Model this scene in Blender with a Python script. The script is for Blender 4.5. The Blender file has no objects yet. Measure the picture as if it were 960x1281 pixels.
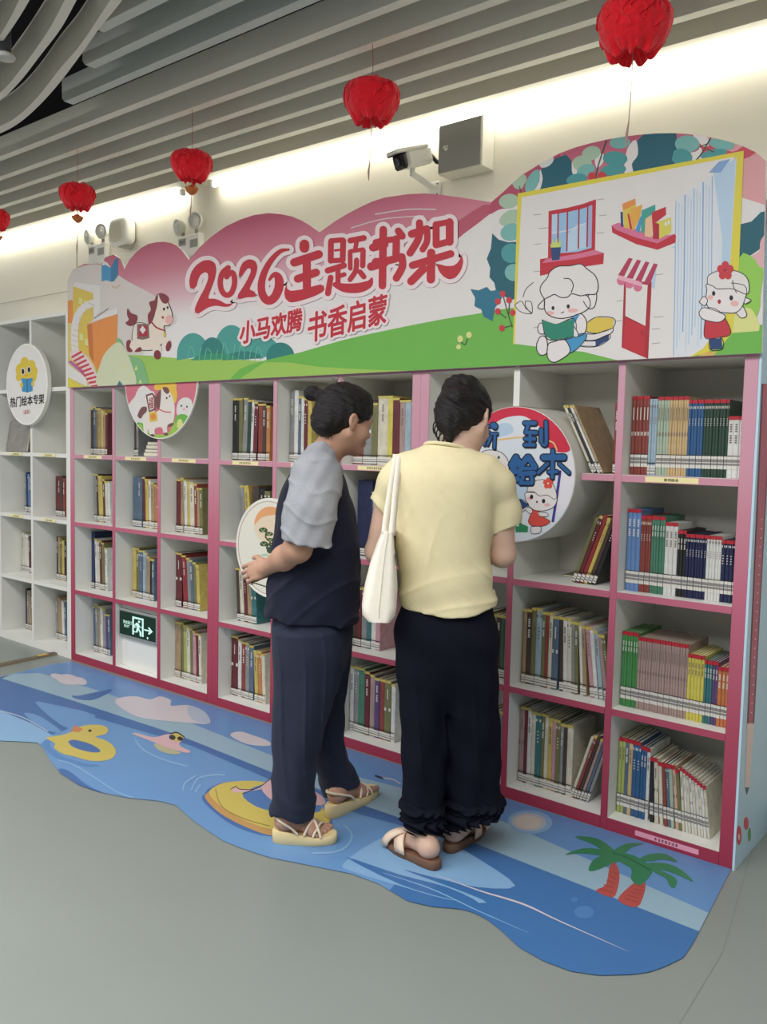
import bpy, math, random
import numpy as np
from mathutils import Vector, Matrix, geometry

random.seed(7)
scene = bpy.context.scene
COL = scene.collection
PI = math.pi

# ------------------------------------------------------------------ camera model (metres; z up, shelf front plane y = 0)
FPX, YAW, PITCH, ROLL = 1060.8756, .6834, .0734, .0218
CAM = np.array([4.7477, -2.8019, 1.3366])
_cy, _sy, _cp, _sp, _c, _s = math.cos(YAW), math.sin(YAW), math.cos(PITCH), math.sin(PITCH), math.cos(ROLL), math.sin(ROLL)
AX_R = np.array([_cy, _sy, 0.]); AX_F = np.array([-_sy, _cy, 0.])
V_FW = AX_F * _cp - np.array([0, 0, _sp]); V_UP = np.array([0, 0, _cp]) + AX_F * _sp

def ray(px, py):
    a, b = px - 480., py - 640.5
    u, v = _c * a + _s * b, -_s * a + _c * b
    return AX_R * u - V_UP * v + V_FW * FPX
def on_y(px, py, y):
    d = ray(px, py); return CAM + d * (y - CAM[1]) / d[1]
def on_z(px, py, z=0.):
    d = ray(px, py); return CAM + d * (z - CAM[2]) / d[2]
def on_x(px, py, x):
    d = ray(px, py); return CAM + d * (x - CAM[0]) / d[0]

cd = bpy.data.cameras.new('camera'); cam = bpy.data.objects.new('camera', cd); COL.objects.link(cam)
cd.sensor_fit = 'HORIZONTAL'; cd.sensor_width = 36.0; cd.lens = FPX / 960 * 36.0; cd.clip_start = .02
# image x axis = c*R - (-s)... : a pixel step (1,0) moves the ray by AX_R*c + V_UP*s ; a step (0,1) by AX_R*s - V_UP*c
ix = AX_R * _c + V_UP * _s
iy = AX_R * _s - V_UP * _c
M = Matrix((( ix[0], -iy[0], -V_FW[0], CAM[0]), (ix[1], -iy[1], -V_FW[1], CAM[1]), (ix[2], -iy[2], -V_FW[2], CAM[2]), (0, 0, 0, 1)))
cam.matrix_world = M
scene.camera = cam

# ------------------------------------------------------------------ materials
def s2l(c):
    c = c / 255.
    return c / 12.92 if c <= .04045 else ((c + .055) / 1.055) ** 2.4
GAIN = 1.25
def lin(rgb, g=None):
    g = GAIN if g is None else g
    return tuple(min(.9, s2l(x) * g) for x in rgb) + (1.,)
_mats = {}
def mat(name, rgb, rough=.6, noise=.06, scale=14., metal=0., spec=.35, bump=0., bscale=200., gain=None, emit=None, estr=0., aniso=None, sheen=0.):
    """procedural paint / cloth / board: a base colour with a slight noise mottling and optional bump"""
    if name in _mats: return _mats[name]
    m = bpy.data.materials.new(name); m.use_nodes = True; nt = m.node_tree; N = nt.nodes; L = nt.links
    b = N['Principled BSDF']; b.inputs['Roughness'].default_value = rough; b.inputs['Metallic'].default_value = metal
    b.inputs['Specular IOR Level'].default_value = spec
    if sheen: b.inputs['Sheen Weight'].default_value = sheen
    c = lin(rgb, gain)
    tc = N.new('ShaderNodeTexCoord')
    if noise:
        nz = N.new('ShaderNodeTexNoise'); nz.inputs['Scale'].default_value = scale; nz.inputs['Detail'].default_value = 3
        L.new(tc.outputs['Object'], nz.inputs['Vector'])
        mx = N.new('ShaderNodeMix'); mx.data_type = 'RGBA'
        mx.inputs[6].default_value = tuple(x * (1 - noise) for x in c[:3]) + (1,)
        mx.inputs[7].default_value = tuple(min(1, x * (1 + noise)) for x in c[:3]) + (1,)
        L.new(nz.outputs['Fac'], mx.inputs[0]); L.new(mx.outputs[2], b.inputs['Base Color'])
    else:
        b.inputs['Base Color'].default_value = c
    if bump:
        nb = N.new('ShaderNodeTexNoise'); nb.inputs['Scale'].default_value = bscale; nb.inputs['Detail'].default_value = 4
        mp = N.new('ShaderNodeMapping'); L.new(tc.outputs['Object'], mp.inputs['Vector'])
        if aniso: mp.inputs['Scale'].default_value = aniso
        L.new(mp.outputs['Vector'], nb.inputs['Vector'])
        bp = N.new('ShaderNodeBump'); bp.inputs['Strength'].default_value = bump; bp.inputs['Distance'].default_value = .01
        L.new(nb.outputs['Fac'], bp.inputs['Height']); L.new(bp.outputs['Normal'], b.inputs['Normal'])
    if emit:
        b.inputs['Emission Color'].default_value = tuple(s2l(x) for x in emit) + (1,); b.inputs['Emission Strength'].default_value = estr
    _mats[name] = m
    return m

def ramp_mat(name, axis, stops, rough=.5, gain=None, spec=.35):
    """printed colour gradient along a world axis: stops = [(position in metres, rgb)]"""
    if name in _mats: return _mats[name]
    m = bpy.data.materials.new(name); m.use_nodes = True; nt = m.node_tree; N = nt.nodes; L = nt.links
    b = N['Principled BSDF']; b.inputs['Roughness'].default_value = rough; b.inputs['Specular IOR Level'].default_value = spec
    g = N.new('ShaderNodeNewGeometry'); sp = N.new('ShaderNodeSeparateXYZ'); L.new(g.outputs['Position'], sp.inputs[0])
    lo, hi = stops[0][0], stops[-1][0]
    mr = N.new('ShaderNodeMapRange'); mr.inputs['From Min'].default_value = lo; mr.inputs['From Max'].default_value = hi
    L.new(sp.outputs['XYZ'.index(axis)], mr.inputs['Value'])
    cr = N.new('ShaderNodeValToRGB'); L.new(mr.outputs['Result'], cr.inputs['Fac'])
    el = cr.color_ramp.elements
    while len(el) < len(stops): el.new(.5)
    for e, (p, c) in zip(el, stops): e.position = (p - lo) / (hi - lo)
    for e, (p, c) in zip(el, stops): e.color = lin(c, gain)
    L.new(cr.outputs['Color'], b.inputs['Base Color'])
    _mats[name] = m
    return m

# ------------------------------------------------------------------ mesh builder
class MB:
    def __init__(s): s.v = []; s.f = []; s.m = []; s.sm = []
    def add(s, vs, fs, mi=0, smooth=False):
        o = len(s.v); s.v += [tuple(float(q) for q in x) for x in vs]
        for f in fs: s.f.append([o + i for i in f]); s.m.append(mi); s.sm.append(smooth)
        return s
    def box(s, a, b, mi=0, M=None):
        (x0, y0, z0), (x1, y1, z1) = a, b
        vs = [(x0,y0,z0),(x1,y0,z0),(x1,y1,z0),(x0,y1,z0),(x0,y0,z1),(x1,y0,z1),(x1,y1,z1),(x0,y1,z1)]
        if M is not None: vs = [M @ Vector(v) for v in vs]
        return s.add(vs, [(0,3,2,1),(4,5,6,7),(0,1,5,4),(1,2,6,5),(2,3,7,6),(3,0,4,7)], mi)
    def bbox(s, a, b, r=.004, mi=0, M=None):
        """box with chamfered edges"""
        (x0, y0, z0), (x1, y1, z1) = a, b
        r = min(r, (x1-x0)*.45, (y1-y0)*.45, (z1-z0)*.45)
        vs = []; idx = {}
        for i, x in enumerate((x0, x1)):
            for j, y in enumerate((y0, y1)):
                for k, z in enumerate((z0, z1)):
                    sx, sy, sz = (1, -1)[i], (1, -1)[j], (1, -1)[k]
                    idx[i,j,k] = len(vs)
                    vs += [(x, y + sy*r, z + sz*r), (x + sx*r, y, z + sz*r), (x + sx*r, y + sy*r, z)]
        I = lambda i, j, k, a: idx[i,j,k] + a
        fs = []
        for i in (0, 1): fs.append([I(i,0,0,0), I(i,1,0,0), I(i,1,1,0), I(i,0,1,0)])
        for j in (0, 1): fs.append([I(0,j,0,1), I(1,j,0,1), I(1,j,1,1), I(0,j,1,1)])
        for k in (0, 1): fs.append([I(0,0,k,2), I(1,0,k,2), I(1,1,k,2), I(0,1,k,2)])
        for i in (0, 1):
            for j in (0, 1): fs.append([I(i,j,0,0), I(i,j,1,0), I(i,j,1,1), I(i,j,0,1)])
            for k in (0, 1): fs.append([I(i,0,k,0), I(i,1,k,0), I(i,1,k,2), I(i,0,k,2)])
        for j in (0, 1):
            for k in (0, 1): fs.append([I(0,j,k,1), I(1,j,k,1), I(1,j,k,2), I(0,j,k,2)])
        for i in (0, 1):
            for j in (0, 1):
                for k in (0, 1): fs.append([I(i,j,k,0), I(i,j,k,1), I(i,j,k,2)])
        if M is not None: vs = [M @ Vector(v) for v in vs]
        c = Vector(sum((np.array(v) for v in vs), np.zeros(3)) / len(vs))
        for f in fs:
            p = [Vector(vs[q]) for q in f]; n = (p[1]-p[0]).cross(p[2]-p[0])
            if n.dot(p[0] - c) < 0: f.reverse()
        return s.add(vs, fs, mi)
    def tube(s, pts, r, n=10, mi=0, cap=True, flat=1.):
        P = [Vector(p) for p in pts]; R = r if hasattr(r, '__len__') else [r] * len(P)
        t0 = (P[1] - P[0]).normalized(); a = t0.orthogonal().normalized(); rings = []
        for i, p in enumerate(P):
            t = ((P[min(i+1, len(P)-1)] - P[max(i-1, 0)])).normalized()
            a = (a - t * a.dot(t)).normalized(); b = t.cross(a)
            rings.append([p + (a * math.cos(2*PI*k/n) + b * math.sin(2*PI*k/n) * flat) * R[i] for k in range(n)])
        vs = [v for q in rings for v in q]; fs = []
        for i in range(len(P)-1):
            for k in range(n): fs.append((i*n+k, i*n+(k+1)%n, (i+1)*n+(k+1)%n, (i+1)*n+k))
        s.add(vs, fs, mi, True)
        if cap: s.add(rings[0], [tuple(range(n))[::-1]], mi); s.add(rings[-1], [tuple(range(n))], mi)
        return s
    def lathe(s, prof, n=32, mi=0, M=None, smooth=True):
        """prof = [(radius, height)], turned about local z"""
        vs = [(r*math.cos(2*PI*k/n), r*math.sin(2*PI*k/n), h) for r, h in prof for k in range(n)]
        fs = [(i*n+k, i*n+(k+1)%n, (i+1)*n+(k+1)%n, (i+1)*n+k) for i in range(len(prof)-1) for k in range(n)]
        if M is not None: vs = [M @ Vector(v) for v in vs]
        return s.add(vs, fs, mi, smooth)
    def sphere(s, c, r, n=16, mi=0):
        r3 = r if hasattr(r, '__len__') else (r, r, r); c = Vector(c)
        return s.lathe([(math.sin(PI*i/n), -math.cos(PI*i/n)) for i in range(n+1)], 2*n, mi, Matrix.Translation(c) @ Matrix.Diagonal((*r3, 1)))
    def prism(s, poly, d, mi=0):
        """closed 3-D outline swept by vector d"""
        P = [Vector(p) for p in poly]; Q = [p + Vector(d) for p in P]; n = len(P)
        tris = geometry.tessellate_polygon([P])
        s.add(P, [tuple(t) for t in tris], mi); s.add(Q, [tuple(t[::-1]) for t in tris], mi)
        return s.add(P + Q, [(i, (i+1) % n, n + (i+1) % n, n + i) for i in range(n)], mi)
    def mesh(s, name, mats):
        me = bpy.data.meshes.new(name); me.from_pydata(s.v, [], s.f)
        for m in mats: me.materials.append(m)
        me.polygons.foreach_set('material_index', s.m); me.polygons.foreach_set('use_smooth', s.sm); me.update()
        return me
    def build(s, name, mats, parent=None, loc=None, rz=None):
        if not isinstance(mats, (list, tuple)): mats = [mats]
        return link(name, s.mesh(name, mats), parent, loc, rz)

def link(name, data, parent=None, loc=None, rz=None):
    o = bpy.data.objects.new(name, data); COL.objects.link(o)
    if loc is not None: o.location = tuple(float(q) for q in loc)
    if rz is not None: o.rotation_euler = (0, 0, rz)
    if parent is not None: o.parent = parent
    return o
def tag(o, label, cat, group=None):
    o['label'] = label; o['category'] = cat
    if group: o['group'] = group
    return o
def structure(o): o['kind'] = 'structure'; return o
def thing(name, label, cat, loc=(0, 0, 0), rz=0., group=None):
    return tag(link(name, None, None, loc, rz), label, cat, group)

# ------------------------------------------------------------------ flat printed artwork, authored on its own plane
def spline(pts, n=6, closed=True):
    P = np.array(pts, float); m = len(P); out = []
    for i in range(m if closed else m - 1):
        if closed: p0, p1, p2, p3 = P[i-1], P[i], P[(i+1) % m], P[(i+2) % m]
        else: p0, p1, p2, p3 = P[max(i-1, 0)], P[i], P[i+1], P[min(i+2, m-1)]
        for k in range(n):
            t = k / n
            out.append(.5*((2*p1) + (-p0+p2)*t + (2*p0-5*p1+4*p2-p3)*t*t + (-p0+3*p1-3*p2+p3)*t**3))
    if not closed: out.append(P[-1])
    return [tuple(q) for q in out]
def tess(pts):
    P = [Vector((x, y, 0)) for x, y in pts]
    return [[pts[i] for i in t] for t in geometry.tessellate_polygon([P])]
def clip_convex(sub, clip):
    a = sum(clip[i][0]*clip[(i+1) % 3][1] - clip[(i+1) % 3][0]*clip[i][1] for i in range(3))
    c = clip if a > 0 else clip[::-1]; out = sub
    for i in range(3):
        (x0, y0), (x1, y1) = c[i], c[(i+1) % 3]; inp = out; out = []
        if not inp: return []
        f = lambda p: (x1-x0)*(p[1]-y0) - (y1-y0)*(p[0]-x0)
        for k in range(len(inp)):
            p, q = inp[k-1], inp[k]; fp, fq = f(p), f(q)
            if (fp < 0) != (fq < 0):
                t = fp / (fp - fq); out.append((p[0]+(q[0]-p[0])*t, p[1]+(q[1]-p[1])*t))
            if fq >= 0: out.append(q)
    return out
class Art:
    """layers of ink on one flat face; to3d(px,py,height) lands a photo point on that face"""
    def __init__(s, to3d, step=.00022, clip=None, sc=1., off=(0, 0)):
        s.t = to3d; s.step = step; s.mb = MB(); s.mats = []; s.cnt = {}; s.clip = None; s.sc = sc; s.off = off
        if clip: s.clip = [(t, min(p[0] for p in t), max(p[0] for p in t), min(p[1] for p in t), max(p[1] for p in t)) for t in tess(clip)]
    def frame(s, x, y, sc): s.off = (x, y); s.sc = sc; return s
    def px(s, pts): return [(s.off[0] + x / s.sc, s.off[1] + y / s.sc) for x, y in pts]
    def mi(s, m):
        if m not in s.mats: s.mats.append(m)
        return s.mats.index(m)
    def lift(s, layer):
        s.cnt[layer] = s.cnt.get(layer, 0) + 1
        return layer * s.step + (s.cnt[layer] - 1) * 9e-6
    def raw(s, tris, m, layer, clip=True, dh=0.):
        k = s.mi(m); h = s.lift(layer)
        for n_, t in enumerate(tris):
            hh = h + dh*n_; parts = [t]
            if s.clip and clip:
                x0, x1 = min(p[0] for p in t), max(p[0] for p in t); y0, y1 = min(p[1] for p in t), max(p[1] for p in t)
                parts = [clip_convex(list(t), c[0]) for c in s.clip if c[1] <= x1 and c[2] >= x0 and c[3] <= y1 and c[4] >= y0]
            for q in parts:
                if len(q) >= 3: s.mb.add([s.t(x, y, hh) for x, y in q], [tuple(range(len(q)))], k)
    def poly(s, pts, m, layer, smooth=0, clip=True, dh=0.):
        p = s.px(pts)
        if smooth: p = spline(p, smooth)
        s.raw(tess(p), m, layer, clip, dh); return s
    def ell(s, cx, cy, rx, ry, m, layer, rot=0., n=28, clip=True):
        c, q = math.cos(rot), math.sin(rot)
        return s.poly([(cx + rx*math.cos(t)*c - ry*math.sin(t)*q, cy + rx*math.cos(t)*q + ry*math.sin(t)*c) for t in (2*PI*i/n for i in range(n))], m, layer, 0, clip)
    def stroke(s, pts, w, m, layer, grow=0., curve=True, clip=False):
        p = s.px(pts); W = list(w) if hasattr(w, '__len__') else [w]*len(p)
        q = [(x, y, a / s.sc + grow) for (x, y), a in zip(p, W)]
        if curve and len(q) > 2: q = spline(q, 5, False)
        q = [a for i, a in enumerate(q) if i == 0 or math.hypot(a[0]-q[i-1][0], a[1]-q[i-1][1]) > 1e-4]
        n = len(q); nr = []
        for i in range(n):
            a, b = q[max(i-1, 0)], q[min(i+1, n-1)]; dx, dy = b[0]-a[0], b[1]-a[1]; l = math.hypot(dx, dy) or 1; nr.append((-dy/l, dx/l))
        Lf = [(x + e[0]*a/2, y + e[1]*a/2) for (x, y, a), e in zip(q, nr)]; Rt = [(x - e[0]*a/2, y - e[1]*a/2) for (x, y, a), e in zip(q, nr)]
        tr = []
        for (x, y, a), e, sg in ((q[0], nr[0], 1), (q[-1], nr[-1], -1)):          # round ends
            t0 = math.atan2(e[1], e[0]); ring = [(x + a/2*math.cos(t0 + sg*PI*k/8), y + a/2*math.sin(t0 + sg*PI*k/8)) for k in range(9)]
            if a > 0: tr += [(ring[0], ring[k], ring[k+1]) for k in range(1, 8)]
        for i in range(n-1): tr.append((Lf[i], Rt[i], Rt[i+1], Lf[i+1]))
        s.raw(tr, m, layer, clip, 3e-6 if n > 2 else 0.); return s
    def line(s, pts, w, m, layer, smooth=True, clip=True): return s.stroke(pts, w, m, layer, 0., smooth, clip)
    def text(s, body, p0, ux, uy, m, layer, bold=0.):
        """type set with its baseline start at p0; ux / uy = photo vectors of one em across / up"""
        tris = glyphs(body, 0.); (p0,) = s.px([p0]); k = s.sc
        for dx, dy in ([(bold*math.cos(PI*q/3), bold*math.sin(PI*q/3)) for q in range(6)] if bold else [(0, 0)]):
            s.raw([[(p0[0] + ((x+dx)*ux[0] + (y+dy)*uy[0])/k, p0[1] + ((x+dx)*ux[1] + (y+dy)*uy[1])/k) for x, y in t] for t in tris], m, layer, False)
        return s
    def build(s, name, parent=None): return s.mb.build(name, s.mats, parent)
_gl = {}
def glyphs(body, bold=0.):
    if (body, bold) in _gl: return _gl[body, bold]
    c = bpy.data.curves.new('lettering', 'FONT'); c.body = body; c.offset = bold; c.size = 1.; c.resolution_u = 3
    o = bpy.data.objects.new('lettering', c); COL.objects.link(o)
    bpy.context.view_layer.update()
    dg = bpy.context.evaluated_depsgraph_get(); me = bpy.data.meshes.new_from_object(o.evaluated_get(dg)); me.calc_loop_triangles()
    out = [[(me.vertices[i].co.x, me.vertices[i].co.y) for i in t.vertices] for t in me.loop_triangles]
    bpy.data.objects.remove(o); bpy.data.curves.remove(c); bpy.data.meshes.remove(me)
    _gl[body, bold] = out
    return out
# ================================================================== the room
WALL_Y = .40
zc = lambda x: 2.828 - .0093 * x            # the slatted ceiling is a touch out of level
M_wall = mat('wall_paint', (216, 212, 200), .75, .03, 3.)
M_floor = mat('vinyl_floor', (150, 158, 153), .34, .05, 2.2, spec=.45, bump=.03, bscale=60., gain=.80)
M_slat = mat('grey_slat_paint', (208, 205, 196), .55, .03, 5.)
M_slatd = mat('dark_slat_paint', (176, 182, 180), .55, .03, 5.)
M_void = mat('dark_plenum', (14, 13, 20), .9, .1, 3.)
M_cove = mat('cove_board', (200, 196, 184), .6, .02, 5.)
M_base = mat('grey_baseboard', (140, 146, 146), .5, .05, 5.)

b = MB(); b.add([(-7, -6, 0), (8, -6, 0), (8, .6, 0), (-7, .6, 0)], [(0, 1, 2, 3)])
structure(b.build('floor', M_floor))
M_seam = mat('floor_seam', (118, 121, 116), .5, .05, 5.)
b = MB()
for a, c in (((905, 1190), (850, 1281)), ((942, 1060), (905, 1190))):
    p, q = on_z(*a, .0006), on_z(*c, .0006); d = Vector(q - p).normalized(); n = Vector((-d.y, d.x, 0)) * .0012
    b.add([Vector(p)+n, Vector(p)-n, Vector(q)-n, Vector(q)+n], [(0, 1, 2, 3)])
structure(b.build('trim_3', M_seam))
b = MB(); b.box((-7, WALL_Y, 0), (8, WALL_Y+.12, 3.3)); structure(b.build('wall_back', M_wall))
b = MB()
p = on_y(0, 380, WALL_Y - .002); q = on_y(84, 363, WALL_Y - .002)
b.box((-5, WALL_Y-.003, float(p[2])-.002), (float(q[0])+.1, WALL_Y, float(p[2])+.002)); structure(b.build('trim_1', mat('panel_joint', (170, 166, 150), .7, .02)))
b = MB(); p = on_y(96, 308, WALL_Y-.002)
b.box((float(p[0])-.006, WALL_Y-.003, 2.50), (float(p[0])+.006, WALL_Y, 2.66)); structure(b.build('trim_2', mat('panel_joint', (170, 166, 150))))
b = MB(); b.bbox((3.975, WALL_Y-.018, 0), (8, WALL_Y, .1), .003); structure(b.build('baseboard_back', M_base))

# ceiling: black plenum with slats below it
ceil = structure(link('ceiling', None, None, (0, 0, 2.8)))
def cbuild(b, name, m):
    o = b.build(name, m, ceil); o.location = (0, 0, -2.8); return o
b = MB(); b.box((-7, -5, 3.12), (8, WALL_Y, 3.2)); cbuild(b, 'plenum_deck', M_void)
def slat(y, x0, x1, w=.038, h=.11, m=M_slat, lift=0., cut=0.):
    b = MB()
    z0, z1 = zc(x0)+lift, zc(x1)+lift; c = cut
    b.add([(x0+c, y, z0), (x1, y, z1), (x1, y+w, z1), (x0+c, y+w, z0), (x0, y, z0+min(c, h)), (x0, y+w, z0+min(c, h)),
           (x0, y, z0+h), (x1, y, z1+h), (x1, y+w, z1+h), (x0, y+w, z0+h)],
          [(0, 3, 2, 1), (6, 7, 8, 9), (0, 1, 7, 6, 4), (2, 3, 5, 9, 8), (1, 2, 8, 7), (0, 4, 5, 3), (4, 6, 9, 5)])
    return cbuild(b, 'slat', m)
slat(-.556, -6, 7.5, .040, .10)
for y in (-.384, -.236, -.083, .075): slat(y, -6, 7.5, .040, .12)
slat(-.735, 1.19, 7.5, .042, .10, M_slatd, .01, .02)
slat(-.885, 1.60, 7.5, .042, .10, M_slatd, .01, .02)
slat(-1.035, 1.9, 7.5, .042, .10, M_slatd, .01, .02)
slat(-1.19, 2.1, 7.5, .042, .10, M_slatd, .01, .02)
def cove(y0, y1, dz):
    b = MB(); a, c = zc(-6) + dz, zc(7.5) + dz
    b.add([(-6, y0, a), (7.5, y0, c), (7.5, y1, c), (-6, y1, a), (-6, y0, 3.0), (7.5, y0, 3.0), (7.5, y1, 3.0), (-6, y1, 3.0)], [(0, 3, 2, 1), (4, 5, 6, 7), (0, 1, 5, 4), (1, 2, 6, 5), (2, 3, 7, 6), (3, 0, 4, 7)]); cbuild(b, 'cove_board', M_cove)
cove(.245, .312, -.004); cove(.318, WALL_Y, .0)
def curved(front, back, dz, m=M_slat, h=.12):
    F = spline(front, 5, False); B = spline(back, 5, False); n = len(F)
    f3 = [on_z(x, y, 2.815 + dz) for x, y in F]; b3 = [on_z(x, y, 2.815 + dz) for x, y in B]
    vs = [v for q in zip(f3, b3) for v in q]; vs += [v + np.array([0, 0, h]) for v in vs]
    o = 2*n; fs = []
    for i in range(n-1):
        a = 2*i; fs += [(a, a+1, a+3, a+2), (o+a, o+a+2, o+a+3, o+a+1), (a, a+2, o+a+2, o+a), (a+1, o+a+1, o+a+3, a+3)]
    fs += [(0, o, o+1, 1), (2*n-2, 2*n-1, o+2*n-1, o+2*n-2)]
    bb = MB(); bb.add(vs, fs); return cbuild(bb, 'curved_slat', m)
curved([(-120, 192), (-50, 178), (0, 158), (25, 143), (50, 118), (75, 86), (100, 57), (125, 20), (138, 0), (165, -45), (190, -90)],
       [(-120, 202), (-50, 187), (0, 167), (25, 153), (50, 131), (75, 103), (100, 70), (125, 35), (153, 0), (180, -45), (206, -90)], -.06)
curved([(-90, 165), (-40, 143), (0, 116), (25, 88), (50, 54), (66, 29), (81, 0), (106, -48), (125, -90)],
       [(-90, 176), (-40, 153), (0, 126), (25, 102), (50, 70), (76, 36), (96, 0), (122, -48), (142, -90)], -.06)
curved([(-60, 130), (-30, 90), (0, 44), (13, 22), (24, 0), (46, -45), (66, -90)],
       [(-60, 142), (-30, 102), (0, 57), (20, 28), (37, 0), (60, -45), (82, -90)], -.06)
curved([(-80, 90), (-40, 20), (-26, 0), (0, -50), (20, -90)], [(-80, 104), (-40, 34), (-18, 0), (10, -50), (32, -90)], -.06)

# cove lighting: two runs of LED tube in the slot between ceiling and wall
M_led = mat('led_tube', (255, 255, 250), .4, 0., emit=(255, 252, 238), estr=10.)
M_ledcap = mat('tube_cap', (225, 225, 220), .5)
def led(x0, x1, label):
    t = thing('light_tube', label, 'light', (x0, .345, zc(x0) - .026), 0, 'cove light tubes'); dz = zc(x1) - zc(x0)
    b = MB(); b.tube([(0, 0, 0), (x1-x0, 0, dz)], .0125, 12); b.build('tube', M_led, t)
    b = MB(); b.bbox((-.012, -.015, -.015), (.012, .015, .02), .003); b.build('end_cap', M_ledcap, t)
    b = MB(); b.bbox((x1-x0-.012, -.015, dz-.015), (x1-x0+.012, .015, dz+.02), .003); b.build('end_cap', M_ledcap, t)
    return t
led(.90, 6.2, 'long glowing LED tube along the ceiling edge right of the gap')
led(-4.2, .63, 'glowing LED tube along the ceiling edge left of the gap')

# ceiling down-light, far left
p = on_z(7, 74, 2.70)
t = thing('ceiling_spotlight', 'round white ceiling fitting between the curved slats at top left', 'light', (p[0], p[1], 2.70))
b = MB(); b.lathe([(0, 0), (.030, 0), (.033, .004), (.033, .012), (.024, .02), (.0, .02)], 28); b.build('face_plate', mat('fitting_white', (170, 170, 166), .5), t)
b = MB(); b.lathe([(0, .02), (.020, .02), (.020, .2), (0, .2)], 20); b.build('stem', mat('fitting_dark', (60, 62, 66), .5), t)

# ------------------------------------------------------------------ light of the hall: ceiling panels over the reading area
def area(name, loc, size, power, col=(1, .99, .97), tgt=None):
    d = bpy.data.lights.new(name, 'AREA'); d.shape = 'RECTANGLE'; d.size, d.size_y = size; d.energy = power; d.color = col
    o = bpy.data.objects.new(name, d); COL.objects.link(o); o.location = loc
    if tgt: o.rotation_euler = (Vector(tgt) - Vector(loc)).to_track_quat('-Z', 'Y').to_euler()
    return o
area('ceiling_panel_light', (1.2, -2.6, 2.95), (2.4, 1.0), 66)
area('ceiling_panel_light', (4.2, -2.3, 2.95), (2.4, 1.0), 68)
area('ceiling_panel_light', (2.6, -4.6, 2.95), (4.5, 1.2), 108)
area('ceiling_panel_light', (-2.0, -2.2, 2.95), (2.0, 1.0), 58)
w = bpy.data.worlds.new('hall'); scene.world = w; w.use_nodes = True
bg = w.node_tree.nodes['Background']; bg.inputs['Color'].default_value = (.96, .98, 1.0, 1); bg.inputs['Strength'].default_value = .20
vs = scene.view_settings
vs.view_transform = 'Standard'; vs.look = 'None'; vs.gamma = 1.; vs.exposure = .15; vs.use_curve_mapping = False
# ================================================================== bookcases
SH = [('s0', 1.678), ('s1', 1.268), ('s2', .8583), ('s3', .4413), ('s4', .0448)]    # shelf surfaces, top row hidden behind the banner
TOP = 2.13; DEPTH = .375; TO, TI = .0437, .026; TS = .024
M_white = mat('white_melamine', (212, 212, 206), .42, .025, 4., spec=.4)
M_backp = mat('white_backboard', (204, 202, 194), .5, .025, 4.)
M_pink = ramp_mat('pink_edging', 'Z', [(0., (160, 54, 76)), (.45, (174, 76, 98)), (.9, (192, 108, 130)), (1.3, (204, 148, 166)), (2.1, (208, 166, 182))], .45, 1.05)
M_lab = mat('cream_label', (222, 212, 160), .6, .03)
M_ink = mat('black_ink', (30, 30, 34), .6, 0.)
M_plabel = mat('pink_label', (232, 150, 170), .6, .03)
M_side = mat('pale_blue_print', (178, 204, 222), .5, .04, 3.)

UNITS = [(0.0, .4033), (1.3495, .3875), (2.6515, .3907)]
def cell_x(u, k):
    x, w = UNITS[u]; return x + TO + k*(w + TI), x + TO + k*(w + TI) + w
DRUM = (3.113, 1.254, .2536)                # centre x, centre z, radius of the big round sign let into the third bookcase

def edge(mb_args, parent, m):
    b = MB(); b.bbox(*mb_args, .0015); return b.build('edge_trim', m, parent)
def small_print(g, n, cx, cz, e, m):
    """print too small to read in the photo: n little character-like marks"""
    for i in range(n):
        x = cx + (i - (n-1)/2)*e*1.35
        for q in ([(-.4, .35), (.4, .35)], [(-.4, -.05), (.4, -.05)], [(0, .5), (0, -.5)], [(-.35, -.45), (.35 if i % 2 else .1, -.45)]): g.stroke([(x + a*e, cz + b_*e) for a, b_ in q], e*.17, m, 0, curve=False)
def label_on(shelf, x0, x1, z, text, m=None, y=-.0045, h=.018):
    b = MB(); b.box((x0, y+.0004, z-h/2), (x1, y+.0016, z+h/2)); o = b.build('edge_label', [m or M_lab, M_ink], shelf)
    g = Art(lambda X, Y, hh: (X, y - .0002, Y)); n = len(text) if isinstance(text, str) else 1; e = h*.62
    wid = n*e*1.12; xs = (x0+x1)/2 - wid/2
    if isinstance(text, str): g.text(text, (xs, z - h*.25), (e*1.12, 0), (0, e), M_ink, 0, .012)
    else: small_print(g, text, (x0+x1)/2, z, e*.8, M_ink)
    g.build('edge_label_lettering', shelf)
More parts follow.
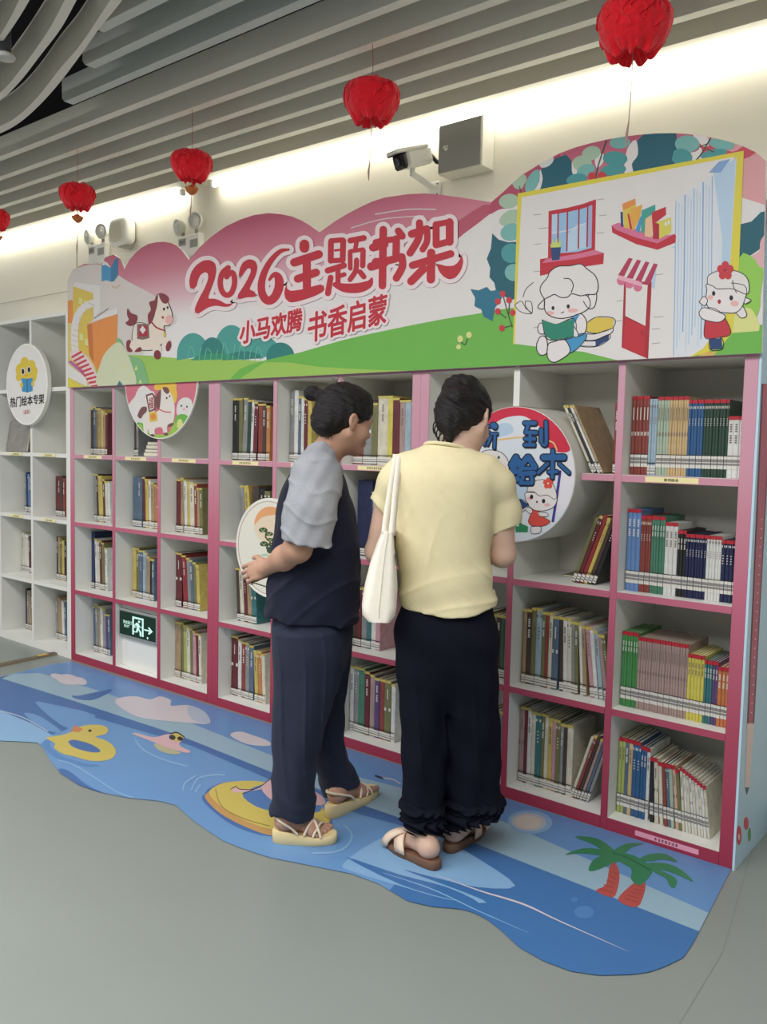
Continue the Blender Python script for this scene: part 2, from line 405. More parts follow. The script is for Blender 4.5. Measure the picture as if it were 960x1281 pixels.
def bookcase(name, x0, w, cols, label, trim, labels, xlast=None, skip=None, drum=None):
    t = thing(name, label, 'bookcase', (x0, 0, 0), 0, 'bookcases along the wall')
    W = 2*TO + cols*w + (cols-1)*TI
    def side(xa, xb, nm, za=0., zb=TOP):
        b = MB(); b.box((xa, .0, za), (xb, DEPTH, zb)); o = b.build(nm, M_white, t)
        if trim: edge(((xa, -.004, za), (xb, -.0002, zb)), o, trim)
        return o
    side(0, TO, 'side_panel'); side(W-TO, W, 'side_panel')
    for k in range(1, cols):
        xa = TO + k*w + (k-1)*TI
        if drum and k == drum[0]:
            b = MB(); b.box((xa, 0, .0), (xa+TI, DEPTH, drum[2]-drum[3]-.012)); o = b.build('divider', M_white, t); edge(((xa, -.004, 0), (xa+TI, -.0002, drum[2]-drum[3]-.012)), o, trim)
            b = MB(); b.box((xa, 0, drum[2]+drum[3]+.004), (xa+TI, DEPTH, TOP)); b.build('divider', M_white, t)
        else: side(xa, xa+TI, 'divider')
    b = MB(); b.box((TO, DEPTH-.010, 0), (W-TO, DEPTH-.001, TOP)); b.build('back_panel', M_backp, t)
    b = MB(); b.box((TO, .0, TOP-TS), (W-TO, DEPTH-.011, TOP-.0005)); o = b.build('top_panel', M_white, t)
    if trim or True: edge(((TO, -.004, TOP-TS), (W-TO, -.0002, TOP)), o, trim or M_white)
    for r, (nm, z) in enumerate(SH):
        for k in range(cols):
            xa = TO + k*(w+TI); xb = xa + w; z0 = z - TS if r < 4 else 0.
            segs = [(xa, xb)]
            if drum and drum[4] == r and k in (drum[0]-1, drum[0]):
                hw = math.sqrt(drum[3]**2 - (z - TS/2 - drum[2])**2) + .012
                segs = [(xa, drum[1]-hw)] if k == drum[0]-1 else [(drum[1]+hw, xb)]
            for (a, c) in segs:
                b = MB(); b.box((a+.0003, .0, z0), (c-.0003, DEPTH-.011, z)); o = b.build('shelf', M_white, t)
                if trim:
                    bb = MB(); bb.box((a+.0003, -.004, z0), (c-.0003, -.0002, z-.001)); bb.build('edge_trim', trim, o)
                if (k, r) in labels:
                    la = labels[k, r]; cx = (a+c)/2 + la[1]; label_on(o, cx-la[2]/2, cx+la[2]/2, z - TS/2 if r < 4 else z*.5, la[0], la[3] if len(la) > 3 else None)
    return t, W
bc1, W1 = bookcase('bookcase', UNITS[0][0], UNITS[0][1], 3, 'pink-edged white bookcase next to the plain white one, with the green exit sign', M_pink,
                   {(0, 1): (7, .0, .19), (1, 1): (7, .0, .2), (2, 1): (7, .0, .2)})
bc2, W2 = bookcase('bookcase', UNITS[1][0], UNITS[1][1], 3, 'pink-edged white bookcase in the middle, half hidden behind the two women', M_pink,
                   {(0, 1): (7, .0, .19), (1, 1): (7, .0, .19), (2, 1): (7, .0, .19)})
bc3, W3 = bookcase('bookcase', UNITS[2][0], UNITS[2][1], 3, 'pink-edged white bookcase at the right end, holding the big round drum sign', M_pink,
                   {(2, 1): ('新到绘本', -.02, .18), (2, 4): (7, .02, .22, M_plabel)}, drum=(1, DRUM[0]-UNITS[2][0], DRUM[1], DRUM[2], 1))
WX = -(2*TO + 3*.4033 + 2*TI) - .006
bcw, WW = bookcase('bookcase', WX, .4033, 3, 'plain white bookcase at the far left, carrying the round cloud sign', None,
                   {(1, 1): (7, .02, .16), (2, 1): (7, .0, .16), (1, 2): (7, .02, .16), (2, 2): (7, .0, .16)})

# cover panel and printed end panel of the pink row
x0, x1 = cell_x(0, 1)
b = MB(); b.box((x0+.001, .045, SH[4][1]+.001), (x1-.001, .06, SH[3][1]-TS-.001)); b.build('cover_panel', M_white, bc1)
XE = UNITS[2][0] + W3
b = MB(); b.box((W3+.0005, -.006, 0), (W3+.008, DEPTH+.012, TOP)); endp = b.build('end_panel', M_side, bc3)
ar = Art(lambda X, Y, h: tuple(on_x(X, Y, XE + .0084 + h) - np.array([UNITS[2][0], 0, 0])))
K = lambda n, c, **kw: mat(n, c, .55, .03, 8., **kw)
pencil, pdark, tip, wood, flower, leafy = K('pencil_rose', (176, 96, 116)), K('pencil_outline', (104, 64, 78)), K('pencil_lead', (92, 96, 104)), K('pencil_wood', (226, 196, 190)), K('flower_red', (202, 86, 100)), K('leaf_mid_green', (106, 156, 96))
ar.poly([(953.5, 480), (967, 480), (944, 905), (935, 905)], pdark, 1).poly([(955.5, 480), (965.5, 480), (942.5, 905), (936.5, 905)], pencil, 2)
ar.poly([(935, 905), (944, 905), (938, 985), (932.5, 985)], wood, 1).poly([(932.5, 985), (938, 985), (934.5, 995)], tip, 1)
for i in range(22): ar.ell(953.5 - i*.62, 650 + i*11.5, .9, .7, wood, 3)
ar.ell(925, 1045, 3.2, 12, flower, 1).ell(934, 1030, 3, 8, flower, 1).ell(925, 1047, 1.2, 4, wood, 2).ell(938, 1044, 2, 9, leafy, 1)
ar.build('end_print', bc3)

# running-man exit sign on the cover panel
sx0, sx1 = x0 + .006, x1 - .006
pz = lambda px, py: on_y(px, py, .03)
ex = thing('exit_sign', 'green running-man exit sign with arrow on the white panel', 'sign', ((sx0+sx1)/2, .045, .26))
zt, zb = .385, .225
hw = (sx1-sx0)/2
b = MB(); b.bbox((-hw, -.028, zb-.26), (hw, -.0005, zt-.26), .003); b.build('housing', mat('aluminium', (150, 152, 150), .4, .03, metal=.3), ex)
b = MB(); b.box((-hw+.012, -.0295, zb-.26+.012), (hw-.035, -.0281, zt-.26-.012)); b.build('face', mat('exit_green', (14, 46, 34), .3, .05, 6.), ex)
lit = mat('exit_lit', (190, 240, 215), .5, 0., emit=(180, 240, 210), estr=.35)
g = Art(lambda X, Y, h: tuple(np.array([-hw+.012 + X*(2*hw-.047), -.0297 - h, zb-.26+.012 + (1-Y)*(zt-zb-.024)])))
F = lambda pts, w: g.stroke(pts, w, lit, 1, curve=False)
g.poly([(.365, .90), (.365, .13), (.68, .13), (.68, .90), (.635, .90), (.635, .21), (.41, .21), (.41, .90)], lit, 1)
g.ell(.555, .30, .03, .05, lit, 1)
F([(.50, .40), (.53, .62)], .075); F([(.53, .62), (.59, .72), (.60, .88)], .05); F([(.51, .62), (.49, .76), (.415, .77)], .05); F([(.49, .40), (.43, .50), (.44, .58)], .035); F([(.53, .40), (.58, .52), (.64, .52)], .035)
F([(.72, .58), (.86, .58)], .06); g.poly([(.83, .42), (.93, .58), (.83, .74), (.80, .70), (.855, .58), (.80, .46)], lit, 1)
g.text('安全出口', (.10, .50), (.062, 0), (0, -.16), lit, 1, .02); g.text('EXIT', (.13, .66), (.075, 0), (0, -.15), lit, 1, .02)
g.ell(.79, .90, .02, .05, lit, 1)
g.build('symbols', ex)
# ================================================================== the big shaped banner above the shelves
BY = -.030
outline = [(85, 485), (84.6, 350), (91, 337), (106, 330), (122.5, 330), (126, 331), (132, 322), (142, 318.5), (151, 324), (156, 336.5), (162, 325), (170, 316), (177, 310), (186, 305), (196, 303),
           (205, 302.5), (214, 304), (221, 307), (227, 312.5), (236.5, 325), (250, 309), (266, 295), (283, 283), (300, 275), (318, 269), (336, 266.6), (352, 268), (366, 271), (378, 276), (388, 282), (400, 290.6), (419, 277), (434, 268), (449, 260),
           (466, 252), (482, 247), (510, 243), (532, 242), (548, 243.2), (580, 247.5), (615, 253), (630, 240), (650, 221), (680, 202.5), (700, 192), (720, 184.5), (740, 179), (760, 174.5), (780, 171), (800, 168.5), (820, 167), (840, 166.5), (860, 167.5), (880, 170), (900, 174), (915, 178), (930, 183), (945, 190), (958.5, 201), (953.4, 441.5)]
B3 = lambda x, y, h: tuple(on_y(x, y, BY - h))
bann = thing('banner', 'large scalloped cartoon banner above the pink bookcases with red lettering', 'banner', (0, BY, 1.66))
b = MB(); b.prism([on_y(x, y, BY) for x, y in outline], (0, .012, 0)); o = b.build('board', mat('foam_board_edge', (226, 224, 218), .6, .02), bann); o.location = (0, -BY, -1.66)
b = MB(); b.box((.02, BY+.0121, 2.04), (3.9, -.0043, 2.09)); o = b.build('mounting_batten', mat('foam_board_edge', (226, 224, 218)), bann); o.location = (0, -BY, -1.66)
sky = ramp_mat('banner_sky', 'Z', [(1.7, (208, 206, 204)), (2.00, (206, 202, 202)), (2.12, (198, 160, 168)), (2.25, (186, 116, 130)), (2.4, (172, 84, 108))], .5)
soft = lambda c, a: tuple(x + (sum(c)/3 - x)*a for x in c)
C = lambda n, c, **kw: mat('print_' + n, soft(c, .08), .5, .035, 9., gain=1.12, **kw)
white = C('white', (214, 210, 208)); lime = C('lime', (150, 190, 82)); green = C('green', (104, 176, 70)); teal = C('teal', (66, 150, 142)); teald = C('teal_dark', (40, 122, 116))
red = C('red', (190, 36, 52)); pinkdeep = C('deep_pink', (180, 78, 100)); halo = C('halo', (226, 208, 210)); navy = C('navy', (36, 62, 112)); holly = C('holly', (24, 92, 108)); holly2 = C('holly_blue', (34, 110, 136))
yellow = C('yellow', (214, 200, 62)); ylight = C('pale_yellow', (208, 210, 130)); euca = C('eucalyptus', (112, 172, 168)); euca2 = C('eucalyptus_pale', (160, 186, 160)); euca3 = C('eucalyptus_deep', (66, 146, 148)); stem = C('stem', (70, 74, 60))
orange = C('orange', (222, 136, 62)); gold = C('gold', (212, 184, 72)); blk = C('line', (34, 30, 32)); brown = C('maroon', (128, 44, 54)); skin = C('blush', (222, 168, 164)); cream = C('cream', (220, 208, 186)); book_b = C('blue', (60, 142, 190)); lilac = C('lilac', (176, 96, 160))
bluep = C('pale_blue', (172, 196, 218)); blue2 = C('mid_blue', (122, 158, 202)); rose = C('rose', (206, 104, 138)); redd = C('dark_red', (168, 34, 50)); cover = C('cover_green', (34, 128, 104)); mist = C('mist', (206, 190, 192)); bush = C('bush', (140, 196, 76)); flw = C('flower', (196, 52, 60))
A = Art(B3, clip=outline)
A.raw(tess(outline), sky, .3)
# pale cloud field on the right, pink arc over it
A.poly([(440, 420), (470, 375), (520, 325), (560, 298), (590, 274), (620, 260), (660, 250), (700, 250), (700, 460), (440, 460)], white, 1, 4)
A.poly([(552, 320), (575, 297), (600, 278), (618, 262), (607, 256), (580, 272), (556, 290)], pinkdeep, 2, 4)
A.poly([(615, 253), (640, 226), (662, 208), (680, 200), (700, 190), (700, 230), (660, 240), (640, 258), (625, 262), (612, 268)], C('arc', (176, 70, 96)), 2, 3)
A.poly([(870, 160), (970, 190), (970, 300), (915, 240), (905, 190)], C('sunset', (212, 150, 154)), 1, 4)
A.poly([(906, 240), (975, 262), (975, 440), (900, 440)], white, 1, 0)
A.line([(470, 268), (510, 262), (545, 262)], 1.6, mist, 3).line([(440, 285), (480, 274), (530, 270)], 1.4, mist, 3)
# left: mist, big picture-book house
A.poly([(84, 352), (100, 334), (128, 332), (160, 352), (196, 372), (222, 400), (196, 420), (160, 460), (84, 470)], C('mist_grey', (204, 196, 190)), 1, 4)
F = A.frame(60, 300, 4.8)
F.poly([(110, 380), (155, 370), (160, 470), (120, 520), (110, 500)], orange, 3, 3)
F.poly([(112, 500), (250, 500), (300, 880), (112, 880)], C('book_yellow_base', (208, 190, 110)), 3)
F.poly([(150, 278), (272, 318), (272, 480), (245, 510), (245, 700), (150, 640)], gold, 4).poly([(165, 255), (315, 275), (315, 430), (275, 470), (272, 320), (150, 278)], white, 5)
F.poly([(235, 510), (418, 442), (415, 620), (330, 700), (305, 800), (245, 690)], orange, 6).poly([(235, 510), (265, 500), (275, 740), (250, 700)], C('orange_dark', (196, 110, 50)), 7)
F.poly([(246, 500), (300, 460), (420, 405), (420, 444)], white, 7).line([(280, 470), (362, 412)], 5, C('grey_line', (130, 130, 140)), 8, False)
for q in ((185, 345), (215, 360), (190, 560), (220, 590)): F.poly([(q[0], q[1]), (q[0]+22, q[1]+8), (q[0]+22, q[1]+52), (q[0], q[1]+44)], ylight, 5).line([(q[0], q[1]+44), (q[0]+22, q[1]+52)], 4, orange, 6, False)
F.stroke([(265, 380), (200, 420), (165, 500), (160, 600), (165, 670)], 42, white, 6, clip=True)
for i in range(10): t = i/9; x = 262 - 100*min(1, t*1.6); y = 385 + 285*t; F.line([(x-18, y-6), (x+18, y+8)], 4, C('rung', (196, 176, 140)), 7, False)
F.stroke([(165, 690), (215, 730), (255, 800), (285, 880)], 66, C('slide_white', (222, 196, 196)), 8, clip=True)
for i in range(9): t = i/8; x = 172 + 118*t; y = 690 + 185*t; F.line([(x-26, y+14 - 8*t), (x+26, y-16 + 14*t)], 13, C('slide_red', (196, 58, 72)), 9, False)
F.poly([(118, 730), (140, 725), (232, 800), (232, 830)], lilac, 7).poly([(112, 742), (232, 832), (235, 880), (112, 820)], white, 6).poly([(112, 820), (210, 885), (112, 885)], yellow, 9)
F.poly([(322, 155), (345, 150), (378, 168), (378, 252), (350, 242), (322, 250)], book_b, 5).poly([(378, 168), (400, 120), (420, 105), (420, 215), (395, 250), (378, 252)], C('book_blue_dark', (44, 118, 160)), 5).poly([(322, 155), (332, 122), (360, 140), (378, 168), (345, 150)], white, 6)
F.line([(385, 275), (405, 290), (430, 272)], 5, C('gull', (196, 160, 110)), 4)
# meadow
A.frame(0, 0, 1.)
A.poly([(60, 500), (60, 470), (150, 446), (158, 444), (189, 445), (222, 448), (260, 449.5), (331, 452), (430, 470), (600, 480), (600, 500)], lime, 2, 3)
A.poly([(285, 480), (300, 462), (331, 451), (375, 441), (427, 426), (480, 414), (550, 400), (594, 393), (650, 384), (700, 390), (800, 436), (900, 420), (970, 405), (970, 480), (285, 490)], green, 4, 2)
A.poly([(331, 453), (400, 459), (480, 463), (560, 466), (430, 478), (300, 490)], lime, 5, 2)
F = A.frame(60, 300, 4.8)
F.poly([(300, 880), (320, 730), (360, 660), (420, 615), (460, 650), (500, 740), (520, 880)], C('bush_pale', (200, 204, 170)), 10, 4)
F.poly([(410, 610), (440, 600), (480, 690), (560, 720), (590, 800), (595, 885), (470, 885), (480, 760)], C('bush_green', (120, 176, 120)), 9, 4)
for x, y in ((465, 760), (500, 810), (555, 850), (530, 770)): F.poly([(x, y-16), (x+10, y+12), (x-10, y+12)], ylight, 11)
F.poly([(410, 880), (430, 845), (455, 880)], teald, 11)
# round teal bushes with grass blades
F = A.frame(200, 260, 2.2857)
for cx, cy, rx, ry, m in ((95, 420, 46, 62, teal), (150, 425, 36, 55, teald), (205, 405, 48, 70, teal), (290, 420, 55, 55, teal), (345, 425, 40, 40, teald), (240, 440, 60, 30, teald), (160, 440, 70, 24, C('teal_green', (48, 140, 108)))):
    F.poly([(cx + rx*math.cos(-t), min(cy + ry*math.sin(-t), 433 - .02*(cx-95))) for t in (PI*i/18 for i in range(19))] + [(cx-rx, 436), (cx+rx, 436)][::-1][1:], m, 3 if m is teal else 3.5)
for x in range(80, 300, 16): F.line([(x, 436), (x+3, 415), (x + (7 if x % 3 else -6), 385 + (x*7) % 22)], 1.6, C('blade', (104, 190, 140)), 4)
# galloping pony
F = A.frame(60, 300, 4.8)
pony = C('pony', (222, 208, 192))
F.poly([(505, 560), (520, 505), (560, 495), (610, 505), (640, 440), (640, 370), (660, 325), (700, 330), (725, 380), (745, 430), (750, 480), (730, 515), (700, 520), (705, 560), (690, 620), (640, 660), (570, 665), (530, 640), (505, 610)], blk, 11, 4)
F.poly([(509, 560), (523, 508), (560, 499), (612, 509), (644, 442), (644, 372), (662, 329), (698, 334), (721, 381), (741, 431), (746, 480), (728, 511), (696, 517), (700, 560), (686, 618), (638, 656), (571, 661), (533, 637), (509, 608)], pony, 12, 4)
F.poly([(500, 600), (560, 640), (555, 668), (500, 675), (475, 650), (485, 610)], pony, 12, 4).poly([(475, 605), (500, 605), (490, 640), (510, 668), (480, 672), (470, 640)], brown, 13, 3).poly([(540, 650), (558, 645), (560, 668), (520, 672)], brown, 13, 3)
F.poly([(620, 620), (680, 640), (672, 690), (640, 690)], pony, 12, 3).ell(657, 690, 21, 28, brown, 13)
F.poly([(680, 590), (720, 590), (738, 620), (720, 660), (690, 640)], pony, 12, 3).ell(724, 638, 15, 32, brown, 13, .25)
F.poly([(605, 505), (600, 450), (618, 420), (608, 375), (640, 362), (660, 330), (655, 400), (635, 460), (620, 500)], brown, 13, 3).poly([(668, 322), (700, 325), (725, 350), (715, 382), (690, 378), (672, 350)], brown, 13, 3)
F.poly([(530, 495), (535, 455), (500, 440), (478, 412), (475, 450), (485, 480), (465, 500), (495, 518)], brown, 11, 3)
F.ell(697, 416, 7, 9, blk, 14).ell(719, 407, 6, 9, blk, 14).ell(728, 480, 24, 28, skin, 13).ell(690, 466, 7, 8, redd, 14)
F.line([(620, 490), (650, 525), (700, 545)], 9, redd, 14).ell(700, 570, 8, 14, gold, 14)
F.poly([(535, 505), (605, 505), (610, 590), (570, 600), (535, 595)], C('saddle_grey', (120, 100, 96)), 14).poly([(545, 515), (598, 515), (600, 580), (545, 582)], redd, 15).poly([(568, 515), (588, 540), (570, 566), (550, 540)], white, 16)
# ---- main lettering
def chaikin(p, it=2):
    for _ in range(it): p = [q for a, b_ in zip(p, p[1:] + p[:1]) for q in ((a[0]*.8 + b_[0]*.2, a[1]*.8 + b_[1]*.2), (a[0]*.2 + b_[0]*.8, a[1]*.2 + b_[1]*.8))]
    return p
def lettering(strokes, polys, m, layer, grow=0.):
    for fr, pts, w in strokes: A.frame(*fr).stroke(pts, w, m, layer, grow, curve=len(pts) > 2)
    for fr, pts in polys:
        pts = chaikin(pts); A.frame(*fr).poly(pts, m, layer, 0, clip=False)
        if grow: A.stroke(pts + pts[:1], 1, m, layer, grow, curve=False)
a1, a2, a3 = (225, 290, 6.857), (350, 270, 6.857), (470, 260, 8.)
ST = [(a1, [(415, 308), (365, 355), (347, 430), (360, 505), (400, 543), (445, 520), (470, 440), (462, 365), (435, 350), (402, 385)], 47),
      (a1, [(935, 152), (865, 165), (795, 230), (738, 320), (704, 420), (702, 510), (728, 570), (768, 590), (815, 558), (850, 480), (850, 405), (825, 368), (795, 378), (768, 412)], [18, 36, 46, 54, 62, 66, 70, 72, 74, 78, 72, 52, 36, 22]),
      (a2, [(212, 245), (212, 275)], 84), (a2, [(125, 400), (335, 330)], 72), (a2, [(155, 540), (312, 486)], 68), (a2, [(232, 400), (234, 640)], 70),
      (a2, [(440, 225), (438, 385)], 50), (a2, [(440, 214), (540, 206)], 44), (a2, [(545, 212), (540, 380)], 50), (a2, [(440, 385), (540, 380)], 44), (a2, [(475, 296), (535, 290)], 20),
      (a2, [(412, 470), (550, 426)], 52), (a2, [(500, 440), (500, 580)], 44), (a2, [(510, 518), (555, 502)], 38), (a2, [(437, 530), (414, 664)], 50), (a2, [(478, 590), (560, 618), (680, 617), (765, 585), (790, 540)], [46, 76, 84, 64, 22]),
      (a2, [(606, 212), (722, 190)], 50), (a2, [(662, 215), (648, 285)], 38), (a2, [(604, 312), (606, 450)], 40), (a2, [(606, 304), (715, 288)], 36), (a2, [(716, 300), (712, 428)], 46), (a2, [(660, 380), (652, 470), (604, 546)], 44), (a2, [(690, 482), (722, 522)], 46),
      (a2, [(800, 272), (900, 244)], 68), (a2, [(785, 435), (900, 402)], 72),
      (a3, [(0, 345), (80, 328), (210, 312)], 62), (a3, [(208, 310), (205, 470)], 74), (a3, [(0, 540), (120, 528), (262, 490)], 76), (a3, [(264, 490), (268, 590), (208, 702)], 74), (a3, [(77, 218), (68, 778)], 76), (a3, [(228, 232), (266, 282)], 72),
      (a3, [(362, 262), (512, 212)], 78), (a3, [(440, 150), (432, 300), (345, 452)], 72), (a3, [(515, 215), (515, 330), (472, 415)], 64),
      (a3, [(606, 168), (606, 370)], 70), (a3, [(608, 165), (742, 140)], 60), (a3, [(742, 142), (742, 340)], 78), (a3, [(606, 372), (742, 335)], 66),
      (a3, [(370, 575), (752, 460)], 74), (a3, [(557, 450), (553, 715)], 84), (a3, [(480, 610), (356, 735)], 80)]
PO = [(a1, [(85, 470), (80, 420), (95, 350), (140, 285), (200, 245), (260, 240), (305, 270), (315, 330), (300, 410), (265, 500), (238, 574), (290, 572), (340, 585), (400, 622), (462, 608), (430, 640), (380, 645), (310, 632), (250, 645), (200, 675), (160, 703), (130, 690), (128, 655), (165, 570), (215, 480), (245, 400), (240, 355), (215, 345), (175, 370), (155, 420), (145, 465), (120, 490), (95, 485)]),
      (a1, [(505, 370), (515, 310), (545, 255), (600, 232), (650, 250), (668, 300), (655, 370), (620, 440), (595, 495), (640, 510), (655, 545), (640, 560), (570, 562), (515, 578), (495, 565), (500, 535), (545, 470), (590, 390), (610, 340), (605, 312), (580, 315), (555, 350), (535, 380), (515, 385)]),
      (a2, [(60, 580), (62, 625), (95, 645), (200, 630), (350, 585), (382, 605), (382, 645), (300, 690), (160, 735), (85, 745), (45, 705), (38, 650)]),
      (a3, [(610, 560), (650, 565), (700, 582), (780, 582), (832, 540), (862, 465), (880, 540), (855, 630), (800, 700), (740, 718), (680, 690), (632, 630)])]
lettering(ST, PO, halo, 17, 10.5)
lettering(ST, PO, red, 22)
A.frame(0, 0, 1.)
s1 = ('小马欢腾', (299.5, 428.5), (19.6, -4.6), (1.5, -30)); s2 = ('书香启蒙', (384, 426.5), (25.2, -6.6), (1, -40))
for tx, p0, ux, uy in (s1, s2):
    for rr, nn, mm, ly in ((.75, 8, red, 26), (3.6, 18, halo, 23), (2.0, 10, halo, 23)):
        for dx, dy in [(rr*math.cos(2*PI*k/nn), rr*1.15*math.sin(2*PI*k/nn)) for k in range(nn)]: A.text(tx, (p0[0]+dx, p0[1]+dy), ux, uy, mm, ly)
# ---- holly, eucalyptus and berries
F = A.frame(580, 230, 5.818)
F.poly([(210, 360), (255, 405), (325, 425), (400, 420), (400, 840), (330, 840), (235, 770), (225, 720), (190, 680), (195, 610), (170, 545), (200, 470)], holly, 6)
F.poly([(50, 765), (110, 775), (170, 750), (200, 780), (250, 770), (280, 830), (230, 900), (212, 1000), (145, 965), (130, 915), (80, 890), (85, 830)], holly2, 7)
for cx, cy, rx, ry, m, r in ((330, 125, 72, 52, euca2, -.2), (340, 245, 85, 50, euca2, -.5), (350, 350, 82, 62, euca, -.3), (350, 505, 75, 72, euca3, 0), (365, 645, 64, 62, euca, .1), (400, 5, 40, 34, euca2, .3), (500, 0, 40, 72, euca, .5)): F.ell(cx, cy, rx, ry, m, 8, r)
A.poly([(612, 420), (640, 385), (650, 372), (650, 432), (596, 440)], bush, 8, 3).poly([(586, 440), (602, 424), (614, 412), (630, 414), (640, 422), (648, 420), (648, 436)], ylight, 9, 3)
F = A.frame(580, 230, 5.818)
for pts in ([(355, 1040), (320, 930), (285, 800)], [(330, 950), (335, 850)], [(310, 975), (250, 930)], [(355, 1030), (280, 1050)]): F.line(pts, 7, stem, 10)
for x, y in ((286, 800), (250, 855), (332, 846), (250, 928), (360, 938), (280, 1050)): F.ell(x, y, 21, 23, flw, 11)
A.frame(0, 0, 1.).ell(576, 424, 3.5, 4.5, ylight, 9).ell(587, 419, 3.6, 4, ylight, 9).ell(574, 434, 3, 3, ylight, 9).line([(577, 428), (582, 431), (585, 424)], 1.2, stem, 9.5)
F = A.frame(640, 160, 6.)
F.poly([(225, 310), (330, 230), (410, 200), (450, 245), (455, 330), (490, 400), (420, 470), (200, 480)], holly, 5).poly([(0, 420), (110, 330), (225, 270), (200, 330), (100, 480), (0, 490)], C('arc', (176, 70, 96)), 4)
F.poly([(960, 80), (925, 130), (945, 190), (905, 260), (915, 330), (1000, 340), (1240, 300), (1240, 40), (1000, 40)], holly, 5, 0)
for cx, cy, rx, ry, m, r in ((60, 395, 60, 45, euca2, -.6), (160, 400, 95, 42, euca, -1.1), (265, 255, 60, 34, C('leaf_white', (206, 208, 204)), -.6), (530, 280, 78, 72, euca2, 0), (600, 190, 72, 52, euca2, -.3), (560, 320, 72, 46, euca, -.4), (490, 385, 78, 42, euca3, -.2), (815, 110, 78, 46, euca, -.05), (780, 230, 92, 55, euca3, .05), (765, 315, 98, 42, euca3, -.1)): F.ell(cx, cy, rx, ry, m, 6, r)
F.poly([(215, 310), (235, 380), (210, 470), (160, 480), (210, 400)], white, 7, 3).poly([(460, 250), (455, 330), (490, 370), (530, 345), (470, 300)], white, 6.5, 3).poly([(870, 160), (935, 90), (950, 200), (905, 270), (915, 340), (850, 340)], white, 5.5, 3).poly([(630, 220), (690, 190), (690, 260), (640, 300)], white, 5.5, 3)
F.line([(712, 95), (675, 210), (640, 330), (636, 400)], 9, stem, 9); F.line([(60, 440), (85, 520)], 7, stem, 9)
for x, y in ((605, 362), (680, 358)): F.ell(x, y, 30, 30, flw, 10)
F = A.frame(640, 0, 3.)
for cx, cy, rx, ry, m, r in ((660, 540, 46, 32, euca, 0), (640, 590, 40, 32, euca3, .2), (790, 540, 48, 22, euca, .15), (760, 578, 50, 18, euca3, -.2), (590, 560, 20, 60, holly, .1)): F.ell(cx, cy, rx, ry, m, 6, r)
F.poly([(680, 500), (740, 520), (720, 600), (640, 610), (600, 580), (690, 570), (705, 545)], white, 5.6, 3).poly([(675, 500), (720, 550), (760, 545), (830, 570), (880, 545), (930, 560), (860, 600), (730, 600), (715, 560)], C('arc_red', (196, 66, 84)), 5.8, 3)
F.line([(750, 515), (715, 575), (695, 600)], 5, stem, 9).line([(735, 540), (705, 552)], 4, stem, 9).line([(735, 560), (760, 570)], 4, stem, 9)
# right: holly leaf, pink cloud, bushes
F = A.frame(800, 160, 4.27)
F.poly([(540, 515), (600, 500), (650, 450), (700, 440), (700, 580), (640, 650), (560, 705), (530, 700)], holly, 5, 0).poly([(580, 700), (640, 660), (650, 600), (700, 560), (700, 760), (600, 760)], C('cloud_pink', (214, 164, 170)), 6, 3)
F.poly([(530, 700), (610, 695), (640, 740), (665, 760), (650, 880), (640, 980), (580, 1090), (480, 1100)], bush, 7, 3).poly([(500, 980), (560, 960), (610, 980), (640, 1090), (480, 1100)], ylight, 8, 3)
F.poly([(300, 1215), (340, 1165), (500, 1095), (700, 1080), (700, 1260), (200, 1260)], green, 8, 0)
F.poly([(330, 1170), (350, 1160), (360, 1180), (385, 1172), (370, 1200), (420, 1190), (400, 1215), (320, 1220)], C('orange_leaf', (206, 170, 84)), 10.2, 0)
# ---- the big open-book house with yellow border
A.frame(0, 0, 1.)
A.poly([(648, 242), (931, 188.5), (925, 330), (917, 416), (900, 436), (846, 452), (790, 452), (700, 440), (642, 433)], yellow, 10)
A.poly([(653, 247), (919, 196), (913, 330), (907, 400), (880, 436), (850, 455), (790, 455), (730, 440), (690, 436), (644, 430)], white, 11)
A.poly([(778, 448), (745, 430), (720, 428), (700, 436), (650, 430), (640, 436), (640, 462), (812, 456)], green, 11.5, 3)
pale = C('page', (206, 210, 216))
A.poly([(845, 250), (922, 197), (914, 330), (896, 420), (850, 452), (843, 440)], pale, 11.6)
A.poly([(893, 216), (921, 197.5), (913.5, 330), (908, 398), (900, 402), (904, 300)], bluep, 12)
A.poly([(887, 216), (900, 202), (914, 199), (902, 216)], blue2, 12.2)
for i in range(13): x = 846 + i*3.8; A.line([(x, 252 - i*2.6 + (i % 3)*5), (x-1.2, 352), (x - 3, 446 - i*1.5 - (i % 4)*9)], 1.5 if i % 2 else .9, bluep if i % 3 else blue2, 12.1, False)
for x, y, l in ((668, 269, 9), (674, 286, 12), (668, 306, 9), (668, 340, 9), (748, 250, 8), (750, 270, 9), (747, 292, 9), (745, 325, 9), (668, 410, 8), (820, 344, 10), (818, 397, 12), (816, 412, 10), (816, 430, 10), (771, 402, 7), (772, 377, 7)): A.line([(x, y), (x+l, y-1.2)], .7, C('grey_line', (130, 130, 140)), 12, False)
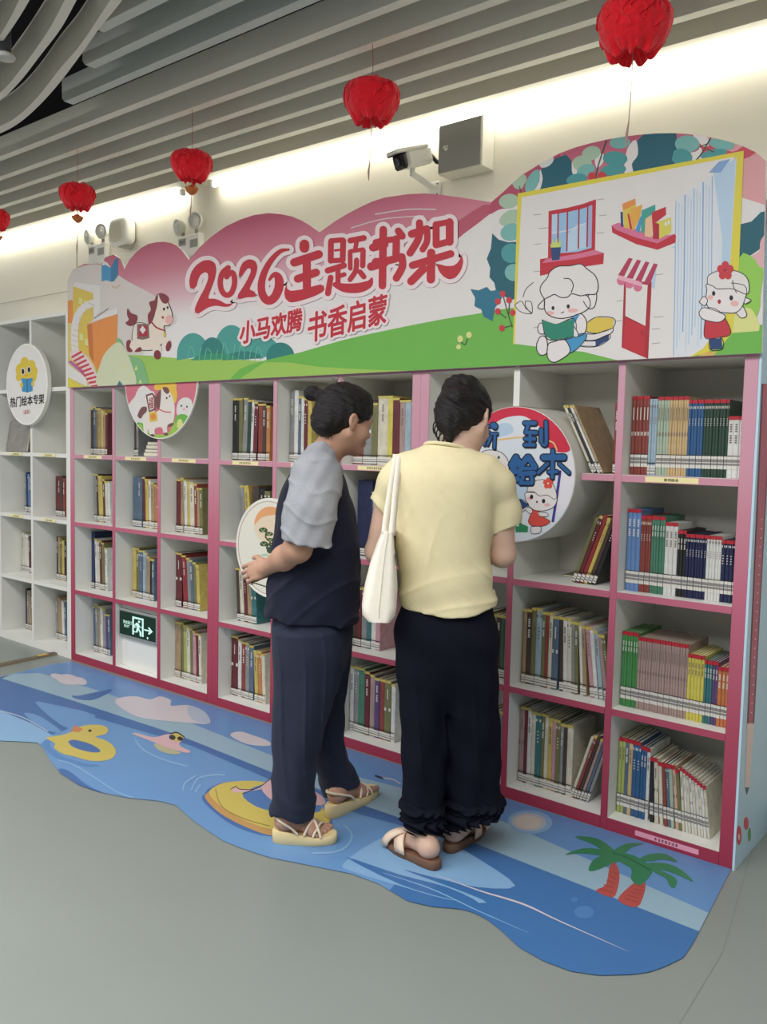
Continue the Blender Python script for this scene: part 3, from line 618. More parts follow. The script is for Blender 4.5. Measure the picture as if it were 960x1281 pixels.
# window with red bars and pot
F = A.frame(640, 160, 6.)
F.poly([(280, 625), (420, 600), (540, 570), (636, 535), (628, 925), (520, 955), (275, 975)], red, 13)
F.poly([(305, 650), (420, 632), (540, 605), (608, 578), (602, 900), (500, 930), (300, 945)], C('window_blue', (140, 180, 214)), 14)
F.poly([(305, 650), (352, 643), (348, 790), (302, 800)], bluep, 14.4).poly([(420, 800), (500, 720), (560, 720), (560, 900), (420, 930)], bluep, 14.4).line([(310, 790), (440, 765), (556, 715)], 7, white, 14.8)
F.poly([(585, 590), (606, 580), (600, 880), (575, 895)], C('curtain_lilac', (160, 160, 200)), 14.6)
for x in (352, 422, 508, 574): F.line([(x, 640 - (x-352)*.27), (x-5, 935 - (x-352)*.2)], 11, redd, 15.2, False)
F.poly([(215, 985), (520, 940), (625, 915), (695, 940), (690, 1020), (480, 1050), (215, 1110)], red, 15.5).poly([(262, 985), (520, 940), (625, 915), (695, 940), (480, 985), (230, 1015)], rose, 15.7)
F.poly([(295, 895), (372, 892), (362, 990), (305, 995)], navy, 16).poly([(290, 870), (310, 880), (305, 830), (325, 865), (345, 825), (350, 870), (375, 840), (370, 895), (297, 898)], C('cactus', (190, 206, 100)), 16)
# bookshelf on the page
F = A.frame(760, 220, 5.567)
F.poly([(30, 345), (80, 325), (200, 380), (340, 430), (470, 405), (480, 420), (475, 465), (350, 515), (200, 475), (35, 395)], red, 13).poly([(30, 345), (80, 325), (200, 370), (340, 425), (470, 405), (350, 470), (200, 430), (60, 375)], rose, 13.4)
for pts, m in (([(92, 250), (108, 252), (112, 355), (95, 352)], navy), ([(105, 195), (195, 158), (202, 250), (165, 370), (118, 360)], gold), ([(105, 195), (195, 158), (198, 200), (110, 240)], orange), ([(165, 230), (245, 200), (225, 300), (185, 378), (150, 370)], C('shelf_orange', (220, 160, 66))), ([(140, 265), (152, 262), (175, 370), (160, 372)], red),
               ([(240, 240), (335, 200), (335, 250), (255, 400), (235, 395)], C('shelf_teal', (60, 152, 140))), ([(195, 380), (235, 275), (245, 290), (225, 395)], book_b), ([(265, 300), (310, 270), (312, 430), (262, 420)], C('shelf_peach', (222, 180, 140))), ([(310, 255), (408, 215), (410, 270), (345, 320), (362, 440), (320, 440)], red), ([(335, 325), (445, 288), (446, 395), (362, 440)], C('shelf_lime', (206, 196, 80))), ([(335, 325), (362, 335), (362, 440), (325, 438)], redd)): F.poly(pts, m, 14)
for x in (385, 408, 430): F.ell(x, 345 - (x-385)*.45, 9, 15, white, 14.6)
F.poly([(445, 500), (478, 480), (470, 505)], bluep, 13.2)
# awning and door
F.poly([(150, 570), (350, 610), (240, 750), (75, 690)], white, 13)
for k in range(4): x = 150 + k*58; F.poly([(x, 570 + k*13), (x+28, 577 + k*13), (x - 62 + k*2 + 30, 700 + k*18), (x - 75 + k*2, 692 + k*18)], C('stripe', (176, 50, 84)), 14)
F.poly([(300, 640), (345, 625), (330, 790), (265, 745)], bluep, 13.2)
F.poly([(118, 730), (310, 740), (285, 1275), (100, 1195)], redd, 13.6).poly([(132, 740), (282, 760), (266, 1045), (126, 975)], white, 14.2).poly([(125, 990), (266, 1050), (260, 1260), (108, 1195)], C('door_red', (190, 40, 52)), 14.2)
for k in range(3): F.ell(97 + k*58, 730 + k*22, 30, 32, rose, 15)
F.poly([(78, 690), (245, 745), (235, 770), (74, 720)], C('stripe_pink', (222, 160, 178)), 15.4).ell(245, 1095, 14, 20, redd, 15)
# ---- children on the page: a child with fluffy white hair reading, another peeking round the edge
def blob(F, pts, fill, layer, w=7, n=4): F.poly(pts, fill, layer, n, clip=False); F.stroke(pts + pts[:1], w, blk, layer + .35)
F = A.frame(640, 310, 6.)
fur = C('fur', (218, 212, 212))
for pts in ([(560, 570), (640, 520), (770, 530), (760, 600), (640, 640), (560, 625)],): blob(F, pts, gold, 14, 6, 1)
blob(F, [(550, 645), (640, 645), (755, 600), (750, 640), (640, 690), (548, 690)], white, 13.5, 6, 1); blob(F, [(540, 700), (635, 690), (735, 650), (730, 690), (640, 740), (520, 738)], navy, 13, 6, 1); F.poly([(530, 703), (632, 703), (632, 736), (524, 734)], white, 13.45)
F.poly([(640, 585), (765, 540), (760, 598), (645, 635)], white, 14.2)
blob(F, [(540, 400), (600, 340), (640, 350), (625, 440), (580, 455)], fur, 14.5); blob(F, [(250, 385), (205, 430), (205, 455), (245, 455)], fur, 14.5)
blob(F, [(250, 380), (300, 340), (540, 350), (590, 400), (580, 455), (500, 500), (380, 530), (290, 510), (250, 460)], fur, 15)
blob(F, [(248, 385), (218, 330), (225, 280), (270, 225), (290, 180), (350, 140), (440, 135), (520, 122), (570, 160), (630, 210), (652, 280), (635, 345), (570, 350), (520, 360), (455, 345), (420, 370), (370, 372), (325, 350), (290, 365)], white, 16)
F.stroke([(395, 230), (440, 235), (465, 280), (450, 335)], 7, blk, 16.8); F.ell(313, 452, 11, 15, blk, 16.5).ell(427, 440, 12, 16, blk, 16.5).ell(290, 490, 32, 15, skin, 15.7).ell(462, 470, 38, 16, skin, 15.7).line([(375, 490), (395, 480)], 6, blk, 16.5)
blob(F, [(450, 520), (520, 495), (560, 540), (565, 600), (540, 650), (480, 660), (470, 590)], fur, 15.2); F.poly([(455, 520), (515, 500), (480, 560), (465, 575)], book_b, 15.8)
blob(F, [(380, 690), (550, 640), (548, 700), (440, 790)], book_b, 15.4, 6, 2)
blob(F, [(190, 720), (215, 670), (250, 665), (270, 710), (265, 790), (220, 805), (192, 770)], fur, 16.2); blob(F, [(268, 770), (280, 720), (320, 705), (400, 690), (440, 780), (350, 850), (300, 855), (272, 820)], fur, 16.4)
blob(F, [(230, 540), (335, 575), (470, 530), (470, 665), (310, 693), (255, 660)], cover, 17, 6, 1); F.stroke([(300, 565), (298, 690)], 6, blk, 17.5); F.stroke([(328, 572), (328, 690)], 5, blk, 17.5); F.poly([(240, 535), (330, 560), (455, 522), (440, 535), (335, 573)], white, 17.6)
blob(F, [(240, 565), (210, 570), (198, 610), (215, 645), (255, 640), (262, 600)], fur, 17.8, 6); blob(F, [(470, 590), (400, 600), (388, 630), (400, 655), (490, 670), (500, 640)], fur, 17.8, 6)
F.stroke([(165, 260), (110, 310), (88, 370)], 5, blk, 13); blob(F, [(25, 430), (75, 400), (110, 455), (155, 492), (95, 490), (50, 465)], white, 13, 5, 1); blob(F, [(105, 400), (150, 410), (155, 490), (110, 445)], white, 13.5, 5, 1)
F = A.frame(800, 160, 4.27)
blob(F, [(375, 1128), (440, 1122), (445, 1180), (380, 1185)], navy, 14, 4, 1); F.poly([(388, 1122), (434, 1120), (436, 1140), (390, 1142)], fur, 14.5)
blob(F, [(355, 1010), (370, 960), (440, 990), (490, 1095), (420, 1120), (350, 1118)], C('dress_red', (192, 48, 62)), 15, 4, 2)
blob(F, [(515, 985), (545, 945), (575, 1000), (545, 1015)], fur, 14.5, 4); blob(F, [(545, 900), (598, 920), (565, 940)], fur, 14.5, 4, 1)
blob(F, [(362, 860), (375, 830), (560, 840), (560, 930), (520, 985), (440, 985), (385, 975), (358, 930)], fur, 15.6, 4)
blob(F, [(365, 835), (370, 790), (430, 762), (520, 765), (575, 800), (588, 860), (570, 888), (500, 860), (420, 860), (395, 845)], white, 16.2, 4); F.stroke([(500, 815), (505, 850), (520, 880)], 4, blk, 17)
for k in range(5): F.ell(460 + 26*math.cos(1.257*k-1.57), 763 + 30*math.sin(1.257*k-1.57), 19, 22, flw, 17)
F.ell(460, 763, 8, 9, redd, 17.3).ell(398, 884, 9, 13, blk, 16.6).ell(492, 908, 10, 14, blk, 16.6).ell(428, 928, 9, 12, redd, 16.6).ell(380, 905, 15, 12, skin, 16.3).ell(510, 938, 22, 15, skin, 16.3)
blob(F, [(320, 985), (350, 960), (450, 995), (455, 1020), (420, 1038), (350, 1025), (325, 1005)], fur, 17.2, 4); blob(F, [(320, 930), (345, 900), (365, 920), (350, 950)], fur, 16.8, 4)
pr = A.build('printed_front', bann); pr.location = (0, -BY, -1.66)

# ------------------------------------------------------------------ round signs on the shelf fronts
def disc(name, label, cx, cz, r, y0, y1, face, rimw, rimm):
    t = thing(name, label, 'sign', (cx, y1, cz))
    b = MB(); n = 72
    Rm = Matrix.Rotation(PI/2, 4, 'X')
    b.lathe([(0, 0), (r, 0), (r, (y1-y0) - .002), (r - .002, y1-y0), (r-rimw, y1-y0), (r-rimw, y1-y0 - .0015), (0, y1-y0 - .0015)], n, 0, Rm, False)
    o = b.build('board', [rimm], t); return t
rimw = mat('sign_rim', (220, 218, 210), .45, .02)
def disc_art(t, cx, cz, r, yf, y1, clipr):
    """artwork whose photo points are read on the sign's own face plane, clipped to the round"""
    def inv(X, Z):
        P = np.array([X, yf, Z]) - CAM; w_ = P @ V_FW; u = FPX*(P @ AX_R)/w_; v = -FPX*(P @ V_UP)/w_
        return 480 + _c*u - _s*v, 640.5 + _s*u + _c*v
    cl = [inv(cx + clipr*math.cos(2*PI*k/56), cz + clipr*math.sin(2*PI*k/56)) for k in range(56)]
    a = Art(lambda X, Y, h: tuple(on_y(X, Y, yf - h) - np.array([cx, y1, cz])), clip=cl); a.cl = cl; return a
# cloud sign on the white bookcase
t = disc('round_sign', 'round white sign with a yellow cloud reading a blue book', -.464, 1.700, .258, -.032, -.006, None, .012, rimw)
g = disc_art(t, -.464, 1.700, .258, -.0308, -.006, .245); sw = C('sign_white', (220, 218, 214))
g.raw(tess(g.cl), sw, .2)
F = g.frame(0, 425, 11.14); yb = C('cloud_yellow', (218, 190, 60))
for x, y, rx, ry in ((345, 330, 62, 90), (440, 360, 55, 80), (280, 420, 62, 90), (470, 440, 55, 80), (370, 430, 110, 120), (265, 520, 45, 60), (470, 520, 40, 70)): F.ell(x, y, rx, ry, yb, 1)
F.ell(320, 440, 30, 52, white, 2).ell(404, 418, 28, 50, white, 2).ell(320, 442, 19, 38, blk, 3).ell(404, 418, 19, 38, blk, 3).line([(345, 490), (368, 502), (392, 484)], 9, orange, 3)
F.poly([(300, 535), (375, 545), (455, 530), (455, 715), (380, 735), (305, 720)], book_b, 4).line([(378, 545), (380, 735)], 8, navy, 5, False).ell(300, 630, 22, 40, yb, 5).ell(455, 615, 20, 36, yb, 5)
F.text('热门绘本专架', (138, 935), (80, -10), (0, -150), blk, 5, .02); F.text('（最新）', (300, 1040), (36, -4), (0, -70), C('small_red', (196, 96, 92)), 5, .0)
g.build('printed_face', t)
# pony sign, tucked behind the lower edge of the banner
t = disc('round_sign', 'round pink pony sign hanging half behind the banner', .912, 1.688, .3213, -.016, -.0055, None, .006, rimw)
g = disc_art(t, .912, 1.688, .3213, -.0152, -.0055, .316)
g.raw(tess(g.cl), C('pony_pink', (206, 108, 124)), .2)
F = g.frame(150, 470, 9.6); pw = C('pony_white', (220, 212, 204)); pmane = C('pony_mane', (120, 78, 76))
F.poly([(20, 640), (180, 560), (300, 620), (420, 700), (580, 690), (650, 560), (760, 450), (900, 480), (900, 780), (20, 800)], lime, 1, 4)
F.poly([(60, 560), (100, 360), (180, 250), (220, 160), (290, 120), (370, 180), (420, 230), (400, 560), (290, 620), (180, 560)], white, 2, 4).poly([(680, 420), (700, 320), (760, 265), (830, 270), (870, 330), (850, 470), (780, 500), (700, 480)], white, 2, 4)
F.ell(750, 540, 90, 80, green, 3).ell(720, 580, 36, 60, ylight, 4).ell(230, 620, 70, 60, green, 3).ell(240, 640, 36, 60, lime, 4)
F.poly([(420, 170), (450, 80), (660, 80), (680, 160), (690, 230), (660, 330), (560, 180)], C('sun_gold', (226, 184, 70)), 4, 3)
F.poly([(280, 500), (330, 430), (470, 420), (490, 200), (530, 150), (590, 180), (640, 280), (660, 400), (640, 560), (570, 600), (570, 690), (530, 700), (500, 620), (420, 640), (420, 720), (370, 720), (340, 640), (330, 700), (290, 690)], pw, 5, 3)
F.poly([(220, 450), (260, 380), (320, 375), (320, 430), (280, 470), (250, 515), (215, 490)], pmane, 5, 3).poly([(430, 260), (490, 170), (490, 300), (470, 400), (440, 380)], pmane, 6, 3).poly([(515, 140), (570, 140), (595, 190), (570, 220), (530, 190)], pmane, 6, 3)
F.poly([(310, 230), (390, 205), (430, 250), (430, 410), (350, 440)], pmane, 6, 0).poly([(330, 245), (385, 228), (412, 262), (412, 395), (360, 415)], white, 7, 0).text('福', (342, 390), (66, -12), (6, -150), C('fu_red', (170, 66, 72)), 8, .02)
F.poly([(350, 440), (440, 430), (455, 540), (360, 560)], gold, 6, 0).ell(400, 490, 34, 38, orange, 7); F.line([(470, 400), (530, 430), (610, 440)], 12, flw, 7)
F.ell(563, 268, 9, 13, blk, 7).ell(598, 246, 8, 12, blk, 7).ell(390, 718, 28, 18, pmane, 7).ell(552, 700, 26, 18, pmane, 7).ell(610, 590, 40, 18, pmane, 5.5, -.4).ell(738, 362, 9, 13, blk, 4).ell(806, 372, 9, 13, blk, 4).ell(768, 402, 16, 14, skin, 4)
g.build('printed_face', t)
# pine sign behind the first woman
t = disc('round_sign', 'round cream sign with orange sun and green pine behind the woman in navy', 1.80, .857, .2388, -.036, -.006, None, .010, rimw)
g = disc_art(t, 1.80, .857, .2388, -.0348, -.006, .228); g.raw(tess(g.cl), C('sign_cream', (222, 218, 204)), .2)
cl = np.array(g.cl); cc = cl.mean(0); g.frame(0, 0, 1)
ring = [tuple(cc + (p - cc)*.975) for p in cl]; g.stroke(ring + ring[:1], .6, C('rim_red', (170, 120, 110)), 1, curve=False)
F = g.frame(290, 610, 9.15); po, pc2, pd = C('sun_orange', (226, 158, 104)), C('sun_pale', (224, 204, 176)), C('pine', (58, 82, 56))
F.ell(440, 430, 185, 215, pc2, 1).poly([(440 + 182*math.cos(t_), 430 + 214*math.sin(t_)) for t_ in (PI + PI*i/16 for i in range(17))] + [(590, 320), (500, 310), (400, 320), (330, 350)], po, 2)
for x, y, rx, ry in ((360, 490, 50, 34), (430, 535, 46, 28), (440, 600, 42, 24), (370, 650, 48, 36), (470, 660, 44, 34)): F.poly([(x + rx*math.cos(q), y + ry*math.sin(q)) for q in (PI + PI*i/10 for i in range(11))] + [(x+rx*.6, y+ry*.6), (x-rx*.6, y+ry*.6)], pd, 3, 0); F.line([(x, y+ry*.4), (x-rx*.5, y-ry*.4)], 5, ylight, 4, False); F.line([(x, y+ry*.4), (x+rx*.4, y-ry*.5)], 5, ylight, 4, False)
F.line([(400, 500), (390, 570), (440, 620), (400, 690), (450, 730)], 18, C('trunk_brown', (86, 76, 60)), 2.5).ell(440, 715, 40, 40, pd, 3).ell(380, 770, 45, 14, C('dew', (170, 200, 170)), 3)
for k in range(6): F.line([(250 + k*28, 1085 + k*10), (264 + k*28, 1095 + k*8)], 14, blk, 3, False)
g.build('printed_face', t)
# big drum
cx, cz, r = DRUM
t = thing('drum_sign', 'big white drum sign with red arc and thick blue characters, let into the right bookcase', 'sign', (cx, .25, cz))
b = MB(); Rm = Matrix.Rotation(PI/2, 4, 'X'); b.lathe([(0, 0), (r-.004, 0), (r, .004), (r, .276), (r-.003, .279), (0, .279)], 96, 0, Rm, False)
b.build('drum', mat('drum_white', (206, 204, 196), .5, .02, 5.), t)
g = disc_art(t, cx, cz, r, -.0292, .25, r-.002); g.raw(tess(g.cl), C('drum_face', (206, 214, 222)), .2)
F = g.frame(595, 500, 7.115); kb, kd = C('char_blue', (36, 92, 152)), C('char_shadow', (20, 28, 52)); dred = C('drum_red', (204, 40, 66))
F.poly([(0, 160), (160, 85), (330, 55), (430, 62), (540, 90), (660, 160), (760, 270), (845, 440), (760, 470), (650, 430), (620, 330), (560, 230), (440, 150), (330, 148), (230, 175), (150, 230), (0, 330)], dred, 1, 4)
F.poly([(190, 230), (300, 210), (340, 280), (260, 320), (170, 330)], bluep, 1.5, 4).line([(205, 358), (300, 345), (410, 335), (560, 345), (650, 365), (700, 390), (725, 450)], 14, C('band_gold', (226, 180, 110)), 2)
F.poly([(760, 560), (900, 470), (900, 900), (720, 1010)], C('drum_pale', (216, 214, 222)), 1, 0).poly([(300, 800), (500, 700), (520, 900), (330, 1000)], bluep, 1.2, 4)
F.line([(755, 640), (725, 860), (690, 1080)], 24, C('pencil_violet', (64, 56, 140)), 3, False)
# reading child, half hidden, and child in red holding a dark book
blob(F, [(30, 520), (70, 460), (150, 448), (230, 470), (285, 530), (300, 610), (270, 640), (220, 600), (60, 600)], white, 4, 6); F.stroke([(135, 520), (170, 520), (178, 570), (165, 590)], 6, blk, 5); F.ell(60, 490, 12, 14, pd, 5).ell(208, 514, 11, 14, pd, 5)
F.poly([(350, 1120), (385, 1130), (390, 1075), (420, 1110), (440, 1115), (470, 1130), (465, 1180), (360, 1180)], C('tuft', (40, 132, 84)), 4)
blob(F, [(495, 1130), (580, 1130), (575, 1185), (500, 1190)], fur, 4, 5, 1)
blob(F, [(470, 1080), (515, 970), (560, 985), (600, 1040), (665, 1085), (600, 1125), (500, 1120)], C('dress_orange', (214, 74, 62)), 5, 5, 2)
blob(F, [(440, 850), (470, 825), (700, 850), (725, 900), (690, 960), (600, 990), (510, 975), (455, 910)], fur, 6, 5)
blob(F, [(460, 820), (480, 760), (560, 715), (640, 720), (700, 770), (725, 860), (700, 885), (640, 850), (570, 855), (520, 820)], white, 7, 5)
for k in range(5): F.ell(648 + 27*math.cos(1.257*k-1.57), 745 + 30*math.sin(1.257*k-1.57), 20, 22, C('dress_orange', (214, 74, 62)), 8)
F.ell(500, 865, 15, 20, blk, 7.5).ell(607, 902, 15, 20, blk, 7.5).ell(548, 910, 8, 10, blk, 7.5).ell(480, 880, 24, 14, skin, 6.6).ell(640, 935, 26, 14, skin, 6.6)
blob(F, [(440, 975), (470, 955), (510, 985), (490, 1015)], fur, 6.4, 5); blob(F, [(560, 1000), (640, 1010), (640, 1040), (570, 1035)], fur, 6.4, 5); blob(F, [(355, 915), (400, 885), (475, 935), (400, 1005)], navy, 7, 5, 1); F.poly([(400, 995), (455, 955), (460, 965), (405, 1005)], white, 8)
CH = [([(440, 208), (530, 208)], 46), ([(468, 230), (448, 290)], 40), ([(450, 290), (540, 292)], 44), ([(446, 348), (526, 348)], 44), ([(486, 310), (486, 400)], 36), ([(440, 402), (522, 402)], 42), ([(586, 268), (586, 372)], 44), ([(628, 198), (630, 385), (600, 398)], 40),
      ([(362, 512), (322, 580)], 62), ([(386, 545), (330, 622)], 56), ([(322, 655), (402, 625)], 50), ([(312, 712), (372, 705)], 62), ([(465, 512), (402, 592)], 60), ([(474, 512), (530, 602)], 60), ([(425, 612), (500, 612)], 44), ([(392, 662), (520, 652)], 54), ([(424, 690), (402, 742)], 44), ([(412, 740), (500, 742)], 44), ([(500, 690), (505, 730)], 46),
      ([(606, 514), (786, 512)], 64), ([(690, 452), (684, 690)], 44), ([(640, 572), (560, 648)], 40), ([(748, 572), (832, 650)], 40), ([(652, 642), (725, 640)], 40),
      ([(160, 228), (172, 236)], 62), ([(140, 305), (192, 302)], 30), ([(175, 305), (168, 428)], 34), ([(138, 330), (108, 400)], 28), ([(40, 240), (120, 236)], 30), ([(30, 292), (122, 288)], 30), ([(80, 200), (80, 400)], 30), ([(40, 350), (118, 346)], 28)]
for pts, w_ in CH: g.stroke(pts, w_ + 8, kd, 9, curve=len(pts) > 2, clip=True); g.stroke([(x+5, y+14) for x, y in pts], w_*.9, kd, 8.6, curve=len(pts) > 2, clip=True)
for pts, w_ in CH: g.stroke(pts, w_ - 12, kb, 10, curve=len(pts) > 2, clip=True)
g.build('printed_face', t)
# ================================================================== printed seaside floor mat
mo = [(88.5, 828), (60, 832.5), (30, 840), (0, 847), (-70, 866), (-70, 918), (0, 926.5), (26, 927.6), (47, 929), (56, 938), (62.5, 951), (75.5, 967), (99, 982), (125, 991), (161, 998), (200, 1002), (220, 1007), (240, 1025), (260, 1039), (280, 1052), (300, 1060), (320, 1067), (340, 1073), (360, 1077), (400, 1085), (440, 1093), (475, 1106),
      (510, 1127), (540, 1134), (575, 1137), (588, 1140), (600, 1145), (612, 1152), (625, 1162), (650, 1185), (680, 1202), (715, 1215), (750, 1220), (790, 1219), (812, 1216), (830, 1210), (855, 1198), (867, 1180), (875, 1165), (915, 1087)]
MZ = .0025
g3 = lambda x, y, h: tuple(on_z(x, y, MZ + h))
fm = thing('floor_mat', 'blue seaside picture mat with wavy edge along the pink bookcases', 'mat', (2., -.4, 0))
base = [tuple(on_z(x, y, .0005)) for x, y in mo]
base = [(x, min(y, -.0065), z) for x, y, z in base]
b = MB(); b.prism(base, (0, 0, MZ - .0007)); o = b.build('vinyl_sheet', mat('mat_vinyl', (96, 146, 200), .35, .03, 5.), fm); o.location = (-2., .4, 0)
D = lambda n, c: mat('mat_' + n, soft(c, .12), .33, .04, 6., spec=.45, gain=.98)
sk, pal, mid, dk, deep, lt = D('sky', (92, 142, 202)), D('pale_band', (144, 178, 198)), D('water', (98, 148, 204)), D('dark_line', (60, 106, 172)), D('deep_water', (58, 112, 176)), D('light_wave', (126, 172, 216))
cw, cp2, dy, dyo, pinkm, palm, trunk, bk = D('cloud', (206, 196, 204)), D('cloud_blue', (170, 186, 206)), D('duck', (206, 186, 84)), D('beak', (206, 124, 72)), D('swimmer', (214, 172, 178)), D('palm_green', (46, 132, 84)), D('trunk_red', (186, 74, 68)), D('ink', (40, 40, 52))
clipm = [(x, y) for x, y in mo]
G = Art(g3, .00012, clip=clipm)
G.raw(tess(clipm), mid, .3)
G.poly([(-80, 830), (88, 820), (930, 1080), (912, 1095), (887, 1142), (630, 1028), (500, 985), (340, 945), (240, 905), (130, 866), (50, 842), (16, 843), (-80, 866)], sk, 1)
G.poly([(-80, 880), (16, 843), (50, 842), (130, 866), (240, 905), (340, 945), (500, 985), (630, 1028), (887, 1142), (900, 1180), (870, 1170), (600, 1057), (500, 1024), (340, 966), (240, 926), (208, 914.6), (88.5, 875.5), (0, 848), (-80, 826)], pal, 2)
G.poly([(-80, 822), (0, 848), (88.5, 875.5), (208, 914.6), (240, 926), (340, 966), (451, 1006), (500, 1023), (600, 1057), (600, 1066), (500, 1032), (451, 1019), (340, 976), (240, 933), (200, 921), (100, 892), (60, 882), (85, 912), (62, 920), (0, 888), (-80, 880)], dk, 3)
G.poly([(45, 880), (60, 880), (120, 895), (90, 908), (75, 906)], mid, 4, 3).poly([(30, 892), (50, 896), (78, 916), (60, 914), (44, 905)], mid, 4, 3)
G.poly([(-80, 890), (0, 889), (40, 905), (66, 920), (50, 931), (0, 929), (-80, 925)], lt, 3.5, 0).line([(0, 889), (30, 898), (60, 915)], 1.2, cp2, 5)
G.poly([(90, 870), (100, 870), (140, 862), (128, 871), (112, 876), (95, 874)], dk, 5, 3)
G.poly([(480, 1122), (500, 1100), (470, 1070), (440, 1085), (520, 1028), (600, 1057), (875, 1165), (880, 1230), (600, 1230)], deep, 3.2, 0)
G.poly([(430, 1080), (470, 1052), (520, 1036), (548, 1046), (600, 1075), (645, 1108), (600, 1110), (545, 1098), (505, 1088), (570, 1112), (609, 1129), (560, 1125), (500, 1108), (440, 1090)], lt, 4, 3)
G.poly([(433, 1072), (500, 1094), (560, 1110), (600, 1130), (560, 1124), (500, 1106)], deep, 4.5, 3)
G.line([(545, 1094), (600, 1114), (655, 1131), (700, 1152), (786, 1190)], [.4, 1.6, 2.2, 1.4, .3], cw, 6).line([(480, 1092), (540, 1112), (600, 1140), (662, 1167)], [.6, 1.4, 1.2, .3], lt, 6)
G.ell(731, 1141, 12, 8, D('bubble', (74, 128, 190)), 5).ell(719, 1125, 4.5, 3, D('bubble', (74, 128, 190)), 5)
for cx, cy, rx, ry in ((74, 847, 11, 3.6), (88, 850, 14, 6), (100, 852, 9, 4.5), (82, 851, 12, 5)): G.ell(cx, cy, rx, ry, cw, 6, .25)
G.poly([(145, 880), (150, 873), (170, 871), (188, 875), (200, 871), (214, 876), (214, 883), (235, 882), (255, 890), (262, 905), (235, 904), (200, 901), (170, 896)], cw, 6, 3).poly([(235, 884), (256, 890), (263, 905), (240, 900)], cp2, 6.5, 3)
G.poly([(288, 920), (300, 915), (320, 921), (336, 927), (337, 933), (310, 931)], cw, 6, 3)
# duck ring
F = G.frame(0, 800, 3.84)
F.poly([(230, 480), (225, 470), (290, 460), (340, 445), (380, 420), (430, 410), (490, 412), (520, 430), (505, 455), (460, 468), (520, 490), (556, 530), (545, 565), (500, 582), (430, 582), (350, 560), (300, 548), (260, 520), (265, 500)], dy, 7, 3)
F.poly([(340, 440), (360, 410), (385, 425), (400, 430), (380, 445)], dyo, 8, 0).ell(432, 438, 8, 6, bk, 9).poly([(330, 488), (360, 482), (430, 500), (480, 530), (470, 542), (420, 538), (360, 520), (335, 502)], dk, 9, 3)
F.poly([(200, 500), (250, 470), (240, 510), (300, 560), (400, 590), (480, 605), (430, 610), (330, 590), (250, 555)], D('mat_shadow_blue', (80, 134, 196)), 6, 3)
F.line([(280, 580), (350, 600), (450, 660), (560, 730), (640, 760)], 7, lt, 6).poly([(280, 625), (330, 630), (420, 700), (490, 733), (400, 712), (330, 680)], dk, 6, 3)
# swimmer
F.poly([(635, 452), (660, 450), (740, 470), (800, 455), (860, 460), (880, 480), (860, 500), (880, 520), (915, 535), (900, 545), (840, 530), (780, 510), (730, 490), (680, 470)], pinkm, 7, 3).poly([(740, 500), (800, 515), (870, 545), (820, 550), (760, 530)], D('swimsuit', (180, 178, 140)), 6.6, 3)
F.ell(850, 470, 32, 20, dy, 8, .1).ell(828, 470, 16, 12, bk, 9, .2).ell(866, 476, 14, 10, bk, 9, .2).line([(820, 452), (850, 446), (885, 468)], 6, bk, 9)
F.line([(650, 480), (690, 530), (780, 575), (900, 610)], 8, lt, 6).line([(880, 720), (890, 690), (940, 655)], 9, lt, 6).line([(940, 730), (960, 700)], 9, lt, 6)
# swim ring with a bather, under the woman's feet
F = G.frame(240, 860, 3.692)
F.poly([(50, 520), (60, 490), (90, 460), (170, 435), (330, 435), (450, 470), (560, 530), (650, 620), (600, 680), (450, 690), (320, 680), (200, 640), (110, 580)], dk, 6.5, 4)
F.poly([(62, 510), (80, 480), (120, 450), (190, 434), (320, 434), (450, 468), (560, 525), (640, 600), (600, 660), (480, 682), (360, 682), (240, 640), (130, 580)], D('ring_orange', (196, 148, 82)), 7, 4)
F.poly([(80, 490), (120, 452), (190, 434), (320, 434), (450, 468), (560, 525), (636, 600), (590, 645), (470, 660), (370, 655), (260, 620), (150, 560)], dy, 8, 4).line([(110, 470), (140, 550), (240, 605), (360, 640)], 4, D('ring_line', (150, 128, 60)), 9)
F.poly([(235, 490), (320, 450), (400, 440), (540, 500), (600, 560), (540, 580), (370, 570), (280, 540)], D('trunks_blue', (72, 120, 184)), 9, 3).poly([(320, 460), (380, 420), (470, 430), (600, 500), (600, 545), (430, 520), (370, 520)], pinkm, 10, 3)
F.poly([(182, 470), (210, 460), (225, 472), (310, 465), (330, 455), (320, 470), (230, 485), (195, 485)], pinkm, 10, 0)
F.line([(180, 470), (205, 458), (225, 470), (300, 466), (365, 420)], 3.5, bk, 11); F.line([(235, 490), (290, 470)], 3.5, bk, 11)
F.line([(0, 470), (30, 420), (100, 404), (150, 405)], 8, lt, 6).line([(710, 640), (740, 680), (720, 730), (660, 760), (560, 765)], 9, lt, 6)
F.line([(850, 408), (885, 420)], 9, bk, 7).line([(885, 418), (930, 425), (965, 445)], 5, cw, 7)
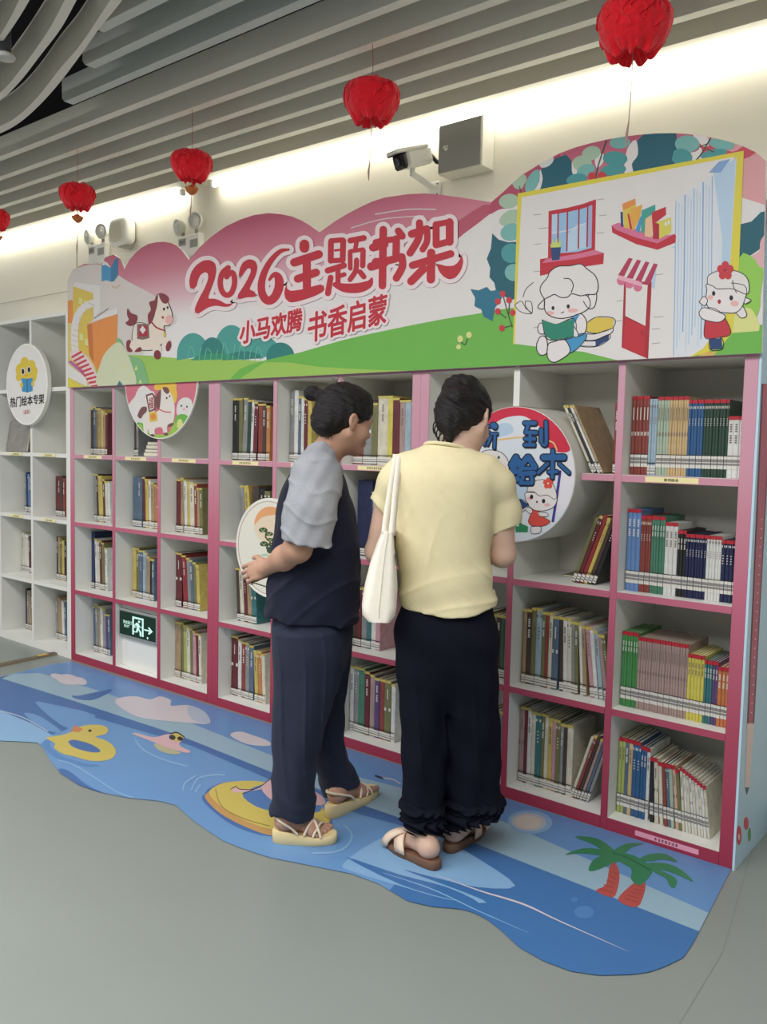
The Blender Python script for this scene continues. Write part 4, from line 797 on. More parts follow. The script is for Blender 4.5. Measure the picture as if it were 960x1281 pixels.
# sun and palms
F = G.frame(600, 960, 3.)
F.ell(190, 205, 84, 44, lt, 6, .05).ell(185, 205, 66, 34, D('sun_ring', (180, 182, 196)), 7, .05).ell(182, 205, 50, 26, D('sun_cream', (206, 194, 182)), 8, .05)
F.poly([(438, 462), (475, 440), (490, 370), (512, 360), (526, 400), (520, 450), (500, 488)], trunk, 7, 3).poly([(520, 498), (560, 450), (590, 430), (622, 432), (618, 475), (590, 525)], trunk, 7, 3)
for k in range(5): F.line([(455 + k*12, 455 - k*16), (500 + k*4, 470 - k*17)], 3, D('trunk_dark', (150, 56, 54)), 8); F.line([(545 + k*12, 492 - k*12), (596 + k*5, 505 - k*14)], 3, D('trunk_dark', (150, 56, 54)), 8)
for pts in ([(500, 320), (440, 305), (380, 305), (320, 328), (380, 322), (450, 330), (500, 345)], [(510, 315), (460, 275), (410, 260), (358, 260), (420, 285), (460, 310), (500, 335)], [(495, 325), (520, 300), (560, 285), (618, 285), (570, 300), (540, 325)], [(480, 330), (430, 345), (410, 385), (440, 385), (500, 360), (540, 345)],
            [(500, 330), (540, 320), (600, 340), (650, 380), (630, 420), (600, 442), (570, 420), (570, 380), (530, 355)], [(600, 345), (640, 325), (700, 325), (745, 355), (690, 345), (640, 352)], [(630, 360), (700, 360), (760, 385), (803, 428), (750, 405), (690, 385), (640, 385)], [(650, 378), (700, 395), (740, 420), (735, 450), (715, 445), (700, 415), (660, 395)]): F.poly(pts, palm, 9, 3)
F.line([(500, 320), (560, 340), (640, 385)], 5, D('palm_dark', (30, 104, 70)), 10)
pr = G.build('printed_picture', fm); pr.location = (-2., .4, 0)
# ================================================================== books
PAL = {'dark brown': (78, 60, 52), 'tan': (172, 142, 100), 'yellow': (206, 180, 78), 'cream': (212, 204, 180), 'white': (214, 214, 210), 'grey': (138, 140, 140), 'slate blue': (84, 106, 132),
       'dark blue': (36, 52, 100), 'red': (160, 44, 48), 'maroon': (112, 40, 48), 'olive': (120, 118, 70), 'green': (62, 112, 76), 'orange': (204, 124, 62), 'pale blue': (150, 178, 196), 'pink': (198, 140, 150),
       'black': (40, 40, 44), 'purple': (92, 66, 122), 'teal': (52, 118, 124), 'brick red': (150, 62, 52), 'sky blue': (88, 132, 196), 'sage': (164, 184, 158), 'sand': (206, 172, 116), 'forest green': (44, 74, 60),
       'navy': (32, 40, 84), 'mint': (66, 132, 104), 'mauve': (170, 140, 132), 'bright green': (64, 146, 72), 'lemon': (216, 202, 70), 'amber': (206, 112, 56), 'lime': (170, 184, 88), 'mid blue': (40, 92, 150), 'peach': (214, 168, 146)}
def dull(c, a=.22, g=.9): m_ = sum(c)/3; return tuple((x + (m_-x)*a)*g for x in c)
BM = {k: mat('cover_' + k.replace(' ', '_'), dull(v), .45, .34, 34., spec=.4) for k, v in PAL.items()}
M_page = mat('page_edges', (206, 198, 178), .8, .06, 60.)
M_stk = mat('spine_sticker', (196, 194, 188), .5, .08, 90.)
M_bar = mat('sticker_code', (120, 118, 118), .6, .2, 300.)
M_tape = mat('clear_tape_line', (34, 32, 34), .4, 0.)
M_ytape = mat('yellow_tape', (182, 166, 92), .5, .15, 60.)
M_rtape = mat('red_tape', (160, 36, 48), .5, .06)
M_title = mat('title_white', (190, 188, 180), .5, 0.)
M_titled = mat('title_dark', (112, 98, 92), .5, 0.)
_on = ['first', 'second', 'third', 'fourth', 'fifth', 'sixth', 'seventh', 'eighth', 'ninth']
ORD = ['', *_on, 'tenth', 'eleventh', 'twelfth', 'thirteenth', 'fourteenth', 'fifteenth', 'sixteenth', 'seventeenth', 'eighteenth', 'nineteenth', 'twentieth', *['twenty-' + q for q in _on], 'thirtieth', *['thirty-' + q for q in _on], 'fortieth']
ROWN = {0: 'top', 1: 'first', 2: 'second', 3: 'third', 4: 'bottom'}
_bm = {}
LIGHT = {'white', 'cream', 'yellow', 'lemon', 'sand', 'pale blue', 'sage', 'lime', 'peach', 'pink', 'tan', 'mauve'}
def book_meshes(w, h, d, col, cap, style):
    key = (round(w, 4), round(h, 3), round(d, 3), col, cap, style)
    if key in _bm: return _bm[key]
    t = .0016 if w > .008 else .001
    b = MB()
    # cover: two boards and a rounded spine, open at the three page edges
    b.bbox((0, .002, 0), (t, d, h), .0006); b.bbox((w-t, .002, 0), (w, d, h), .0006)
    n = 5; sp = [(w/2 - w/2*math.cos(PI*i/n), .002 - .003*math.sin(PI*i/n)) for i in range(n+1)]; inn = [(t if i == 0 else w-t if i == n else x, .0035) for i, (x, y) in enumerate(sp)]
    vs = [(x, y, z) for z in (0, h) for x, y in sp] + [(x, y, z) for z in (0, h) for x, y in inn]; m = n+1; fs = []
    for i in range(n): fs += [(i, i+1, m+i+1, m+i), (i, 2*m+i, 2*m+i+1, i+1), (m+i, m+i+1, 3*m+i+1, 3*m+i)]
    b.add(vs, fs, 0)
    k = 1
    if style:                                     # small lettering / bands down the spine
        y = -.0013; c = w/2; q = min(w*.20, .0040)
        if style == 1:
            z = h*.88
            for i in range(9):
                if i not in (4,): b.box((c-q, y, z - q*1.5), (c+q, y+.0004, z), 1)
                z -= q*2.1
                if z < h*.30: break
        elif style == 2:
            b.box((.001, y+.0006, h*.885), (w-.001, y+.0012, h*.92), 1); z = h*.76
            for i in range(4): b.box((c-q*.7, y, z - q*1.4), (c+q*.7, y+.0004, z), 1); z -= q*3.4
        elif style == 3:
            b.box((.001, y+.0006, h*.50), (w-.001, y+.0012, h*.55), 1); b.box((c-q*.6, y, h*.7), (c+q*.6, y+.0004, h*.86), 1)
    cm = b.mesh('picture_book', [BM[col], M_titled if col in LIGHT else M_title])
    p = MB(); p.box((t+.0002, .004, .002), (w-t-.0002, d-.003, h-.003)); pm = p.mesh('page_block', [M_page])
    s = MB(); y = -.0018; e = .0006
    if cap == 'r' or style == 9:                   # new stock: a broad call-number band under a black line
        s.box((e, y, .028), (w-e, y+.0006, .070), 0); s.box((e, y-.0003, .040), (w-e, y, .047), 1); s.box((e, y-.0003, .050), (w-e, y, .060), 1); s.box((e, y-.0004, .0702), (w-e, y+.0006, .0728), 2)
    else:                                          # older stock: white label at the foot, thin black tape line above
        s.box((e, y, .006), (w-e, y+.0006, .034), 0); s.box((e*2, y-.0003, .012), (w-e*2, y, .017), 1); s.box((e*2, y-.0003, .022), (w-e*2, y, .025), 1); s.box((0, y-.0004, .040), (w, y+.0006, .0432), 2)
    sm = s.mesh('spine_sticker', [M_stk, M_bar, M_tape])
    cm2 = None
    if cap:
        c = MB(); c.box((e*.5, -.002, h-(.009 if cap == 'y' else .011)), (w-e*.5, .008, h+.0006), 0); cm2 = c.mesh('spine_tape', [M_ytape if cap == 'y' else M_rtape])
    _bm[key] = (cm, pm, sm, cm2)
    return _bm[key]
NB = [0]
def put_book(x, y, z, w, h, d, col, cap, style, tilt, label, group, name='picture_book', small=False):
    cm, pm, sm, c2 = book_meshes(w, h, d, col, cap, style)
    o = link(name, cm, None, (x, y, z)); o.rotation_euler = (0, tilt, 0); tag(o, label, 'book', group)
    link('page_block', pm, o); link('spine_sticker', sm, o)
    if c2: link('spine_tape', c2, o)
    NB[0] += 1
    return o
COLN = ['first', 'second', 'third', 'fourth', 'fifth', 'sixth', 'seventh', 'eighth', 'ninth']
def cell(u, k, r, books, recess=.09, x_start=.004, where=None):
    """books = list of (width, height, colour, cap, style, tilt in degrees); laid from the left wall of the pigeon-hole"""
    if u < 2 and len(books) > 4: books = [(round(b_[0]*(1.42 if u >= 0 else 1.25), 4), *b_[1:]) for i_, b_ in enumerate(books) if i_ % 4 != 2]
    xa, xb = cell_x(u, k) if u >= 0 else (WX + TO + k*(.4033+TI), WX + TO + k*(.4033+TI) + .4033)
    z = SH[r][1] + .0006; x = xa + x_start; n = 0; prev = 0.
    where = where or f'{ROWN[r]} row, {COLN[u*3+k]} pink column'
    group = 'books in the ' + where
    for (w, h, col, cap, style, tilt) in books:
        a = math.radians(tilt); n += 1
        d = .185 + .03*((n*37 + r*11 + k*7) % 10)/10
        if a >= 0:                                   # leans to the right: pivot on its lower right corner
            dx = w/math.cos(a); ox = x; oz = w*math.sin(a)
            if a > prev + 1e-6: pass
        else:
            dx = w/math.cos(a); ox = x; oz = 0.
        if a < prev: x += h*(math.sin(prev) - math.sin(a)) * .98; ox = x
        ox = x
        lab = f'{col}-spined picture book, {ORD[n]} from left, {where}'
        put_book(ox, recess + .004*((n*53 + k*17 + r*5) % 7)/7, z + (oz if a > 0 else 0.), w, h, d, col, cap, style, a, lab, group)
        x += dx; prev = a
    return x
def mixed(seed, n, pal, w=(.012, .026), h=(.24, .30), cap='y', tilt=0., hslope=0.):
    R = random.Random(seed); out = []
    for i in range(n):
        c = R.choice(pal); hh = R.uniform(*h) + hslope*i
        out.append((round(R.uniform(*w), 3), round(hh, 2), c, cap if R.random() < .75 else None, R.choice([0, 0, 1, 2, 3]), tilt))
    return out
P1 = ['dark brown', 'slate blue', 'pale blue', 'tan', 'yellow', 'cream', 'maroon', 'olive', 'grey']
P2 = ['cream', 'tan', 'brick red', 'grey', 'yellow', 'olive', 'white', 'dark brown', 'pink', 'teal']
W0 = lambda *a: [tuple(x) for x in a]
B = lambda s: [(float(a)/1000, float(h)/100, c.replace('_', ' '), {'y': 'y', 'r': 'r', '-': None}[cp], int(st), float(t)) for a, h, c, cp, st, t in (q.split(',') for q in s.split())]
# first pink bookcase (only the part of each row that shows past the divider)
cell(0, 0, 1, B('18,28,dark_brown,y,0,0 20,29,slate_blue,y,1,0 22,29,pale_blue,y,2,0 16,28,olive,y,0,0 24,28,tan,y,1,0 16,27,yellow,y,0,0 18,27,dark_brown,y,2,0 16,26,tan,y,1,0 14,25,maroon,y,0,0'), .105)
cell(0, 0, 2, B('18,29,grey,y,0,-3 16,29,dark_brown,y,1,-3 22,28,cream,y,0,-3 32,28,yellow,y,2,-3 18,26,dark_brown,y,1,-3 18,25,cream,y,0,-3 16,25,tan,y,1,-3 16,25,white,y,0,-3'), .105, .03)
cell(0, 0, 3, B('26,35,dark_blue,-,0,0 18,31,white,y,1,-2 18,31,slate_blue,y,0,-2 16,30,cream,y,2,-2 20,30,maroon,y,1,-2 20,29,olive,y,0,-2 22,28,yellow,y,3,-2 16,26,white,y,1,-2'), .105)
cell(0, 0, 4, B('18,28,slate_blue,y,0,-2 20,30,grey,y,1,-2 16,30,pale_blue,y,0,-2 18,29,tan,y,2,-2 16,29,white,y,1,-2 22,28,grey,y,0,-2 20,27,brick_red,y,1,-2 16,25,purple,y,0,-2 16,25,slate_blue,y,1,-2'), .105, .02)
cell(0, 1, 1, B('22,26,dark_brown,-,0,0 20,25,grey,-,1,0'), .12)
cell(0, 1, 2, B('30,29,slate_blue,-,0,0 36,29,slate_blue,-,1,0 16,28,white,y,1,-2 18,29,maroon,y,0,-2 20,28,yellow,y,2,-2 16,28,white,y,1,-2 18,27,grey,y,0,-2 24,26,tan,y,1,-2 16,25,orange,y,0,-2 24,24,slate_blue,y,3,-2'), .1, .02)
cell(0, 1, 3, B('24,29,yellow,y,0,0 18,29,olive,y,1,0 16,29,white,y,0,0 26,28,slate_blue,y,2,0 18,28,pale_blue,y,1,0 16,27,grey,y,0,0 20,26,yellow,y,2,0 16,25,tan,y,1,0 14,24,black,y,0,0 16,24,slate_blue,y,1,0'), .1, .02)
cell(0, 2, 1, [])
cell(0, 2, 2, B('30,29,maroon,y,0,0 18,30,tan,y,1,0 24,29,slate_blue,y,2,-2 18,29,white,y,1,-2 16,28,yellow,y,0,-2 26,28,cream,y,1,-2 16,27,dark_brown,y,3,-2 18,27,brick_red,y,1,-2 14,25,tan,y,0,-2 16,25,olive,y,1,-2'), .095)
cell(0, 2, 3, B('38,30,maroon,y,3,0 26,29,red,y,1,-4 24,28,pink,y,2,-4 20,28,grey,y,0,-4 18,27,slate_blue,y,1,-4 18,26,olive,y,0,-4 18,26,tan,y,1,-4 18,25,yellow,y,2,-4'), .095)
cell(0, 2, 4, B('34,31,tan,y,1,0 14,31,olive,y,0,-2 16,31,dark_brown,y,1,-2 20,30,lime,y,2,-2 20,30,cream,y,1,-2 18,29,olive,y,0,-2 16,29,white,y,1,-2 18,28,pink,y,2,-2 16,27,maroon,y,0,-2 16,27,cream,y,1,-2 14,26,tan,y,0,-2'), .095)
# middle bookcase
cell(1, 0, 1, B('32,31,black,y,1,0 20,31,olive,y,0,0 24,31,mauve,y,2,0 24,31,grey,y,1,2 18,30,forest_green,y,0,2 14,30,white,y,1,2 20,29,tan,y,0,2 20,29,maroon,y,2,2 22,28,brick_red,y,0,0 18,28,dark_brown,y,1,0 20,27,cream,y,3,0 18,27,orange,y,1,0'), .075)
cell(1, 0, 2, B('18,28,grey,y,0,-6 26,28,yellow,y,1,-6 14,27,tan,y,0,-6 34,28,dark_brown,-,0,0 30,27,black,-,1,0 28,26,olive,-,2,0'), .08, .06)
cell(1, 0, 3, B('18,27,dark_brown,y,0,-4 20,27,cream,y,1,-4 16,27,yellow,y,0,-4 20,26,maroon,y,2,-4 22,26,tan,y,1,-4 26,25,teal,y,3,-4 22,25,forest_green,y,0,-4'), .08, .03)
cell(1, 0, 4, B('38,31,maroon,y,3,0 18,30,white,y,1,0 16,30,olive,y,0,0 22,29,brick_red,y,1,0 20,29,grey,y,2,0 22,28,slate_blue,y,1,0 16,27,dark_brown,y,0,-3 18,26,yellow,y,1,-3 22,26,orange,y,2,-3 16,25,cream,y,0,-3'), .08)
cell(1, 1, 1, B('22,34,grey,-,1,0 18,34,white,-,0,0 26,33,dark_brown,-,0,0 14,31,slate_blue,y,1,0 14,31,white,y,0,0 16,30,maroon,y,2,0 20,30,mauve,y,1,0 18,29,yellow,y,0,0'), .075)
cell(1, 2, 1, B('40,29,brick_red,y,1,0 34,28,grey,y,3,0 24,27,forest_green,y,1,0 24,27,olive,y,0,0 40,30,cream,y,1,0 20,30,lemon,y,0,0 30,29,dark_brown,y,2,0 26,29,maroon,y,0,0 22,28,mauve,y,1,0 22,28,pale_blue,y,0,0 18,28,slate_blue,y,2,0 14,27,yellow,y,1,0'), .07)
cell(1, 2, 2, B('60,34,navy,-,0,0 20,29,slate_blue,y,1,0 16,29,pale_blue,y,0,0 18,29,grey,y,1,0 20,28,white,y,2,0 16,28,yellow,y,1,0 18,28,tan,y,0,0'), .075, .03)
cell(1, 2, 3, B('18,27,dark_brown,y,0,0 20,27,maroon,y,1,0 16,27,olive,y,0,0 22,27,grey,y,2,0 18,26,teal,y,1,0 20,26,white,y,0,0 18,26,cream,y,1,0 18,26,pink,y,2,0'), .08, .01)
cell(1, 2, 4, B('16,30,white,y,1,0 20,30,grey,y,2,0 14,30,white,y,0,0 26,30,mint,y,0,0 22,29,maroon,y,1,0 20,28,mauve,y,0,0 24,28,cream,y,2,0 20,27,purple,y,1,0 20,27,brick_red,y,0,0 26,27,olive,y,3,0 24,26,teal,y,1,0 16,26,white,y,0,0'), .08, .004)
# right bookcase, column beside the woman in yellow and the middle column
cell(2, 0, 3, B('22,26,olive,y,2,0 20,25,tan,y,0,0 22,25,dark_brown,y,1,0 20,25,green,y,0,0 20,25,white,y,1,0 18,25,slate_blue,y,0,0'), .07, .262)
cell(2, 0, 4, B('20,26,brick_red,y,0,0 22,26,black,y,1,0 20,26,grey,y,0,0 20,26,mauve,y,1,0 16,26,dark_brown,y,0,0'), .07, .284)
cell(2, 1, 3, B('16,29,tan,y,0,0 22,29,dark_brown,y,1,0 18,30,olive,y,0,0 26,30,pale_blue,y,2,0 16,29,olive,y,1,0 14,29,brick_red,y,0,0 16,29,cream,y,1,0 26,28,slate_blue,y,3,0 16,28,dark_brown,y,0,-2 16,28,white,y,1,-2 18,28,cream,y,2,-2 14,27,grey,y,0,-2 14,27,olive,y,1,-2 12,27,white,y,0,-4 14,26,tan,y,1,-4 18,26,pink,y,2,-7 14,26,white,y,0,-7 16,25,pale_blue,y,1,-8 14,24,mauve,y,0,-9 14,24,olive,y,2,-10'), .07, .008)
cell(2, 1, 4, B('22,30,mauve,y,3,0 16,30,maroon,y,0,0 16,30,white,y,1,0 18,29,cream,y,0,0 24,29,teal,y,2,0 16,29,olive,y,1,0 14,29,cream,y,0,0 18,28,yellow,y,1,0 16,28,pink,y,0,0 18,28,olive,y,2,0 14,27,grey,y,1,0 14,27,dark_brown,y,0,0 24,27,cream,y,0,0'), .075, .004)
xa, xb = cell_x(2, 1)
def leaning(u, k, r, x_foot, items, recess, where, start):
    """books sloping to the right against the divider: x_foot of the first, then feet step right"""
    z = SH[r][1] + .0008; x = x_foot; n = start
    for (w, h, col, cap, style, tilt, step) in items:
        a = math.radians(tilt); n += 1
        put_book(x - w*math.cos(a), recess, z + w*math.sin(a) if a > 0 else z, w, h, .19, col, cap, style, a, f'{col}-spined picture book leaning right, {ORD[n]} from left, {where}', 'leaning books in the ' + where)
        x += step
fan = lambda cols, tilt, w=.011, gap=.0013, dt=0.: [(w, .26 + .006*(i % 3), c, 'y' if i % 2 else None, (i*2) % 4, tilt - dt*i, w/math.cos(math.radians(tilt)) + gap) for i, c in enumerate(cols)]
leaning(2, 1, 4, xb - .082 - .0645, fan(['cream', 'brick red', 'dark brown', 'mauve', 'slate blue', 'grey'], 17), .07, 'bottom row, eighth pink column', 13)
leaning(2, 1, 2, xb - .092 - .081, fan(['olive', 'maroon', 'red', 'yellow', 'dark brown', 'black'], 19, .014), .075, 'second row, eighth pink column', 0)
# first row beside the drum: four books leaning left on the drum and one upright
def lean_left(items, x_foot, recess, where, r):
    z = SH[r][1] + .0008; x = x_foot; n = 0
    for (w, h, col, cap, style, tilt, step) in items:
        a = math.radians(tilt); n += 1
        put_book(x, recess, z, w, h, .21, col, cap, style, a, f'{col}-spined picture book leaning left on the drum sign, {ORD[n]} of four', 'leaning books in the ' + where)
        x += step
lean_left([(.009, .27, c, 'y', 1, -27, .0116) for c in ('cream', 'black', 'white', 'tan')], xb - .100, .03, 'first row, eighth pink column', 1)
put_book(xb - .022, .028, SH[1][1] + .0006, .018, .25, .2, 'brick red', None, 1, 0, 'upright brick red picture book against the divider beside the drum sign', 'books in the first row, eighth pink column')
# a booklet lying flat under the drum
o = MB(); o.bbox((0, 0, 0), (.17, .12, .008), .001); fl = o.build('booklet', BM['olive'], None, (xa+.11, .19, SH[2][1] + .0005), .1)
tag(fl, 'thin booklet lying flat on the shelf below the drum sign', 'book'); o = MB(); o.box((.003, -.0006, .0015), (.169, .119, .0065)); o.build('page_block', M_page, fl)
# matching sets in the last column
S = lambda n, w, h, c, st, cap='r': [(w, h, c, cap, st, 0.)]*n
nine = dict(recess=.06)
cell(2, 2, 1, S(5, .0125, .272, 'brick red', 3) + S(3, .0095, .262, 'pale blue', 2, None) + S(4, .0105, .268, 'sage', 3) + S(7, .0092, .268, 'sand', 3) + S(5, .010, .255, 'mid blue', 2) + S(8, .0102, .255, 'forest green', 2) + S(3, .0172, .20, 'white', 1), .055)
cell(2, 2, 2, S(3, .0165, .288, 'sky blue', 1) + S(4, .0095, .268, 'brick red', 2) + S(5, .0098, .268, 'mint', 1) + S(3, .0145, .25, 'white', 1) + S(3, .010, .226, 'black', 1) + S(7, .0098, .216, 'navy', 2) + S(5, .0098, .216, 'white', 2) + S(4, .0125, .205, 'navy', 2), .055)
cell(2, 2, 3, S(6, .0098, .268, 'bright green', 1, 'r') + S(18, .0098, .256, 'mauve', 3) + S(5, .0112, .226, 'lemon', 1) + S(3, .0088, .214, 'teal', 1) + S(2, .0095, .214, 'purple', 1) + S(3, .0125, .20, 'amber', 1), .055)
low = []
for i in range(11): low.append((.0095, .222 - .0055*i, ['cream', 'white'][i % 2], 'r', 2 if i % 3 else 3, -5 - .3*i))
cell(2, 2, 4, S(2, .012, .275, 'lime', 1) + S(1, .014, .275, 'slate blue', 1) + S(1, .014, .275, 'sand', 1) + S(2, .015, .274, 'mid blue', 2) + S(2, .011, .262, 'mid blue', 1) + S(1, .012, .258, 'white', 1)
     + B('14,23,black,r,0,-2 14,23,cream,r,3,-3 13,22,cream,r,0,-4 12,22,brick_red,r,0,-5 12,22,slate_blue,r,2,-5 12,22,sage,r,0,-5 12,22,peach,r,3,-6 12,21,olive,r,0,-6') + low[:9], .065)
# plain white bookcase
wh = lambda k, r: f'{ROWN[r]} row, {["", "left", "right"][k]} column of plain white bookcase'
cell(-1, 1, 0, B('30,31,pale_blue,-,1,0 22,30,white,-,0,0 20,30,grey,-,2,0'), .1, .10, wh(1, 0))
cell(-1, 1, 2, B('22,27,grey,-,1,-2 24,27,dark_blue,-,0,-2 24,26,sky_blue,-,2,-2 20,26,dark_blue,-,1,-2'), .14, .05, wh(1, 2))
cell(-1, 2, 2, B('26,26,maroon,-,0,0 24,26,maroon,-,1,0 22,26,dark_brown,-,2,0 24,26,dark_brown,-,0,0 20,25,brick_red,-,1,0'), .13, .04, wh(2, 2))
cell(-1, 1, 3, B('30,27,cream,-,1,0 18,26,white,-,0,0 22,26,pink,-,1,-2 20,26,white,-,2,-2 20,25,maroon,-,1,-2 18,25,black,-,0,-2'), .14, .01, wh(1, 3))
cell(-1, 2, 3, B('16,28,black,-,1,0 18,28,tan,-,0,0 20,27,white,-,1,0 22,27,olive,-,2,0 18,26,yellow,-,0,0 22,26,black,-,1,0'), .13, .05, wh(2, 3))
cell(-1, 1, 4, B('18,28,black,-,0,0 20,27,grey,-,1,0 18,27,white,-,0,-2 22,27,tan,-,2,-2 18,26,slate_blue,-,1,-2'), .14, .05, wh(1, 4))
cell(-1, 2, 4, B('20,28,grey,-,1,-3 18,28,tan,-,0,-3 16,27,white,-,1,-3 22,27,tan,-,2,-3 22,26,white,-,0,-3 20,25,slate_blue,-,1,-3'), .13, .03, wh(2, 4))
# large picture book facing out in the second white pigeon-hole
p = on_y(20, 548, .045)
o = MB(); o.bbox((-.135, -.006, 0), (.135, .006, .20), .001); fl = o.build('picture_book', mat('cover_photo_grey', (128, 126, 120), .5, .35, 16.), None, (max(float(p[0]), -.742), .045, SH[1][1] + .003), 0.); fl.rotation_euler = (-.16, 0, 0)
tag(fl, 'grey picture book standing face-out under the round cloud sign', 'book'); o = MB(); o.box((-.132, -.0045, .003), (.1356, .0045, .2003)); o.build('page_block', M_page, fl)
# small slanted stack under the pony sign
xa, xb = cell_x(0, 1)
for i in range(4):
    o = MB(); w_ = .15 - .01*i; o.bbox((0, 0, 0), (w_, .18, .02), .002); c = ['white', 'slate blue', 'white', 'grey'][i]
    f = o.build('picture_book', BM[c], None, (xa + .13 + .012*i, .10, SH[1][1] + .002 + .0208*i)); tag(f, f'{c} picture book lying flat under the pony sign, {["bottom", "second from bottom", "third from bottom", "topmost"][i]} of its stack', 'book', 'flat stack under the pony sign')
    o = MB(); o.box((.003, -.0006, .003), (w_+.0006, .177, .017)); o.build('page_block', M_page, f)
# ================================================================== things on the wall
M_plw = mat('plastic_white', (226, 224, 216), .4, .02)
M_plg = mat('plastic_grey', (150, 150, 146), .45, .03)
M_blk = mat('plastic_black', (26, 26, 30), .35, .03)
M_steel = mat('grey_enamel', (146, 146, 142), .45, .03, 8.)
M_chrome = mat('chrome', (190, 190, 188), .2, 0., metal=.9)
# metal cabinet
yf = .305
p0, p1, p2 = on_y(550, 155, yf), on_y(603, 208, yf), on_y(603, 146, yf)
bx0, bx1, bz0, bz1 = float(p0[0]), float(p1[0]), float(p1[2]) + .005, float((p0[2] + p2[2])/2)
t = thing('metal_box', 'grey lockable metal box on the wall beside the security camera', 'box', ((bx0+bx1)/2, WALL_Y, bz0))
hw, hh = (bx1-bx0)/2, bz1-bz0
b = MB(); b.bbox((-hw, yf-WALL_Y, 0), (hw, -.001, hh), .003); b.build('case', mat('case_white', (206, 204, 196), .45, .02), t)
b = MB(); b.bbox((-hw+.004, yf-WALL_Y-.008, .004), (hw-.004, yf-WALL_Y-.0005, hh-.004), .002); d = b.build('door', M_steel, t)
b = MB(); Mx = Matrix.Translation((-hw+.045, yf-WALL_Y-.008, hh*.50)) @ Matrix.Rotation(PI/2, 4, 'X'); b.lathe([(0, 0), (.014, 0), (.014, .004), (.008, .006), (.008, .012), (0, .012)], 20, 0, Mx); b.build('lock', M_chrome, d)
# bullet camera
q = on_y(545, 236, WALL_Y)
t = thing('security_camera', 'white bullet security camera with black face left of the metal box', 'camera', (q[0], WALL_Y, q[2]))
O = np.array([q[0], WALL_Y, q[2]])
pA = on_y(500, 202, .17) - O; pB = on_y(530, 196, .30) - O
ax = Vector(pB - pA).normalized(); zx = (Vector((0, 0, 1)) - ax*ax.z).normalized(); yx = ax.cross(zx)
Mx = Matrix(((*[ax.x, yx.x, zx.x], pA[0]), (*[ax.y, yx.y, zx.y], pA[1]), (*[ax.z, yx.z, zx.z], pA[2]), (0, 0, 0, 1)))
L = float(np.linalg.norm(pB - pA))
b = MB(); b.bbox((.02, -.038, -.036), (L+.03, .038, .040), .014, 0, Mx); b.build('housing', M_plw, t)
b = MB(); b.bbox((-.035, -.042, .030), (L+.01, .042, .047), .006, 0, Mx); b.build('sun_shield', M_plw, t)
b = MB(); b.bbox((-.012, -.037, -.035), (.022, .037, .031), .010, 0, Mx); f = b.build('face', M_blk, t)
b = MB(); b.bbox((-.034, -.036, .026), (.02, .036, .0295), .001, 0, Mx); b.build('shield_lining', M_blk, t)
b = MB(); b.lathe([(0, 0), (.019, 0), (.019, .006), (.013, .003), (0, .003)], 24, 0, Mx @ Matrix.Translation((-.0125, 0, -.002)) @ Matrix.Rotation(-PI/2, 4, 'Y')); b.build('lens', mat('lens_glass', (40, 40, 56), .1, 0., spec=.8), f)
b = MB(); m0 = Mx @ Vector((L*.45, 0, -.036)); m1 = m0 + Vector((0, 0, -.035)); b.tube([m0, m0 + Vector((0, 0, -.018)), m1], .012, 14); b.tube([m1 + Vector((0, 0, .01)), m1 + Vector((.03, .06, -.02)), Vector((0, -.012, 0))], [.013, .013, .014], 14)
b.build('bracket', M_plw, t)
b = MB(); b.bbox((-.035, -.014, -.045), (.035, -.001, .03), .006); b.build('wall_plate', M_plw, t)
b = MB()
for x, z in ((-.02, -.03), (.02, -.03), (.02, .015)): b.sphere((x, -.0145, z), .0035, 6)
b.build('screw', M_blk, t)
b = MB(); e = Mx @ Vector((L+.03, 0, -.002)); dst = Vector((bx0 - O[0] + .0, yf + .05 - WALL_Y, bz0 + .07 - O[2])); b.tube([e, e + ax*.02, (e+dst)/2 + Vector((0, 0, -.012)), dst - Vector((.02, 0, 0)), dst], .010, 12); b.build('cable_sleeve', M_blk, t)
# wall speaker
q = on_y(154, 291, .34)
t = thing('wall_speaker', 'rounded white wall speaker above the left end of the banner', 'speaker', (q[0], WALL_Y, q[2]))
def rounded(c, r, pw=.32, n=14):
    vs = []; q = lambda x, p: math.copysign(abs(x)**p, x)
    for i in range(n+1):
        a = -PI/2 + PI*i/n
        for k in range(2*n): th = 2*PI*k/(2*n); vs.append((c[0] + r[0]*q(math.cos(a), pw)*q(math.cos(th), pw), c[1] + r[1]*q(math.cos(a), pw)*q(math.sin(th), pw), c[2] + r[2]*q(math.sin(a), pw)))
    m_ = MB(); m_.add(vs, [(i*2*n+k, i*2*n+(k+1) % (2*n), (i+1)*2*n+(k+1) % (2*n), (i+1)*2*n+k) for i in range(n) for k in range(2*n)], 0, True); return m_
rounded((-.01, -.062, 0), (.10, .045, .088), .5).build('cabinet', M_plw, t)
rounded((-.014, -.098, 0), (.075, .014, .066), .6).build('grille', mat('grille_cream', (208, 204, 188), .6, .1, 300., bump=.3, bscale=900.), t)
b = MB(); b.bbox((-.05, -.0195, -.06), (.06, -.001, .075), .008); b.build('wall_bracket', M_plg, t)
b = MB(); b.bbox((-.02, -.086, -.093), (.075, -.03, -.0855), .003); b.build('base_lip', M_plg, t)
